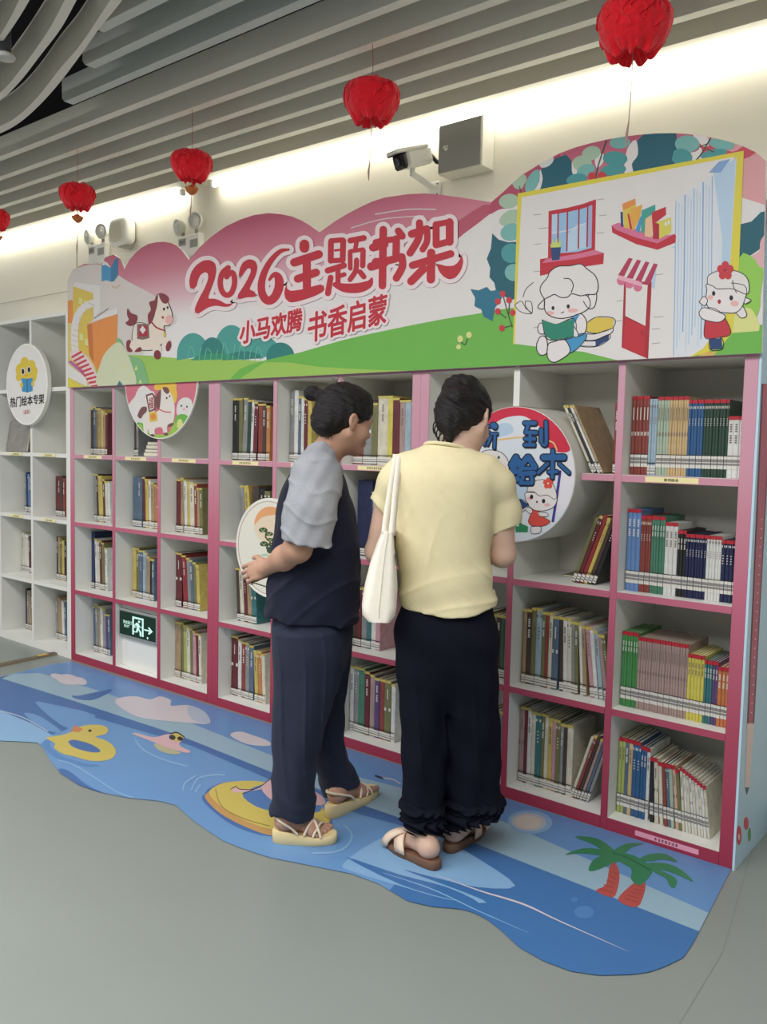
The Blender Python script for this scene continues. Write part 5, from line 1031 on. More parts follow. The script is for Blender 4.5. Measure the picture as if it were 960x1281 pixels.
# twin-head emergency lights
def emergency(px, py, label, flip=1, cover=True):
    q = on_y(px, py, WALL_Y)
    t = thing('emergency_light', label, 'light', (q[0], WALL_Y, q[2]), 0, 'twin-head emergency lights')
    b = MB(); b.bbox((-.10, -.045, -.075), (.10, -.001, .05), .008); b.build('battery_case', M_plw, t)
    b = MB(); b.box((-.085, -.0466, -.01), (-.02, -.0451, .03)); b.box((.02, -.0466, -.03), (.09, -.0451, .015)); b.build('label_plate', M_plg, t)
    g = Art(lambda X, Y, h: (X, -.0470 - h, Y)); small_print(g, 3, -.052, .010, .013, M_blk); g.build('label_lettering', t)
    for s, zz in ((-1, .10), (1, .115)):
        b = MB(); b.tube([(s*.06, -.03, .05), (s*.065, -.035, .075)], .010, 10); b.tube([(s*.065, -.03, .078), (s*.07, -.05, zz)], .008, 10)
        hd = b.build('lamp_arm', M_plg, t)
        Mx = Matrix.Translation((s*.078, -.045, zz)) @ Matrix.Rotation(PI/2 + .1, 4, 'X') @ Matrix.Rotation(.25*s, 4, 'Y')
        b = MB(); b.lathe([(0, -.03), (.03, -.025), (.045, .0), (.048, .018), (.044, .022), (.038, .014), (0, .010)], 26, 0, Mx); b.build('lamp_head', mat('lamp_white', (206, 206, 200), .3, .03), t)
        b = MB(); b.lathe([(0, .0145), (.037, .0155), (.0375, .0185), (0, .019)], 26, 0, Mx); b.sphere(Mx @ Vector((0, 0, .018)), .010, 8); b.build('reflector', mat('reflector', (206, 206, 202), .3, .05), t)
    return t
emergency(243, 306, 'white twin-head emergency light behind the banner hump, right of the wall speaker')
emergency(128, 316, 'white emergency light half hidden behind the wall speaker and banner')
# socket, floor channel
q = on_y(951, 930, WALL_Y)
t = thing('wall_socket', 'grey wall socket low on the wall right of the bookcase end panel', 'socket', (q[0]+.03, WALL_Y, q[2]))
b = MB(); b.bbox((-.06, -.012, -.045), (.06, -.001, .045), .004); b.build('plate', M_plg, t)
b = MB()
for x in (-.03, .03):
    for s in (-.012, .012): b.box((x+s-.002, -.0126, -.008), (x+s+.002, -.0119, .008))
b.build('slots', M_blk, t)
a, c = on_z(-14, 836, 0), on_z(70, 818, 0)
dv = c - a; L = float(np.hypot(dv[0], dv[1])); t = thing('cable_cover', 'worn brown cable cover strip on the floor in front of the white bookcase', 'cable cover', (a[0], a[1], 0), math.atan2(dv[1], dv[0]))
b = MB(); b.prism([(0, -.03, .0005), (0, .03, .0005), (0, .018, .012), (0, -.018, .012)], (L, 0, 0)); b.build('strip', mat('worn_brown', (104, 94, 78), .6, .3, 30.), t)
b = MB(); b.box((L*.72, -.016, .0121), (L*.86, .016, .0128)); b.build('yellow_tape', mat('worn_yellow', (200, 160, 70), .6, .15, 30.), t)
b = MB(); b.box((L*.90, -.016, .0121), (L*.96, .016, .0128)); b.build('black_tape', M_blk, t)

# ================================================================== red paper flower lanterns
M_red = mat('tissue_red', (214, 26, 40), .8, .22, 50., spec=.15, sheen=.25, bump=.7, bscale=70.)
_b = M_red.node_tree.nodes['Principled BSDF']; _b.inputs['Subsurface Weight'].default_value = .35; _b.inputs['Subsurface Radius'].default_value = (.03, .006, .006)
M_string = mat('red_string', (190, 60, 60), .7, .05)
M_cord = mat('tassel_cord', (150, 120, 110), .7, .1)
M_bead = mat('gilt_bead', (176, 104, 56), .35, .2, 60., metal=.4)
def lantern(px, py, y, rad, hgt, label, bead, drop, seed, gap=0.):
    q = on_y(px, py, y); rnd = random.Random(seed)
    t = thing('paper_lantern', label, 'lantern', (q[0], y, q[2]), 0, 'red paper flower lanterns hanging from the ceiling slats')
    b = MB(); nz, nn = 34, 144; vs = []; fs = []       # gathered tissue ball: full at the shoulder, drawn in and frilled at the foot, hollow below
    pt_ = [0., .06, .14, .26, .40, .55, .70, .82, .92, 1., 1.06, 1.0]; pr_ = [.10, .40, .68, .90, 1., 1., .93, .80, .64, .52, .40, .16]; pz_ = [1., .99, .93, .78, .48, .10, -.30, -.60, -.84, -1., -.90, -.50]
    p1, p2, p3 = rnd.uniform(0, 6), rnd.uniform(0, 6), rnd.uniform(0, 6)
    for i in range(nz+1):
        u = i/nz*11; k0 = min(10, int(u)); f_ = u - k0; f_ = f_*f_*(3-2*f_)*.4 + f_*.6
        pr = pr_[k0] + (pr_[k0+1]-pr_[k0])*f_; pz = pz_[k0] + (pz_[k0+1]-pz_[k0])*f_
        foot = max(0, 1 - abs(u - 9.)/2.2); head = max(0, 1 - abs(u - 1.2)/1.5); bel = max(0, math.sin(PI*min(1, u/9)))
        for j in range(nn):
            a = 2*PI*j/nn
            rr = 1 + bel*(.030*math.sin(3*a + p1) + .018*math.sin(5*a + p2 + u*.3) - .030*abs(math.sin(9*a + .5*math.sin(u + p3)))) + foot*(.13*math.sin(10*a + p2) + .07*math.sin(23*a + p3)) + head*(.10*math.sin(8*a + p1) + .06*math.sin(17*a))
            vs.append((rad*pr*rr*math.cos(a), rad*pr*rr*math.sin(a), hgt/2*(pz + foot*(.09*math.sin(7*a + p1) + .06*math.sin(15*a + p3)) + head*(.10*math.sin(6*a + p2) + .05*math.sin(19*a)))))
    for i in range(nz):
        for j in range(nn): fs.append((i*nn+j, i*nn+(j+1) % nn, (i+1)*nn+(j+1) % nn, (i+1)*nn+j))
    b.add(vs, fs, 0, True)
    b.add([vs[j] for j in range(nn)], [tuple(range(nn))], 0, True)
    for k in range(26):                                # loose leaf edges standing a little proud of the ball
        a = 2*PI*k/26 + rnd.uniform(-.1, .1); e0, e1 = rnd.uniform(-.75, .2), rnd.uniform(.4, .95); L_ = []
        for n_ in range(9):
            ph = e0 + (e1-e0)*n_/8; z_ = hgt/2*ph; rb = rad*float(np.interp(-ph, [-1, -.93, -.78, -.48, -.1, .3, .6, .84, 1.], [.4, .68, .90, 1., 1., .93, .80, .64, .5])); w_ = .12*math.sin(n_*.9 + k)
            L_ += [(rb*.93*math.cos(a + w_), rb*.93*math.sin(a + w_), z_), (rb*1.025*math.cos(a + w_ + .07), rb*1.025*math.sin(a + w_ + .07), z_)]
        b.add(L_, [(2*n_, 2*n_+1, 2*n_+3, 2*n_+2) for n_ in range(8)], 0, True)
    b.build('paper_ball', M_red, t)
    top = zc(q[0]) - q[2]
    b = MB(); b.tube([(0, 0, hgt/2 - .01), (.004, 0, (hgt/2+top)/2), (0, 0, top)], .0011, 6); b.tube([(0, 0, hgt/2 - .012), (0, 0, hgt/2+.012)], .005, 8); b.build('hanging_string', M_string, t)
    z = -hgt/2 + .015
    b = MB(); b.tube([(0, 0, z), (.002, 0, z - .06), (-.003, 0, z-drop*.7), (-.006, .0, z-drop)], .0014, 6); b.tube([(-.003, 0, z - drop*.72), (-.008, 0, z-drop*.86), (-.006, 0, z-drop)], [.002, .004, .0015], 8); b.build('tassel_cord', M_cord, t)
    if bead:
        b = MB(); Mx = Matrix.Translation((0, 0, z - bead))
        vs = []; b.lathe([(0, -.022), (.010, -.020), (.024, -.008), (.027, 0), (.024, .008), (.010, .020), (0, .022)], 12, 0, Mx, False)
        for k in range(6): b.sphere(Mx @ Vector((.022*math.cos(k*PI/3), .022*math.sin(k*PI/3), .006)), .008, 6)
        b.build('gilt_ornament', M_bead, t)
    return t
LY = -.375
lantern(793, 37, LY, .105, .158, 'red paper lantern over the right end of the banner, nearest and largest', 0, .27, 1)
lantern(465, 128, LY, .102, .142, 'red paper lantern hanging in front of the ceiling, left of the security camera', 0, .22, 2)
lantern(240, 208, LY, .090, .124, 'red paper lantern with gilt bead above the twin-head emergency light', .055, .17, 3)
lantern(97, 246, LY, .089, .120, 'red paper lantern with gilt bead left of the wall speaker', .065, .24, 4)
lantern(-4, 275, LY, .070, .112, 'red paper lantern cut by the left edge of the photo', .06, .2, 5)
# ================================================================== smooth implicit modelling for bodies, hair and clothes
class Sdf:
    def __init__(s, lo, hi, h):
        s.lo = np.array(lo, float); s.h = h; s.n = [int(math.ceil((b-a)/h)) + 1 for a, b in zip(lo, hi)]
        s.D = np.full(s.n, .06, np.float32)
    def reg(s, lo, hi, pad):
        sl = []; ax = []
        for i in range(3):
            a = max(0, int((lo[i]-pad-s.lo[i])/s.h)); b = min(s.n[i], int((hi[i]+pad-s.lo[i])/s.h) + 2)
            if b <= a: return None, None
            sl.append(slice(a, b)); ax.append((s.lo[i] + s.h*np.arange(a, b)).astype(np.float32))
        return tuple(sl), (ax[0][:, None, None], ax[1][None, :, None], ax[2][None, None, :])
    def put(s, fn, lo, hi, k=.01, cut=False):
        sl, X = s.reg(lo, hi, k + .02)
        if sl is None: return s
        d = fn(*X); a = s.D[sl]
        if cut:
            d = -d; h = np.maximum(k - np.abs(a-d), 0)/k; s.D[sl] = np.maximum(a, d) + h*h*k*.25
        else:
            h = np.maximum(k - np.abs(a-d), 0)/k; s.D[sl] = np.minimum(a, d) - h*h*k*.25
        return s
    def cap(s, a, b, ra, rb=None, k=.012, cut=False):
        rb = ra if rb is None else rb; a = np.array(a, float); b = np.array(b, float); ab = b-a; l2 = float(ab @ ab) or 1e-9; m = max(ra, rb)
        def fn(X, Y, Z):
            t = np.clip(((X-a[0])*ab[0] + (Y-a[1])*ab[1] + (Z-a[2])*ab[2])/l2, 0, 1)
            return np.sqrt((X-a[0]-t*ab[0])**2 + (Y-a[1]-t*ab[1])**2 + (Z-a[2]-t*ab[2])**2) - (ra + (rb-ra)*t)
        return s.put(fn, np.minimum(a, b)-m, np.maximum(a, b)+m, k, cut)
    def chain(s, pts, rs, k=.012):
        for i in range(len(pts)-1): s.cap(pts[i], pts[i+1], rs[i], rs[i+1], k)
        return s
    def ell(s, c, r, fr=None, k=.012, cut=False):
        c = np.array(c, float); fr = np.eye(3) if fr is None else np.array(fr, float); m = max(r)
        def fn(X, Y, Z):
            q = [((X-c[0])*f[0] + (Y-c[1])*f[1] + (Z-c[2])*f[2]) for f in fr]
            k0 = np.sqrt(sum((a/b)**2 for a, b in zip(q, r))); k1 = np.sqrt(sum((a/(b*b))**2 for a, b in zip(q, r))) + 1e-6
            return k0*(k0-1)/k1
        return s.put(fn, c-m, c+m, k, cut)
    def loft(s, rows, k=.02, p=2., grow=0., cut=False):
        rows = sorted(rows); W = np.array([r[0] for r in rows]); Q = np.array([r[1:5] for r in rows])
        if len(rows) > 3:                              # ease the outline between the given sections
            n_ = max(30, int((W[-1]-W[0])/.006)); W2 = np.linspace(W[0], W[-1], n_); Q2 = np.stack([np.interp(W2, W, Q[:, i]) for i in range(4)], 1); hw = max(1, int(.022/((W[-1]-W[0])/n_)))
            for _ in range(2):
                pad = np.concatenate([2*Q2[:1] - Q2[1:hw+1][::-1], Q2, 2*Q2[-1:] - Q2[-hw-1:-1][::-1]]); Q2 = np.stack([np.convolve(pad[:, i], np.ones(2*hw+1)/(2*hw+1), 'valid') for i in range(4)], 1)
            W, Q = W2, Q2
        def fn(X, Y, Z):
            z = Z.ravel(); f = lambda i: np.interp(z, W, Q[:, i]).astype(np.float32)[None, None, :]
            ker = lambda a: a
            cu, cv, ru, rv = f(0), f(1), f(2)+grow, f(3)+grow
            du, dv = np.abs(X-cu), np.abs(Y-cv)
            k0 = ((du/ru)**p + (dv/rv)**p)**(1/p); k1 = np.sqrt((du/ru**2)**2 + (dv/rv**2)**2) + 1e-5
            d = np.where(k0 > .3, k0*(k0-1)/k1, -np.minimum(ru, rv)*.7)
            return np.maximum(d, np.maximum(Z-W[-1]-grow*0, W[0]-Z))
        lo = (min(Q[:, 0]-Q[:, 2])-abs(grow), min(Q[:, 1]-Q[:, 3])-abs(grow), W[0]); hi = (max(Q[:, 0]+Q[:, 2])+abs(grow), max(Q[:, 1]+Q[:, 3])+abs(grow), W[-1])
        return s.put(fn, lo, hi, k, cut)
    def half(s, p, n, k=.004, lo=None, hi=None):
        """keep the side the normal points away from"""
        p = np.array(p, float); n = np.array(n, float); n = n/np.linalg.norm(n)
        big = s.lo + s.h*np.array(s.n)
        return s.put(lambda X, Y, Z: -((X-p[0])*n[0] + (Y-p[1])*n[1] + (Z-p[2])*n[2]), s.lo if lo is None else lo, big if hi is None else hi, k, True)
    def disp(s, fn):
        sl, X = s.reg(s.lo, s.lo + s.h*np.array(s.n), 0); s.D[sl] += fn(*X).astype(np.float32); return s
    def clear(s, lo, hi, plane):
        """drop the coarse version of a part (where plane > 0 in the box) that a finer mesh replaces"""
        sl, X = s.reg(lo, hi, 0)
        if sl is not None: s.D[sl] = np.maximum(s.D[sl], plane(*X))
        return s
    def smooth(s, it=1):
        for _ in range(it):
            for ax in range(3):
                a = s.D; s.D = a.copy(); c = [slice(None)]*3; l = list(c); r = list(c); m = list(c)
                m[ax] = slice(1, -1); l[ax] = slice(0, -2); r[ax] = slice(2, None); s.D[tuple(m)] = .5*a[tuple(m)] + .25*a[tuple(l)] + .25*a[tuple(r)]
        return s
    def mesh(s, name, mats):
        D = s.D; D[0], D[-1] = .05, .05; D[:, 0], D[:, -1] = .05, .05; D[:, :, 0], D[:, :, -1] = .05, .05
        I = D < 0; n = np.array(D.shape)
        cnt = np.zeros(n-1, np.int8)
        for i in (0, 1):
            for j in (0, 1):
                for k in (0, 1): cnt += I[i:n[0]-1+i, j:n[1]-1+j, k:n[2]-1+k]
        act = np.argwhere((cnt > 0) & (cnt < 8)); idx = np.full(n-1, -1, np.int32); idx[tuple(act.T)] = np.arange(len(act))
        cv = {(i, j, k): D[act[:, 0]+i, act[:, 1]+j, act[:, 2]+k] for i in (0, 1) for j in (0, 1) for k in (0, 1)}
        P = np.zeros((len(act), 3)); c = np.zeros(len(act))
        for ax in range(3):
            for a in (0, 1):
                for b in (0, 1):
                    q0 = [a, b]; q0.insert(ax, 0); q1 = [a, b]; q1.insert(ax, 1)
                    d0, d1 = cv[tuple(q0)], cv[tuple(q1)]; m = (d0 < 0) != (d1 < 0)
                    t = d0[m]/(d0[m]-d1[m]); p = np.tile(np.array(q0, float), (m.sum(), 1)); p[:, ax] = t; P[m] += p; c[m] += 1
        V = s.lo + s.h*(act + P/c[:, None]); F = []
        for ax in range(3):
            u, v = (ax+1) % 3, (ax+2) % 3
            a = [slice(1, -1)]*3; a[ax] = slice(0, -1); b = [slice(1, -1)]*3; b[ax] = slice(1, None)
            m = I[tuple(a)] != I[tuple(b)]; e = np.argwhere(m); off = np.ones(3, int); off[ax] = 0; e = e + off
            ins = I[tuple(e.T)]
            def g(du, dv): q = e.copy(); q[:, u] -= du; q[:, v] -= dv; return idx[tuple(q.T)]
            quad = np.stack([g(1, 1), g(0, 1), g(0, 0), g(1, 0)], 1); quad[~ins] = quad[~ins][:, ::-1]; F.append(quad)
        F = np.concatenate(F); F = F[(F >= 0).all(1)]
        me = bpy.data.meshes.new(name); me.vertices.add(len(V)); me.vertices.foreach_set('co', V.astype(np.float32).ravel())
        me.loops.add(F.size); me.loops.foreach_set('vertex_index', F.ravel().astype(np.int32)); me.polygons.add(len(F))
        me.polygons.foreach_set('loop_start', (np.arange(len(F))*4).astype(np.int32)); me.polygons.foreach_set('use_smooth', np.ones(len(F), bool))
        for m in (mats if isinstance(mats, (list, tuple)) else [mats]): me.materials.append(m)
        me.update(calc_edges=True); me.validate(); return me

def merge(name, sdfs, m):
    """one body mesh out of a coarse body and finer hands and feet grown from the same shapes"""
    vs, fs, o = [], [], 0
    for s_ in sdfs:
        me = s_.mesh('tmp', m); n = len(me.vertices); v = np.empty(n*3, np.float32); me.vertices.foreach_get('co', v); vs.append(v); q = np.empty(len(me.loops), np.int32); me.loops.foreach_get('vertex_index', q); fs.append(q + o); o += n; bpy.data.meshes.remove(me)
    V = np.concatenate(vs); F = np.concatenate(fs); me = bpy.data.meshes.new(name); me.vertices.add(o); me.vertices.foreach_set('co', V); me.loops.add(len(F)); me.loops.foreach_set('vertex_index', F); nf = len(F)//4
    me.polygons.add(nf); me.polygons.foreach_set('loop_start', (np.arange(nf)*4).astype(np.int32)); me.polygons.foreach_set('use_smooth', np.ones(nf, bool)); me.materials.append(m); me.update(calc_edges=True); return me
class Fig:
    """a person's own upright frame: u = photo right, v = away from the camera, w = up; at() reads a photo point at depth v"""
    def __init__(s, px, py):
        s.o = on_z(px, py, 0.); s.d0 = float((s.o - CAM) @ AX_F)
    def at(s, px, py, v=0.):
        d = ray(px, py); P = CAM + d*(s.d0 + v)/(d @ AX_F) - s.o
        return np.array([P @ AX_R, v, P[2]])
    def fl(s, px, py, z):
        P = on_z(px, py, z) - s.o; return np.array([P @ AX_R, P @ AX_F, z])
    def row(s, y, xl, xr, v, rv):
        a, b = s.at(xl, y, v), s.at(xr, y, v); return ((a[2]+b[2])/2, (a[0]+b[0])/2, v, (b[0]-a[0])/2, rv)
def unit(a): a = np.array(a, float); return a/np.linalg.norm(a)
class Head:
    def __init__(s, c, yaw, pitch, sc=1., tilt=0.):
        s.c = np.array(c, float); s.k = sc
        f = np.array([math.cos(yaw)*math.cos(pitch), math.sin(yaw)*math.cos(pitch), -math.sin(pitch)])
        sd = unit(np.cross([math.sin(tilt)*-math.sin(yaw), math.sin(tilt)*math.cos(yaw), math.cos(tilt)], f)); s.f, s.s, s.u = f, sd, np.cross(f, sd)
        s.fr = [s.f, s.s, s.u]
    def p(s, a, b, c): return s.c + s.k*(a*s.f + b*s.s + c*s.u)
    def r(s, *a): return [x*s.k for x in a]
    def skull(s, S):
        k = s.k
        S.ell(s.p(-.012, 0, .03), s.r(.093, .073, .086), s.fr, .01)
        S.ell(s.p(.022, 0, -.03), s.r(.062, .058, .078), s.fr, .03)
        for sg in (-1, 1):
            S.cap(s.p(-.004, sg*.052, -.05), s.p(.055, sg*.014, -.090), .021*k, .018*k, .02)
            S.ell(s.p(.051, sg*.033, -.034), s.r(.030, .027, .030), s.fr, .02)
            S.ell(s.p(.070, sg*.027, .016), s.r(.016, .026, .010), s.fr, .014)
        S.ell(s.p(.067, 0, -.094), s.r(.016, .018, .016), s.fr, .016)
        for sg in (-1, 1): S.ell(s.p(.090, sg*.031, -.003), s.r(.015, .018, .011), s.fr, .012, True)
        for sg in (-1, 1): S.ell(s.p(.0755, sg*.031, .0005), s.r(.0105, .0155, .0085), s.fr, .005)
        S.cap(s.p(.080, 0, .004), s.p(.100, 0, -.031), .0065*k, .0100*k, .010)
        for sg in (-1, 1): S.ell(s.p(.091, sg*.011, -.035), s.r(.010, .008, .007), s.fr, .006)
        S.ell(s.p(.080, 0, -.062), s.r(.014, .022, .012), s.fr, .012)
        S.ell(s.p(.0895, 0, -.0575), s.r(.0065, .017, .0050), s.fr, .004); S.ell(s.p(.0875, 0, -.0670), s.r(.0070, .015, .0055), s.fr, .004)
        for sg in (-1, 1): s.ear(S, sg)
    def ear(s, S, sg):
        fr = [unit(s.f*.95 + sg*s.s*-.3), unit(s.s + sg*s.f*.3), s.u]
        S.ell(s.p(-.012, sg*.079, -.004), s.r(.019, .0085, .029), fr, .006); S.ell(s.p(-.006, sg*.075, -.030), s.r(.009, .007, .010), fr, .006)
        S.ell(s.p(-.007, sg*.088, -.002), s.r(.011, .007, .019), fr, .003, True)
    def features(s, parent, skin_lip, side=(-1, 1)):
        we, di, lm = mat('eye_white', (206, 198, 192), .3, .02), mat('iris_dark', (30, 22, 20), .2, 0., spec=.6), mat('brow_hair', (40, 32, 30), .7, .1)
        for sg in side:
            b = MB(); b.sphere(s.p(.0735, sg*.031, -.0060), .0105*s.k, 8); b.sphere(s.p(.0800, sg*.0315, -.0095), .0048*s.k, 6, 1); b.build('eye', [we, di], parent)
            b = MB(); b.tube([s.p(.0775, sg*.0195, -.0055), s.p(.0850, sg*.030, -.0062), s.p(.0780, sg*.044, -.0065)], [.0010, .0018, .0010], 6); b.build('eyelash', lm, parent)
            b = MB(); b.tube([s.p(.0845, sg*.015, .0195), s.p(.0850, sg*.030, .0235), s.p(.0745, sg*.046, .0195)], [.0018, .0028, .0012], 6); b.build('eyebrow', lm, parent)
        b = MB(); b.tube([s.p(.0845, -.0185, -.0620), s.p(.0930, -.007, -.0590), s.p(.0930, .007, -.0590), s.p(.0845, .0185, -.0620)], [.0012, .0036, .0036, .0012], 8); b.tube([s.p(.0835, -.016, -.0640), s.p(.0915, -.005, -.0675), s.p(.0915, .005, -.0675), s.p(.0835, .016, -.0640)], [.0012, .0040, .0040, .0012], 8); b.build('lips', skin_lip, parent)
def hand(S, wrist, d, back, thumb, curl=.5, sc=1., spread=.0, tcurl=.4):
    """palm, four bent fingers of unequal length and a thumb leaving the side of the palm near its base"""
    w = np.array(wrist, float); d = unit(d); b = unit(np.array(back) - d*np.dot(back, d)); t = unit(np.cross(d, b)); t = t if np.dot(t, thumb) > 0 else -t
    fr = [d, t, b]; k = sc
    S.ell(w + d*.044*k, [.050*k, .037*k, .014*k], fr, .012); S.cap(w - d*.015*k, w + d*.02*k, .024*k, .022*k, .016)
    for i, (off, ln) in enumerate(((.027, .068), (.0095, .076), (-.008, .070), (-.0245, .056))):
        off *= 1.12; base = w + d*(.078 - .004*abs(i-1))*k + t*off*k; a = 0.12; p = base - d*.02*k; q = base; S.cap(p, q, .0090*k, .0086*k, .005)
        dirn = unit(d + t*spread*(1.5-i)*.12)
        for j, fr_ in enumerate((.46, .31, .23)):
            a += curl*(.55 if j == 0 else .85); v = dirn*math.cos(a) - b*math.sin(a); n = q + v*ln*fr_*k; S.cap(q, n, (.0086 - .0007*j)*k, (.0080 - .0008*j)*k, .0016); q = n
    p = w + d*.018*k + t*.026*k; v = unit(d*.62 + t*.62 - b*.3); q = p + v*.034*k; S.cap(w + d*.012*k + t*.012*k, p, .015*k, .014*k, .01); S.cap(p, q, .0125*k, .0105*k, .006)
    v = unit(d*.85 + t*.25 - b*tcurl); S.cap(q, q + v*.028*k, .0102*k, .0080*k, .003)
def foot(S, heel, toe, z0, z1, ankle, sc=1., splay=1):
    """bare foot standing on a sole that drops from z0 at the heel to z1 at the toes"""
    h = np.array(heel[:2], float); t = np.array(toe[:2], float); L = np.linalg.norm(t-h); d = (t-h)/L; s = np.array([-d[1], d[0]])
    P = lambda a, b, c: np.array([*(h + d*L*a + s*b), (z0 + (z1-z0)*min(1, max(0, (a-.15)/.6))) + c])
    S.ell(P(.11, 0, .025), [.029, .027, .027], None, .02); S.cap(P(.14, 0, .034), ankle, .027, .032, .02); S.cap(P(.18, 0, .03), P(.66, .006*splay, .020), .029, .021, .02); S.cap(P(.30, .004*splay, .052), P(.62, .008*splay, .024), .026, .019, .02)
    S.cap(P(.62, -.024, .014), P(.66, .026, .016), .016, .017, .02)
    for i in range(5):
        o = (.031 - .0155*i)*splay; e = .97 - .035*i - .012*i*i*.5; r = .0115 - .0011*i
        S.cap(P(.68 - .015*i, o*.95, .014), P(e, o, r - .001), r, r*.88, .006)
    return P
def sole(name, heel, toe, width, z0, z1, m, parent, toe_pt=.5, thick_in=.0):
    h = np.array(heel[:2], float); t = np.array(toe[:2], float); L = np.linalg.norm(t-h); d = (t-h)/L; s = np.array([-d[1], d[0]])
    out = [(-.00, 0)]; n = 40; ring = []
    for i in range(n):
        a = 2*PI*i/n; x = .5 - .5*math.cos(a); base = math.sin(a)
        wp = (abs(base)**.62)*(.78 + .24*min(1, max(0, (x-.15)/.5)) - .10*math.exp(-((x-.38)/.13)**2)); ring.append((x, math.copysign(wp, base)*width/2))
    b = MB(); zt = lambda x: z0 + (z1-z0)*min(1, max(0, (x-.2)/.5)) + (.006*max(0, x-.8)/.2)
    lev = []
    for f, g in ((0, .90), (.12, .98), (.5, 1.), (.9, 1.0), (1., .94)): lev.append([(*(h + d*L*(.5 + (x-.5)*(g*.5+.5)) + s*y*g), zt(x)*f + .0006) for x, y in ring])
    vs = [v for l in lev for v in l]; fs = []
    for i in range(len(lev)-1):
        for k in range(n): fs.append((i*n+k, i*n+(k+1) % n, (i+1)*n+(k+1) % n, (i+1)*n+k))
    b.add(vs, fs, 0, True); b.add(lev[0], [tuple(range(n))[::-1]], 0); b.add(lev[-1], [tuple(range(n))], 0)
    return b.build(name, m, parent)
def ribbon(arcA, arcB, th, m, name, parent):
    A = [Vector(p) for p in arcA]; Bq = [Vector(p) for p in arcB]; n = len(A); mid = sum((a+b for a, b in zip(A, Bq)), Vector())/(2*n)
    up = [((a+b)/2 - mid) for a, b in zip(A, Bq)]; nr = []
    for i in range(n):
        tn = (A[min(i+1, n-1)] - A[max(i-1, 0)]).cross(Bq[i]-A[i]).normalized(); nr.append(tn if tn.dot(up[i]) > 0 else -tn)
    vs = A + Bq + [a + q*th for a, q in zip(A, nr)] + [b_ + q*th for b_, q in zip(Bq, nr)]; fs = []
    for i in range(n-1): fs += [(i, i+1, n+i+1, n+i), (2*n+i, 3*n+i, 3*n+i+1, 2*n+i+1), (i, 2*n+i, 2*n+i+1, i+1), (n+i, n+i+1, 3*n+i+1, 3*n+i)]
    fs += [(0, n, 3*n, 2*n), (n-1, 3*n-1, 4*n-1, 2*n-1)]
    b = MB(); b.add(vs, fs, 0, True); return b.build(name, m, parent)

# ================================================================== woman in navy, side-on, hands behind her back
skA = mat('skin_tan', (170, 132, 112), .55, .08, 24., spec=.3, bump=.05, bscale=400.)
lipA = mat('lip_tan', (150, 84, 78), .45, .05)
M_hair = mat('hair_black', (24, 19, 21), .5, .25, 30., spec=.35, bump=.5, bscale=60., aniso=(1.2, 1.2, 7.), gain=.8)
M_navy = mat('cloth_navy', (24, 27, 44), .85, .12, 60., spec=.2, bump=.15, bscale=260., sheen=.05)
M_marl = mat('cloth_grey_marl', (142, 144, 150), .9, .16, 240., spec=.15, bump=.15, bscale=300.)
M_trous = mat('cloth_slate', (36, 41, 58), .85, .10, 50., spec=.2, bump=.12, bscale=240., sheen=.05)
M_espa = mat('sandal_tan', (206, 188, 142), .6, .06, 40.)
M_strapA = mat('sandal_strap', (214, 200, 178), .5, .04)
f = Fig(405, 1030)
HV = -.02
hd = Head(f.at(433, 526, HV), .52, .24, .97)
B1 = Sdf((-.32, -.36, -.005), (.28, .40, 1.66), .0042)
hd.skull(B1)
B1.cap(f.at(401, 577, -.01), f.at(422, 548, HV), .056, .053, .03)
tr = [f.row(y, a, c, 0., rv) for y, a, c, rv in ((572, 384, 420, .08), (584, 372, 427, .14), (600, 362, 430, .165), (630, 354, 440, .16), (680, 350, 443, .155), (730, 346, 444, .155), (775, 344, 440, .165), (800, 350, 436, .165))]
B1.loft([(w, cu, cv, ru*.88, rv*.92) for w, cu, cv, ru, rv in tr], .03)
kneeN, ankN = f.at(374, 905, -.08), f.at(360, 1016, -.12); kneeF, ankF = f.at(404, 895, .095), f.at(424, 982, .145)
B1.chain([f.at(388, 800, -.08), kneeN, ankN], [.072, .048, .034], .03).chain([f.at(396, 800, .08), kneeF, ankF], [.070, .046, .034], .03)
# right arm: shoulder, elbow, wrist behind the back
shR, elR, wrR = f.at(394, 600, -.165), f.at(373, 686, -.205), f.at(335, 709, -.085)
B1.chain([shR, elR], [.055, .045], .03); B1.chain([elR, elR*.55 + wrR*.45 + np.array([0, 0, -.004]), wrR], [.043, .040, .026], .02)
hand(B1, wrR, (-.80, .30, -.30), (-.45, -.85, .15), (0, 0, 1), .42, .90, .3)
shL, elL, wrL = f.at(394, 600, .165), f.at(372, 690, .21), f.at(331, 714, .085)
B1.chain([shL, elL], [.055, .043], .03); B1.chain([elL, wrL], [.040, .025], .02)
hand(B1, wrL, (-.55, -.75, -.10), (-.75, .5, 0.), (0, 0, 1), .55, .86, .2)
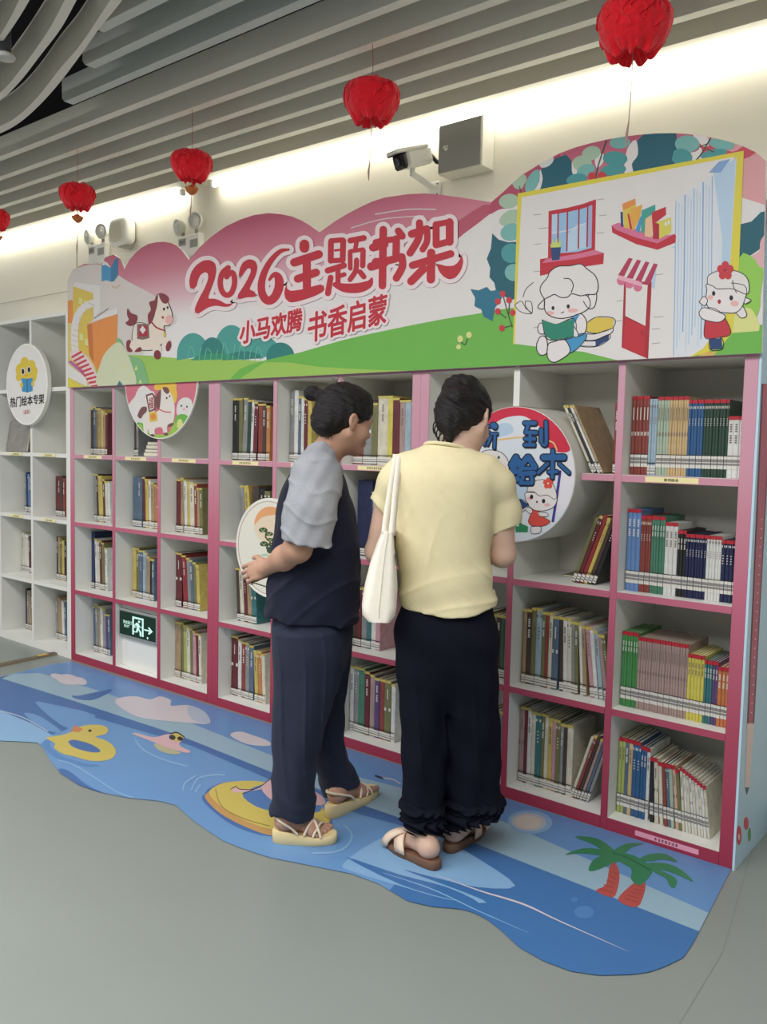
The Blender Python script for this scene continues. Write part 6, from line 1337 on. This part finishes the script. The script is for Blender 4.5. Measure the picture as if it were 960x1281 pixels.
# feet
hN, tN = f.fl(343, 1037, .045), f.fl(420, 1043, .028); hF, tF = f.fl(411, 1008, .05), f.fl(468, 984, .03)
for q in (hN, tN, hF, tF): q[2] = 0
ex = lambda h, t, a, b: (h + (h-t)*a, t + (t-h)*b)
PN = foot(B1, *ex(hN, tN, -.05, -.06), .046, .028, ankN, 1., 1); PF = foot(B1, *ex(hF, tF, -.05, -.06), .050, .030, ankF, 1., -1)
B1.smooth(1)
B1.clear(np.array([-.32, -.30, .5]), wrR + [-.002, .05, .12], lambda X, Y, Z: (X - wrR[0])*-.80 + (Y - wrR[1])*.30 + (Z - wrR[2])*-.30 - .0)
def fine(lo, hi, h, fn): s_ = Sdf(lo, hi, h); fn(s_); return s_
HD = fine(wrR - [.15, .09, .14], wrR + [.06, .16, .10], .0022, lambda s_: (s_.cap(wrR + (elR-wrR)*.22, wrR, .0285, .0262, .01), hand(s_, wrR, (-.80, .30, -.30), (-.45, -.85, .15), (0, 0, 1), .42, .90, .3)))
def fine_foot(h, t, z0, z1, a, sg, ex0, ex1, base):
    q = np.array([*(.5*(h+t))[:2], 0.]); return fine(q - [.16, .16, 0], q + [.16, .16, .13], .0024, lambda s_: foot(s_, *ex(h, t, ex0, ex1), z0, z1, a, 1., sg))
FN, FF_ = fine_foot(hN, tN, .046, .028, ankN, 1, -.05, -.06, 0), fine_foot(hF, tF, .050, .030, ankF, -1, -.05, -.06, 0)
w1 = link('person', merge('person', [B1, HD, FN, FF_], skA), None, f.o, YAW)
tag(w1, 'woman in navy tee with grey sleeves, hands clasped behind her back, looking at books', 'person')
hd.features(w1, lipA)
# hair: swept back into a small bun
H = Sdf(hd.c - .2, hd.c + .2, .0036)
H.ell(hd.p(-.014, 0, .033), hd.r(.106, .085, .098), hd.fr, .01).ell(hd.p(-.075, 0, -.020), hd.r(.052, .062, .058), hd.fr, .03).ell(hd.p(.02, 0, .085), hd.r(.055, .06, .035), hd.fr, .02)
H.ell(hd.p(.105, 0, -.075), hd.r(.125, .2, .105), hd.fr, .006, True).ell(hd.p(.035, 0, -.11), hd.r(.085, .2, .090), hd.fr, .010, True)
H.ell(hd.p(.125, 0, .035), hd.r(.050, .2, .046), hd.fr, .01, True)
for sg in (-1, 1): H.ell(hd.p(.000, sg*.085, -.012), hd.r(.022, .022, .032), hd.fr, .006, True)
bun = f.at(391, 492, HV)
H.ell(bun, [.030, .031, .026], None, .006).cap(bun + [.015, 0, -.008], hd.p(-.085, 0, .055), .017, .03, .015)
H.disp(lambda X, Y, Z: .0013*np.sin(((Z-hd.c[2])*.8 + (X-hd.c[0])*.35)*260 + 3*np.sin(Y*60)) + .0009*np.sin(Y*230 + X*110))
hair = link('hair', H.mesh('hair', M_hair), w1)
b = MB(); R_ = random.Random(3)
for i in range(12):
    a = R_.uniform(-.04, .04); p = hd.p(-.05 + R_.uniform(-.02, .04), a, .122); q = p + np.array([R_.uniform(-.02, .02), a*.2, R_.uniform(.004, .012)]); b.tube([p - [0, 0, .008], (p+q)/2 + [0, 0, .004], q], [.0011, .0009, .0004], 5)
for i in range(9):
    p = bun + np.array([R_.uniform(-.02, .01), R_.uniform(-.02, .02), .015]); q = p + np.array([R_.uniform(-.02, .02), R_.uniform(-.01, .01), R_.uniform(.0, .012)]); b.tube([p - [0, 0, .01], (p+q)/2, q], [.0013, .001, .0004], 5)
for i in range(10):
    p = hd.p(-.06 - .003*i, (-1)**i*.045, -.06); q = p + np.array([R_.uniform(-.01, .01), 0, -.03]); b.tube([p + [0, 0, .015], p, q], [.0012, .001, .0004], 5)
b.build('stray_hairs', M_hair, hair)['kind'] = 'stuff'
b = MB(); c0 = f.at(400, 506, HV - .02); ring = [c0 + .012*np.array([math.cos(t_)*.6, math.sin(t_), math.cos(t_)*.8]) for t_ in (2*PI*i/12 for i in range(13))]; b.tube(ring, .0032, 8); b.build('hair_tie', M_strapA, hair)
# raglan tee
T1 = Sdf((-.30, -.32, .68), (.26, .32, 1.42), .0045)
rows = [f.row(y, a, c, 0., rv) for y, a, c, rv in ((563, 388, 412, .060), (572, 379, 421, .085), (582, 371, 426, .135), (596, 361, 431, .172), (612, 353, 436, .182), (640, 346, 445, .178), (680, 342, 450, .172), (720, 337, 451, .172), (755, 332, 450, .178), (785, 331, 448, .182))]
T1.loft(rows, .02, 2.2)
hemL, hemR = f.at(332, 765, 0), f.at(448, 775, 0); nrm = np.cross(hemR-hemL, [0, 1, 0]); nrm = nrm if nrm[2] < 0 else -nrm
T1.half(hemL, nrm)
T1.cap(f.at(401, 577, -.01), f.at(422, 545, HV), .0600, .0575, .006, True)
_rg = lambda x: (1 - np.abs(np.sin(x)))**4
T1.disp(lambda X, Y, Z: -.0055*_rg((Z*.8 - X*.7)*24 + .7*np.sin(Y*14 + Z*9))*np.clip((1.12-Z)*6, 0, 1) + .0026*np.sin((Z*1.0 + X*.9)*46 + 2.2*np.sin(Y*17)) * np.clip((1.16-Z)*6, 0, 1) + .0016*np.sin((X*.7 - Z*.6)*85 + 2*np.sin(Y*25)))
tee = link('tee_shirt', T1.mesh('tee_shirt', M_navy), w1)
for sg, nm in ((-1, 'near'), (1, 'far')):
    S = Sdf((-.26, -.34 if sg < 0 else .02, .95), (.16, -.0 if sg < 0 else .34, 1.42), .0045)
    v = sg*.17; a = f.at(402, 570, sg*.055); bq = f.at(396, 597, sg*.145); c = f.at(388, 640, sg*.195); e = f.at(381, 690, sg*.205)
    S.cap(a, bq, .050, .078, .03).cap(bq, c, .080, .081, .03).cap(c, e, .081, .084, .03).cap(f.at(416, 590, sg*.10), f.at(402, 612, sg*.15), .030, .06, .03)
    h0, h1 = f.at(352, 672, v), f.at(412, 683, v); n_ = np.cross(h1-h0, [0, 1, .0]); n_ = n_ if n_[2] < 0 else -n_
    S.half(h0, n_)
    S.cap(f.at(401, 577, -.01), f.at(422, 545, HV), .0602, .0577, .006, True)
    S.disp(lambda X, Y, Z: -.0055*_rg((Z*.95 + X*.5)*36 + .9*np.sin(X*24 + Y*12)) + .0018*np.sin((Z*.9 + X*.55)*62 + 2.0*np.sin(X*30 + Y*20)) + .0013*np.sin((X - Z*.5)*120))
    o = link('sleeve', S.mesh('sleeve', M_marl), tee)
    o['label'] = 'grey marl sleeve'
nk0, nk1 = f.at(401, 577, -.01), f.at(422, 548, HV); ax_ = unit(nk1-nk0); e1 = unit(np.cross(ax_, [0, 1, 0])); e2 = np.cross(ax_, e1)
b = MB(); cN = nk0 + ax_*.004
b.tube([cN + .0625*(e1*math.cos(q) + e2*math.sin(q)) - ax_*(.012*math.cos(q)) for q in (2*PI*i/30 for i in range(31))], .0065, 8); o = b.build('collar', M_marl, tee)
# loose trousers, right leg forward
Q1 = Sdf((-.28, -.30, .02), (.30, .34, .90), .0045)
pel = [f.row(y, a, c, 0., rv) for y, a, c, rv in ((752, 345, 438, .155), (768, 342, 441, .165), (785, 341, 442, .172), (805, 345, 439, .170), (826, 348, 435, .155), (850, 357, 424, .12), (874, 370, 408, .07))]
Q1.loft(pel, .02, 2.2)
nl = [f.row(y, a, c, v, rv) for y, a, c, v, rv in ((795, 348, 420, -.075, .088), (815, 345.5, 424, -.080, .092), (858, 344, 422, -.085, .092), (890, 342, 412, -.09, .09), (922, 340, 403, -.10, .088), (956, 340.5, 395, -.11, .085), (990, 339, 393.5, -.125, .085), (1040, 338, 394, -.13, .086))]
fl_ = [f.row(y, a, c, v, rv) for y, a, c, v, rv in ((795, 370, 434, .075, .086), (815, 366, 438, .080, .090), (858, 372, 434.5, .085, .09), (880, 376, 428.5, .09, .088), (897, 380, 431.5, .10, .086), (923, 386, 430, .11, .084), (956, 392, 438, .13, .082), (975, 398, 449, .145, .082), (1003, 408, 454, .15, .084))]
Q1.loft(nl, .05, 2.1).loft(fl_, .05, 2.1)
a_, c_ = f.at(339, 1017, -.13), f.at(393, 1024, -.13); mid_ = f.at(362, 1036, -.2)
n_ = np.cross(c_-a_, mid_-a_); n_ = n_ if n_[2] < 0 else -n_
for (p_, q_, v_, rr, lo_, hi_) in (((339, 1016), (394, 1026), -.13, nl, (-.28, -.30, .0), (.02, .035, .12)), ((407, 993), (456, 976), .15, fl_, (-.06, .04, .0), (.30, .34, .15))):
    a_, c_ = f.at(*p_, v_), f.at(*q_, v_); n_ = np.cross(c_-a_, [0, 1, -.18 if v_ < 0 else -.1]); n_ = n_ if n_[2] < 0 else -n_
    Q1.half((a_+c_)/2, n_, .004, np.array(lo_), np.array(hi_))
Q1.disp(lambda X, Y, Z: -.0060*_rg((X*1.0 + Y*.4 + .12*Z)*42 + .8*np.sin(Z*7))*np.clip((.78-Z)*4, 0, 1)*np.clip((Z-.1)*6, 0, 1) - .0045*_rg((Z + X*.5)*30 + .8*np.sin(Y*15))*np.clip((.34-Z)*5, 0, 1) + .0030*np.sin(X*58 + 1.5*np.sin(Z*9) + Y*22) * np.clip((.80-Z)*4, 0, 1) + .0028*np.sin((Z*1.0 + X*.6)*58 + 2*np.sin(Y*16)) * np.clip((.42-Z)*3, .15, 1))
link('trousers', Q1.mesh('trousers', M_trous), w1)
# platform sandals
def sandalA(h, t, P, z0, z1, sp):
    s = sole('sandal', h, t, .088, z0, z1, M_espa, w1)
    b = MB()
    arc = lambda a0, a1, w, hgt, n=12: [P(a0 + (a1-a0)*i/n, -w*math.cos(PI*i/n), .004 + hgt*math.sin(PI*i/n)**.8) for i in range(n+1)]
    b.tube(arc(.50, .80, .040, .040), .0046, 8); b.tube(arc(.80, .54, .040, .042), .0046, 8); b.tube(arc(.66, .90, .041, .030), .0042, 8)
    b.build('toe_straps', M_strapA, s)
    b = MB(); b.tube([P(.38, -.036, .004), P(.26, -.039, .024), P(.06, -.031, .040), P(-.03, -.014, .046), P(-.03, .014, .046), P(.06, .031, .040), P(.26, .039, .024), P(.38, .036, .004)], .0046, 8); b.build('heel_strap', M_strapA, s)
    return s
sandalA(*ex(hN, tN, .03, .03), PN, .046, .028, 1); sandalA(*ex(hF, tF, .03, .03), PF, .050, .030, -1)
# ================================================================== woman in yellow, seen from behind
skB = mat('skin_fair', (190, 158, 140), .55, .07, 24., spec=.3, bump=.05, bscale=400.)
lipB = mat('lip_rose', (176, 104, 100), .45, .05)
M_yel = mat('cloth_pale_yellow', (219, 208, 170), .9, .05, 40., gain=1.08, spec=.15, bump=.12, bscale=280.)
M_dnavy = mat('cloth_black_navy', (14, 16, 28), .88, .15, 50., spec=.15, bump=.12, bscale=240.)
M_canvas = mat('bag_canvas', (218, 212, 200), .8, .06, 60., spec=.2, bump=.15, bscale=420.)
M_zip = mat('bag_zip', (70, 66, 64), .5, .1)
M_brown = mat('sandal_brown', (104, 76, 60), .6, .08, 40.)
M_strapB = mat('sandal_cream', (212, 190, 168), .6, .05, 30.)
f = Fig(555, 1072)
hd = Head(f.at(583, 524, .05), 1.02, .42, .98, .12)
B2 = Sdf((-.30, -.24, -.005), (.32, .48, 1.62), .0044)
hd.skull(B2)
B2.cap(f.at(560, 582, .0), f.at(578, 548, .035), .054, .050, .03)
rows = [f.row(y, a, c, v, rv) for y, a, c, v, rv in ((556, 533, 584, .012, .048), (564, 516, 596, .008, .066), (573, 498, 612, .004, .088), (584, 488, 626, .0, .104), (600, 486, 628, .0, .118), (625, 489, 622, .0, .122), (660, 494, 615, .0, .122), (700, 497, 612, .0, .122), (735, 500, 619, .0, .130), (760, 502, 620, .0, .134), (790, 502, 618, .0, .135))]
B2.loft([(w, cu, cv, ru*.9, rv*.9) for w, cu, cv, ru, rv in rows], .03)
kL, aL = f.at(526, 930, .01), f.at(533, 1060, .0); kR, aR = f.at(592, 925, .05), f.at(573, 1056, .06)
B2.chain([f.at(526, 800, .0), kL], [.080, .054], .03).chain([f.at(592, 800, .0), kR], [.080, .054], .03)
sR, eR, wR = f.at(622, 604, .0), f.at(629, 693, .03), f.at(596, 690, .26)
B2.chain([sR, eR], [.052, .042], .03).chain([eR, (eR+wR)/2, wR], [.041, .037, .025], .02); hand(B2, wR, (-.5, .75, .15), (.2, .1, 1), (-.9, -.4, 0), .5, .92, .2)
sL, eL, wL = f.at(494, 604, .02), f.at(473, 690, .085), f.at(505, 690, .27)
B2.chain([sL, eL], [.052, .041], .03).chain([eL, (eL+wL)/2, wL], [.040, .036, .025], .02); hand(B2, wL, (.5, .75, .15), (-.2, .1, 1), (.9, -.4, 0), .5, .92, .2)
hL, tL = f.fl(548, 1079, .028), f.fl(489, 1047, .022); hR, tR = f.fl(560, 1058, .028), f.fl(603, 1026, .022)
for q in (hL, tL, hR, tR): q[2] = 0
tR = hR + unit(tR-hR)*.235; tL = hL + unit(tL-hL)*np.linalg.norm(tL-hL)
_dl, _dr = unit(tL-hL), unit(tR-hR); aL = f.at(537, 1034, .0); aR = f.at(576, 1032, .085); B2.cap(kL, aL, .052, .034, .03).cap(kR, aR, .052, .034, .03)
PL = foot(B2, *ex(hL, tL, -.06, -.04), .030, .022, aL, 1., -1); PR = foot(B2, *ex(hR, tR, -.06, -.04), .030, .022, aR, 1., 1)
B2.smooth(1)
FL = fine_foot(hL, tL, .030, .022, aL, -1, -.06, -.04, 0); FR = fine_foot(hR, tR, .030, .022, aR, 1, -.06, -.04, 0)
w2 = link('person', merge('person', [B2, FL, FR], skB), None, f.o, YAW)
tag(w2, 'woman in pale yellow tee and black trousers seen from behind, white tote on left shoulder', 'person')
hd.features(w2, lipB)
def spline3(pts, n=6):
    P = np.array(pts, float); out = []; m = len(P)
    for i in range(m-1):
        p0, p1, p2, p3 = P[max(i-1, 0)], P[i], P[i+1], P[min(i+2, m-1)]
        for k in range(n):
            t = k/n; out.append(.5*((2*p1) + (-p0+p2)*t + (2*p0-5*p1+4*p2-p3)*t*t + (-p0+3*p1-3*p2+p3)*t**3))
    return out + [P[-1]]
# hair pinned up at the back
H = Sdf(hd.c - .2, hd.c + .19, .0036)
H.ell(hd.p(-.014, 0, .035), hd.r(.106, .086, .098), hd.fr, .01).ell(hd.p(-.070, .010, -.010), hd.r(.060, .066, .066), hd.fr, .03).ell(hd.p(-.055, 0, .082), hd.r(.060, .060, .045), hd.fr, .02)
H.ell(f.at(573, 496, -.03), [.036, .04, .036], None, .014).ell(f.at(560, 527, -.02), [.034, .036, .042], None, .02).cap(f.at(564, 536, -.035), f.at(562, 552, -.03), .022, .012, .015)
H.ell(hd.p(.115, 0, -.07), hd.r(.120, .2, .110), hd.fr, .006, True).ell(hd.p(.040, 0, -.115), hd.r(.080, .2, .088), hd.fr, .010, True)
for sg in (-1, 1): H.ell(hd.p(.000, sg*.085, -.014), hd.r(.022, .022, .030), hd.fr, .006, True)
H.disp(lambda X, Y, Z: .0016*np.sin(((Z-hd.c[2])*.5 + (X-hd.c[0])*.8)*240 + 3*np.sin(Z*55)) + .0010*np.sin(Z*210 + X*120))
hair = link('hair', H.mesh('hair', M_hair), w2)
b = MB(); R_ = random.Random(9)
for i, (x0_, y0_, x1_, y1_) in enumerate(((553, 520, 543, 541), (552, 526, 546, 546), (553, 532, 549, 552), (556, 540, 552, 556), (560, 545, 558, 560), (568, 548, 566, 561))):
    p, q = f.at(x0_, y0_, -.02), f.at(x1_, y1_, -.01); m_ = (p+q)/2 + np.array([-.012 if i < 5 else .003, 0, .003]); e_ = q + np.array([.012 if i < 4 else .004, 0, -.004]); b.tube(spline3([p, m_, q, e_], 4), [.0022]*12 + [.0006], 6)
for i in range(30):
    p = f.at(R_.uniform(553, 575), R_.uniform(530, 546), -.03 + R_.uniform(0, .04)); x = R_.uniform(-.028, .012); q1 = p + np.array([x, 0, -.018]); q2 = p + np.array([x*1.2 + R_.uniform(-.012, .012), .0, -.036 - R_.uniform(0, .02)]); b.tube([p + [0, .01, .02], p, q1, q2], [.0022, .0018, .0014, .0005], 5)
for i in range(18):
    p = f.at(R_.uniform(560, 590), R_.uniform(488, 498), R_.uniform(-.02, .04)); q = p + np.array([R_.uniform(-.03, .02), 0, R_.uniform(.008, .022)]); b.tube([p - [0, 0, .012], (p+q)/2 + [0, 0, .004], q], [.0014, .0011, .0004], 5)
b.build('stray_hairs', M_hair, hair)['kind'] = 'stuff'
# pale yellow tee
T = Sdf((-.30, -.20, .62), (.32, .20, 1.42), .0044)
T.loft(rows, .02, 2.2)
for sg, pts, rad in ((1, [(608, 588, .0), (622, 606, .0), (632, 640, .015), (635, 672, .02)], [.052, .054, .050, .053]), (-1, [(507, 586, .0), (494, 604, .01), (481, 634, .04), (474, 656, .05)], [.052, .053, .046, .047])):
    q = [f.at(*p) for p in pts]
    for i in range(3): T.cap(q[i], q[i+1], rad[i], rad[i+1], .028)
    a_, c_ = (f.at(617, 667, .0), f.at(650, 656, .0)) if sg > 0 else (f.at(465, 624, .03), f.at(484, 645, .03))
    n_ = np.cross(c_-a_, [0, 1, 0]); n_ = n_ if n_[2] < 0 else -n_
    big = np.array([.36, .25, 1.2]); 
    lo_, hi_ = (np.array([f.at(617, 660, 0)[0] + .004, -.2, .9]), np.array([.32, .2, 1.13])) if sg > 0 else (np.array([-.30, -.2, .9]), np.array([f.at(487, 640, 0)[0], .2, 1.17]))
    T.put(lambda X, Y, Z, a=a_, n=unit(n_): -((X-a[0])*n[0] + (Y-a[1])*n[1] + (Z-a[2])*n[2]), lo_ + .022, hi_ - .022, .004, True)
hemz = f.at(502, 757, 0), f.at(619, 752, 0)
hc = f.at(551, 772, -.13)
nn = np.cross(hemz[1]-hemz[0], hc-hemz[0]); nn = nn if nn[2] < 0 else -nn
T.half(hemz[0], nn)
def folds(X, Y, Z):
    z0 = Z - .80
    drape = .0085*np.sin((Z*1.0 - .42*X + .5*X*X)*52 + .8*np.sin(X*13)) * np.clip((1.02-Z)*5, 0, 1) * np.clip((Z-.72)*10, 0, 1)
    diag = .0060*np.sin((Z*.62 + X*.95)*44 + np.sin(Z*11)) * np.clip((X-.02)*9, 0, 1) * np.clip((1.20-Z)*5, 0, 1)
    soft = .0022*np.sin((Z*.5 + X*.3)*40 + 2*np.sin(X*9)) * np.clip((1.28-Z)*6, 0, 1)
    rg = lambda x: (1 - np.abs(np.sin(x)))**4
    a1 = np.clip((X+.02)*8, 0, 1)*np.clip((1.17-Z)*7, 0, 1)*np.clip((Z-.84)*8, 0, 1)
    a2 = np.clip((.98-Z)*7, 0, 1)*np.clip((Z-.79)*9, 0, 1)
    a3 = np.clip((-X)*8, 0, 1)*np.clip((1.2-Z)*6, 0, 1)*np.clip((Z-.84)*8, 0, 1)
    return (drape*.5 + diag*.5 + soft + .0010*np.sin(X*60 + Z*38) - .0060*rg((Z*.75 + X*.8)*27 + .6*np.sin(Z*14))*a1 - .0065*rg((Z - .35*X + 1.2*X*X)*33 + .5*np.sin(X*12))*a2 - .0045*rg((Z*.35 - X*1.0)*30 + .7*np.sin(Z*10))*a3) * np.clip((Z-.765)*22, .15, 1)
T.disp(folds)
tee = link('tee_shirt', T.mesh('tee_shirt', M_yel), w2)
r0 = f.row(559, 532, 587, .012, .056)
b = MB(); b.tube([(r0[1] + r0[3]*math.cos(q), r0[2] + r0[4]*math.sin(q), r0[0] - .004 - .010*math.cos(q) - .012*math.sin(q)) for q in (2*PI*i/36 for i in range(37))], .0062, 8); b.build('collar', M_yel, tee)
# wide trousers gathered in ruffled cuffs
Q = Sdf((-.26, -.22, .03), (.32, .26, .88), .0045)
Q.loft([f.row(y, a, c, .0, rv) for y, a, c, rv in ((742, 507, 613, .110), (762, 501, 617, .118), (782, 494, 624, .132), (798, 492.5, 624.5, .136), (830, 497, 622, .124), (856, 508, 612, .10), (884, 524, 596, .06))], .02, 2.2)
lL = [f.row(y, a, c, v, rv) for y, a, c, v, rv in ((800, 500, 556, .0, .10), (840, 495.5, 560, .0, .108), (870, 498.5, 560, .0, .104), (942, 503, 558, .005, .09), (991, 505, 557, .01, .086), (1010, 504, 556, .01, .084), (1052, 510, 552, .005, .07))]
lR = [f.row(y, a, c, v, rv) for y, a, c, v, rv in ((800, 560, 618, .0, .10), (840, 557, 624, .0, .108), (870, 557, 623.5, .01, .104), (942, 557, 625, .03, .092), (994, 556, 628, .045, .09), (1012, 556, 630, .05, .09), (1052, 557, 622, .055, .075))]
Q.loft(lL, .022, 2.2).loft(lR, .022, 2.2)
for y, gx in ((1002, .0), (1018, .002), (1034, -.001)):                # stacked ruffles
    for rws in (lL, lR):
        w_ = f.at(545, y, .02)[2]; R4 = [np.interp(w_, [r[0] for r in sorted(rws)], [r[i] for r in sorted(rws)]) for i in range(1, 5)]
        Q.loft([(w_-.012, R4[0], R4[1], R4[2]+.010+gx, R4[3]+.010+gx), (w_, R4[0], R4[1], R4[2]+.006, R4[3]+.006), (w_+.010, R4[0], R4[1], R4[2]-.004, R4[3]-.004)], .006, 2.2)
a_, c_ = f.at(508, 1041, -.06), f.at(552, 1048, -.06); n_ = np.cross(c_-a_, [0, 1, -.12]); n_ = n_ if n_[2] < 0 else -n_; Q.half((a_+c_)/2, n_, .004, np.array((-.26, -.22, 0.)), np.array((-.018, .26, .14)))
a_, c_ = f.at(556, 1046, -.02), f.at(632, 1020, -.02); n_ = np.cross(c_-a_, [0, 1, -.12]); n_ = n_ if n_[2] < 0 else -n_; Q.half((a_+c_)/2 + [0, 0, -.002], n_, .004, np.array((.02, -.22, 0.)), np.array((.32, .26, .16)))
Q.disp(lambda X, Y, Z: -.0060*_rg((X + .25*Z)*34 + .7*np.sin(Z*7) + Y*6)*np.clip((.72-Z)*4, 0, 1)*np.clip((Z-.2)*6, 0, 1) + .0030*np.sin(X*64 + 1.4*np.sin(Z*8) + Y*30)*np.clip((.75-Z)*3, 0, 1) + .0022*np.sin((Z + X*.5)*44 + 2*np.sin(X*18)) + .0065*np.sin(X*150 + Y*140 + 9*np.sin(Z*60))*np.clip((.215-Z)*12, 0, 1))
link('trousers', Q.mesh('trousers', M_dnavy), w2)
# slip-on sandals with crossed cream straps
def sandalB(h, t, P, sg):
    s = sole('sandal', h, t, .094, .032, .022, M_brown, w2)
    arc = lambda a0, a1, w, hgt, n=14: [P(a0 + (a1-a0)*i/n, -sg*w*math.cos(PI*i/n), -.004 + hgt*math.sin(PI*i/n)**.7) for i in range(n+1)]
    ribbon(arc(.44, .86, .046, .052), arc(.66, 1.0, .047, .040), .004, M_strapB, 'cross_strap', s)
    ribbon(arc(.86, .30, .047, .055), arc(1.0, .52, .047, .058), .004, M_strapB, 'cross_strap', s)
    return s
sandalB(*ex(hL, tL, .02, .05), PL, -1); sandalB(*ex(hR, tR, .02, .03), PR, 1)

# ------------------------------------------------------------------ white tote bag on her shoulder (a thing of its own)
bag = thing('tote_bag', 'white canvas tote bag hanging from the shoulder of the woman in yellow', 'bag', f.o, YAW)
va, vb = -.215, .03
prof = [(667, 479.5, 492.5), (685, 472, 494), (710, 463, 496.5), (740, 456, 497.5), (762, 451.5, 497), (773, 453, 495), (780, 460, 490)]
lev = []
for (y, a, c) in prof:
    t_ = (y-667)/113; A_, C_ = f.at(a, y, va), f.at(c, y, va); m_ = (A_+C_)/2; hw = (C_[0]-A_[0])/2; z = m_[2]; v0, v1 = va + .035*(1-t_), vb - .02*(1-t_)
    ring = []
    for k in range(48):
        q = 2*PI*k/48; cx_, sx_ = math.cos(q), math.sin(q); pw = .42 if t_ > .05 else .3
        u_ = hw*math.copysign(abs(cx_)**pw, cx_); vv = (v1-v0)/2*math.copysign(abs(sx_)**pw, sx_)
        pinch = 1 - .16*math.exp(-(u_/.012)**2)*(1-t_*.6)*.25
        ring.append((m_[0] + u_ + .0018*math.sin(z*70 + q*3), (v0+v1)/2 + vv*pinch, z + .002*math.sin(q*2 + t_*5)))
    lev.append(ring)
b = MB(); n = 48; vs = [v for l in lev for v in l]; fs = [(i*n+k, (i+1)*n+k, (i+1)*n+(k+1) % n, i*n+(k+1) % n) for i in range(len(lev)-1) for k in range(n)]
b.add(vs, fs, 0, True); b.add(lev[0], [tuple(range(n))], 0, True); b.add(lev[-1], [tuple(range(n))[::-1]], 0, True)
b.build('bag_body', M_canvas, bag)
b = MB(); b.tube([(float((f.at(a, y, va)[0]+f.at(c, y, va)[0])/2), va + .033*(1-(y-667)/113) - .0005, float(f.at(a, y, va)[2])) for y, a, c in prof[:-1]], .0012, 6); b.build('seam', mat('seam_thread', (190, 184, 172), .8, .05), bag)
b = MB(); p = f.at(494.5, 693, va + .05); q = f.at(497, 708, va + .035); b.tube([p, q], .003, 8); b.build('zip_pull', M_zip, bag)
def strap(x0, x1, vm, nm):
    sh = f.at(498.5, 574, -.015); pts = []
    ya = 669; S0 = f.at(x0, ya, vm - .07); S1 = f.at(x0, ya, vm + .05)
    top = [f.at(497 + x1, 578, -.055), f.at(498.5 + x1, 571, -.01), f.at(497.5 + x1, 574, .03)]
    path = spline([S0, (S0+top[0])/2 + [-.002, 0, 0], *top, (S1+top[2])/2 + [-.002, .01, 0], S1], 6, False)
    path = [np.array(p) for p in path]; A = []; Bq = []
    for i, p in enumerate(path):
        tn = unit(path[min(i+1, len(path)-1)] - path[max(i-1, 0)]); wd = np.cross(tn, unit(np.cross(tn, [.75, .65, 0]))); wd = unit(wd)
        A.append(p - wd*.0115); Bq.append(p + wd*.0115)
    return ribbon(A, Bq, .0028, M_canvas, 'strap', bag)
_sp = spline; spline = lambda pts, n=6, closed=True: spline3(pts, n) if len(pts[0]) == 3 else _sp(pts, n, closed)
strap(481, -2.5, va + .115, 'left'); strap(490.5, 2.5, va + .115, 'right')
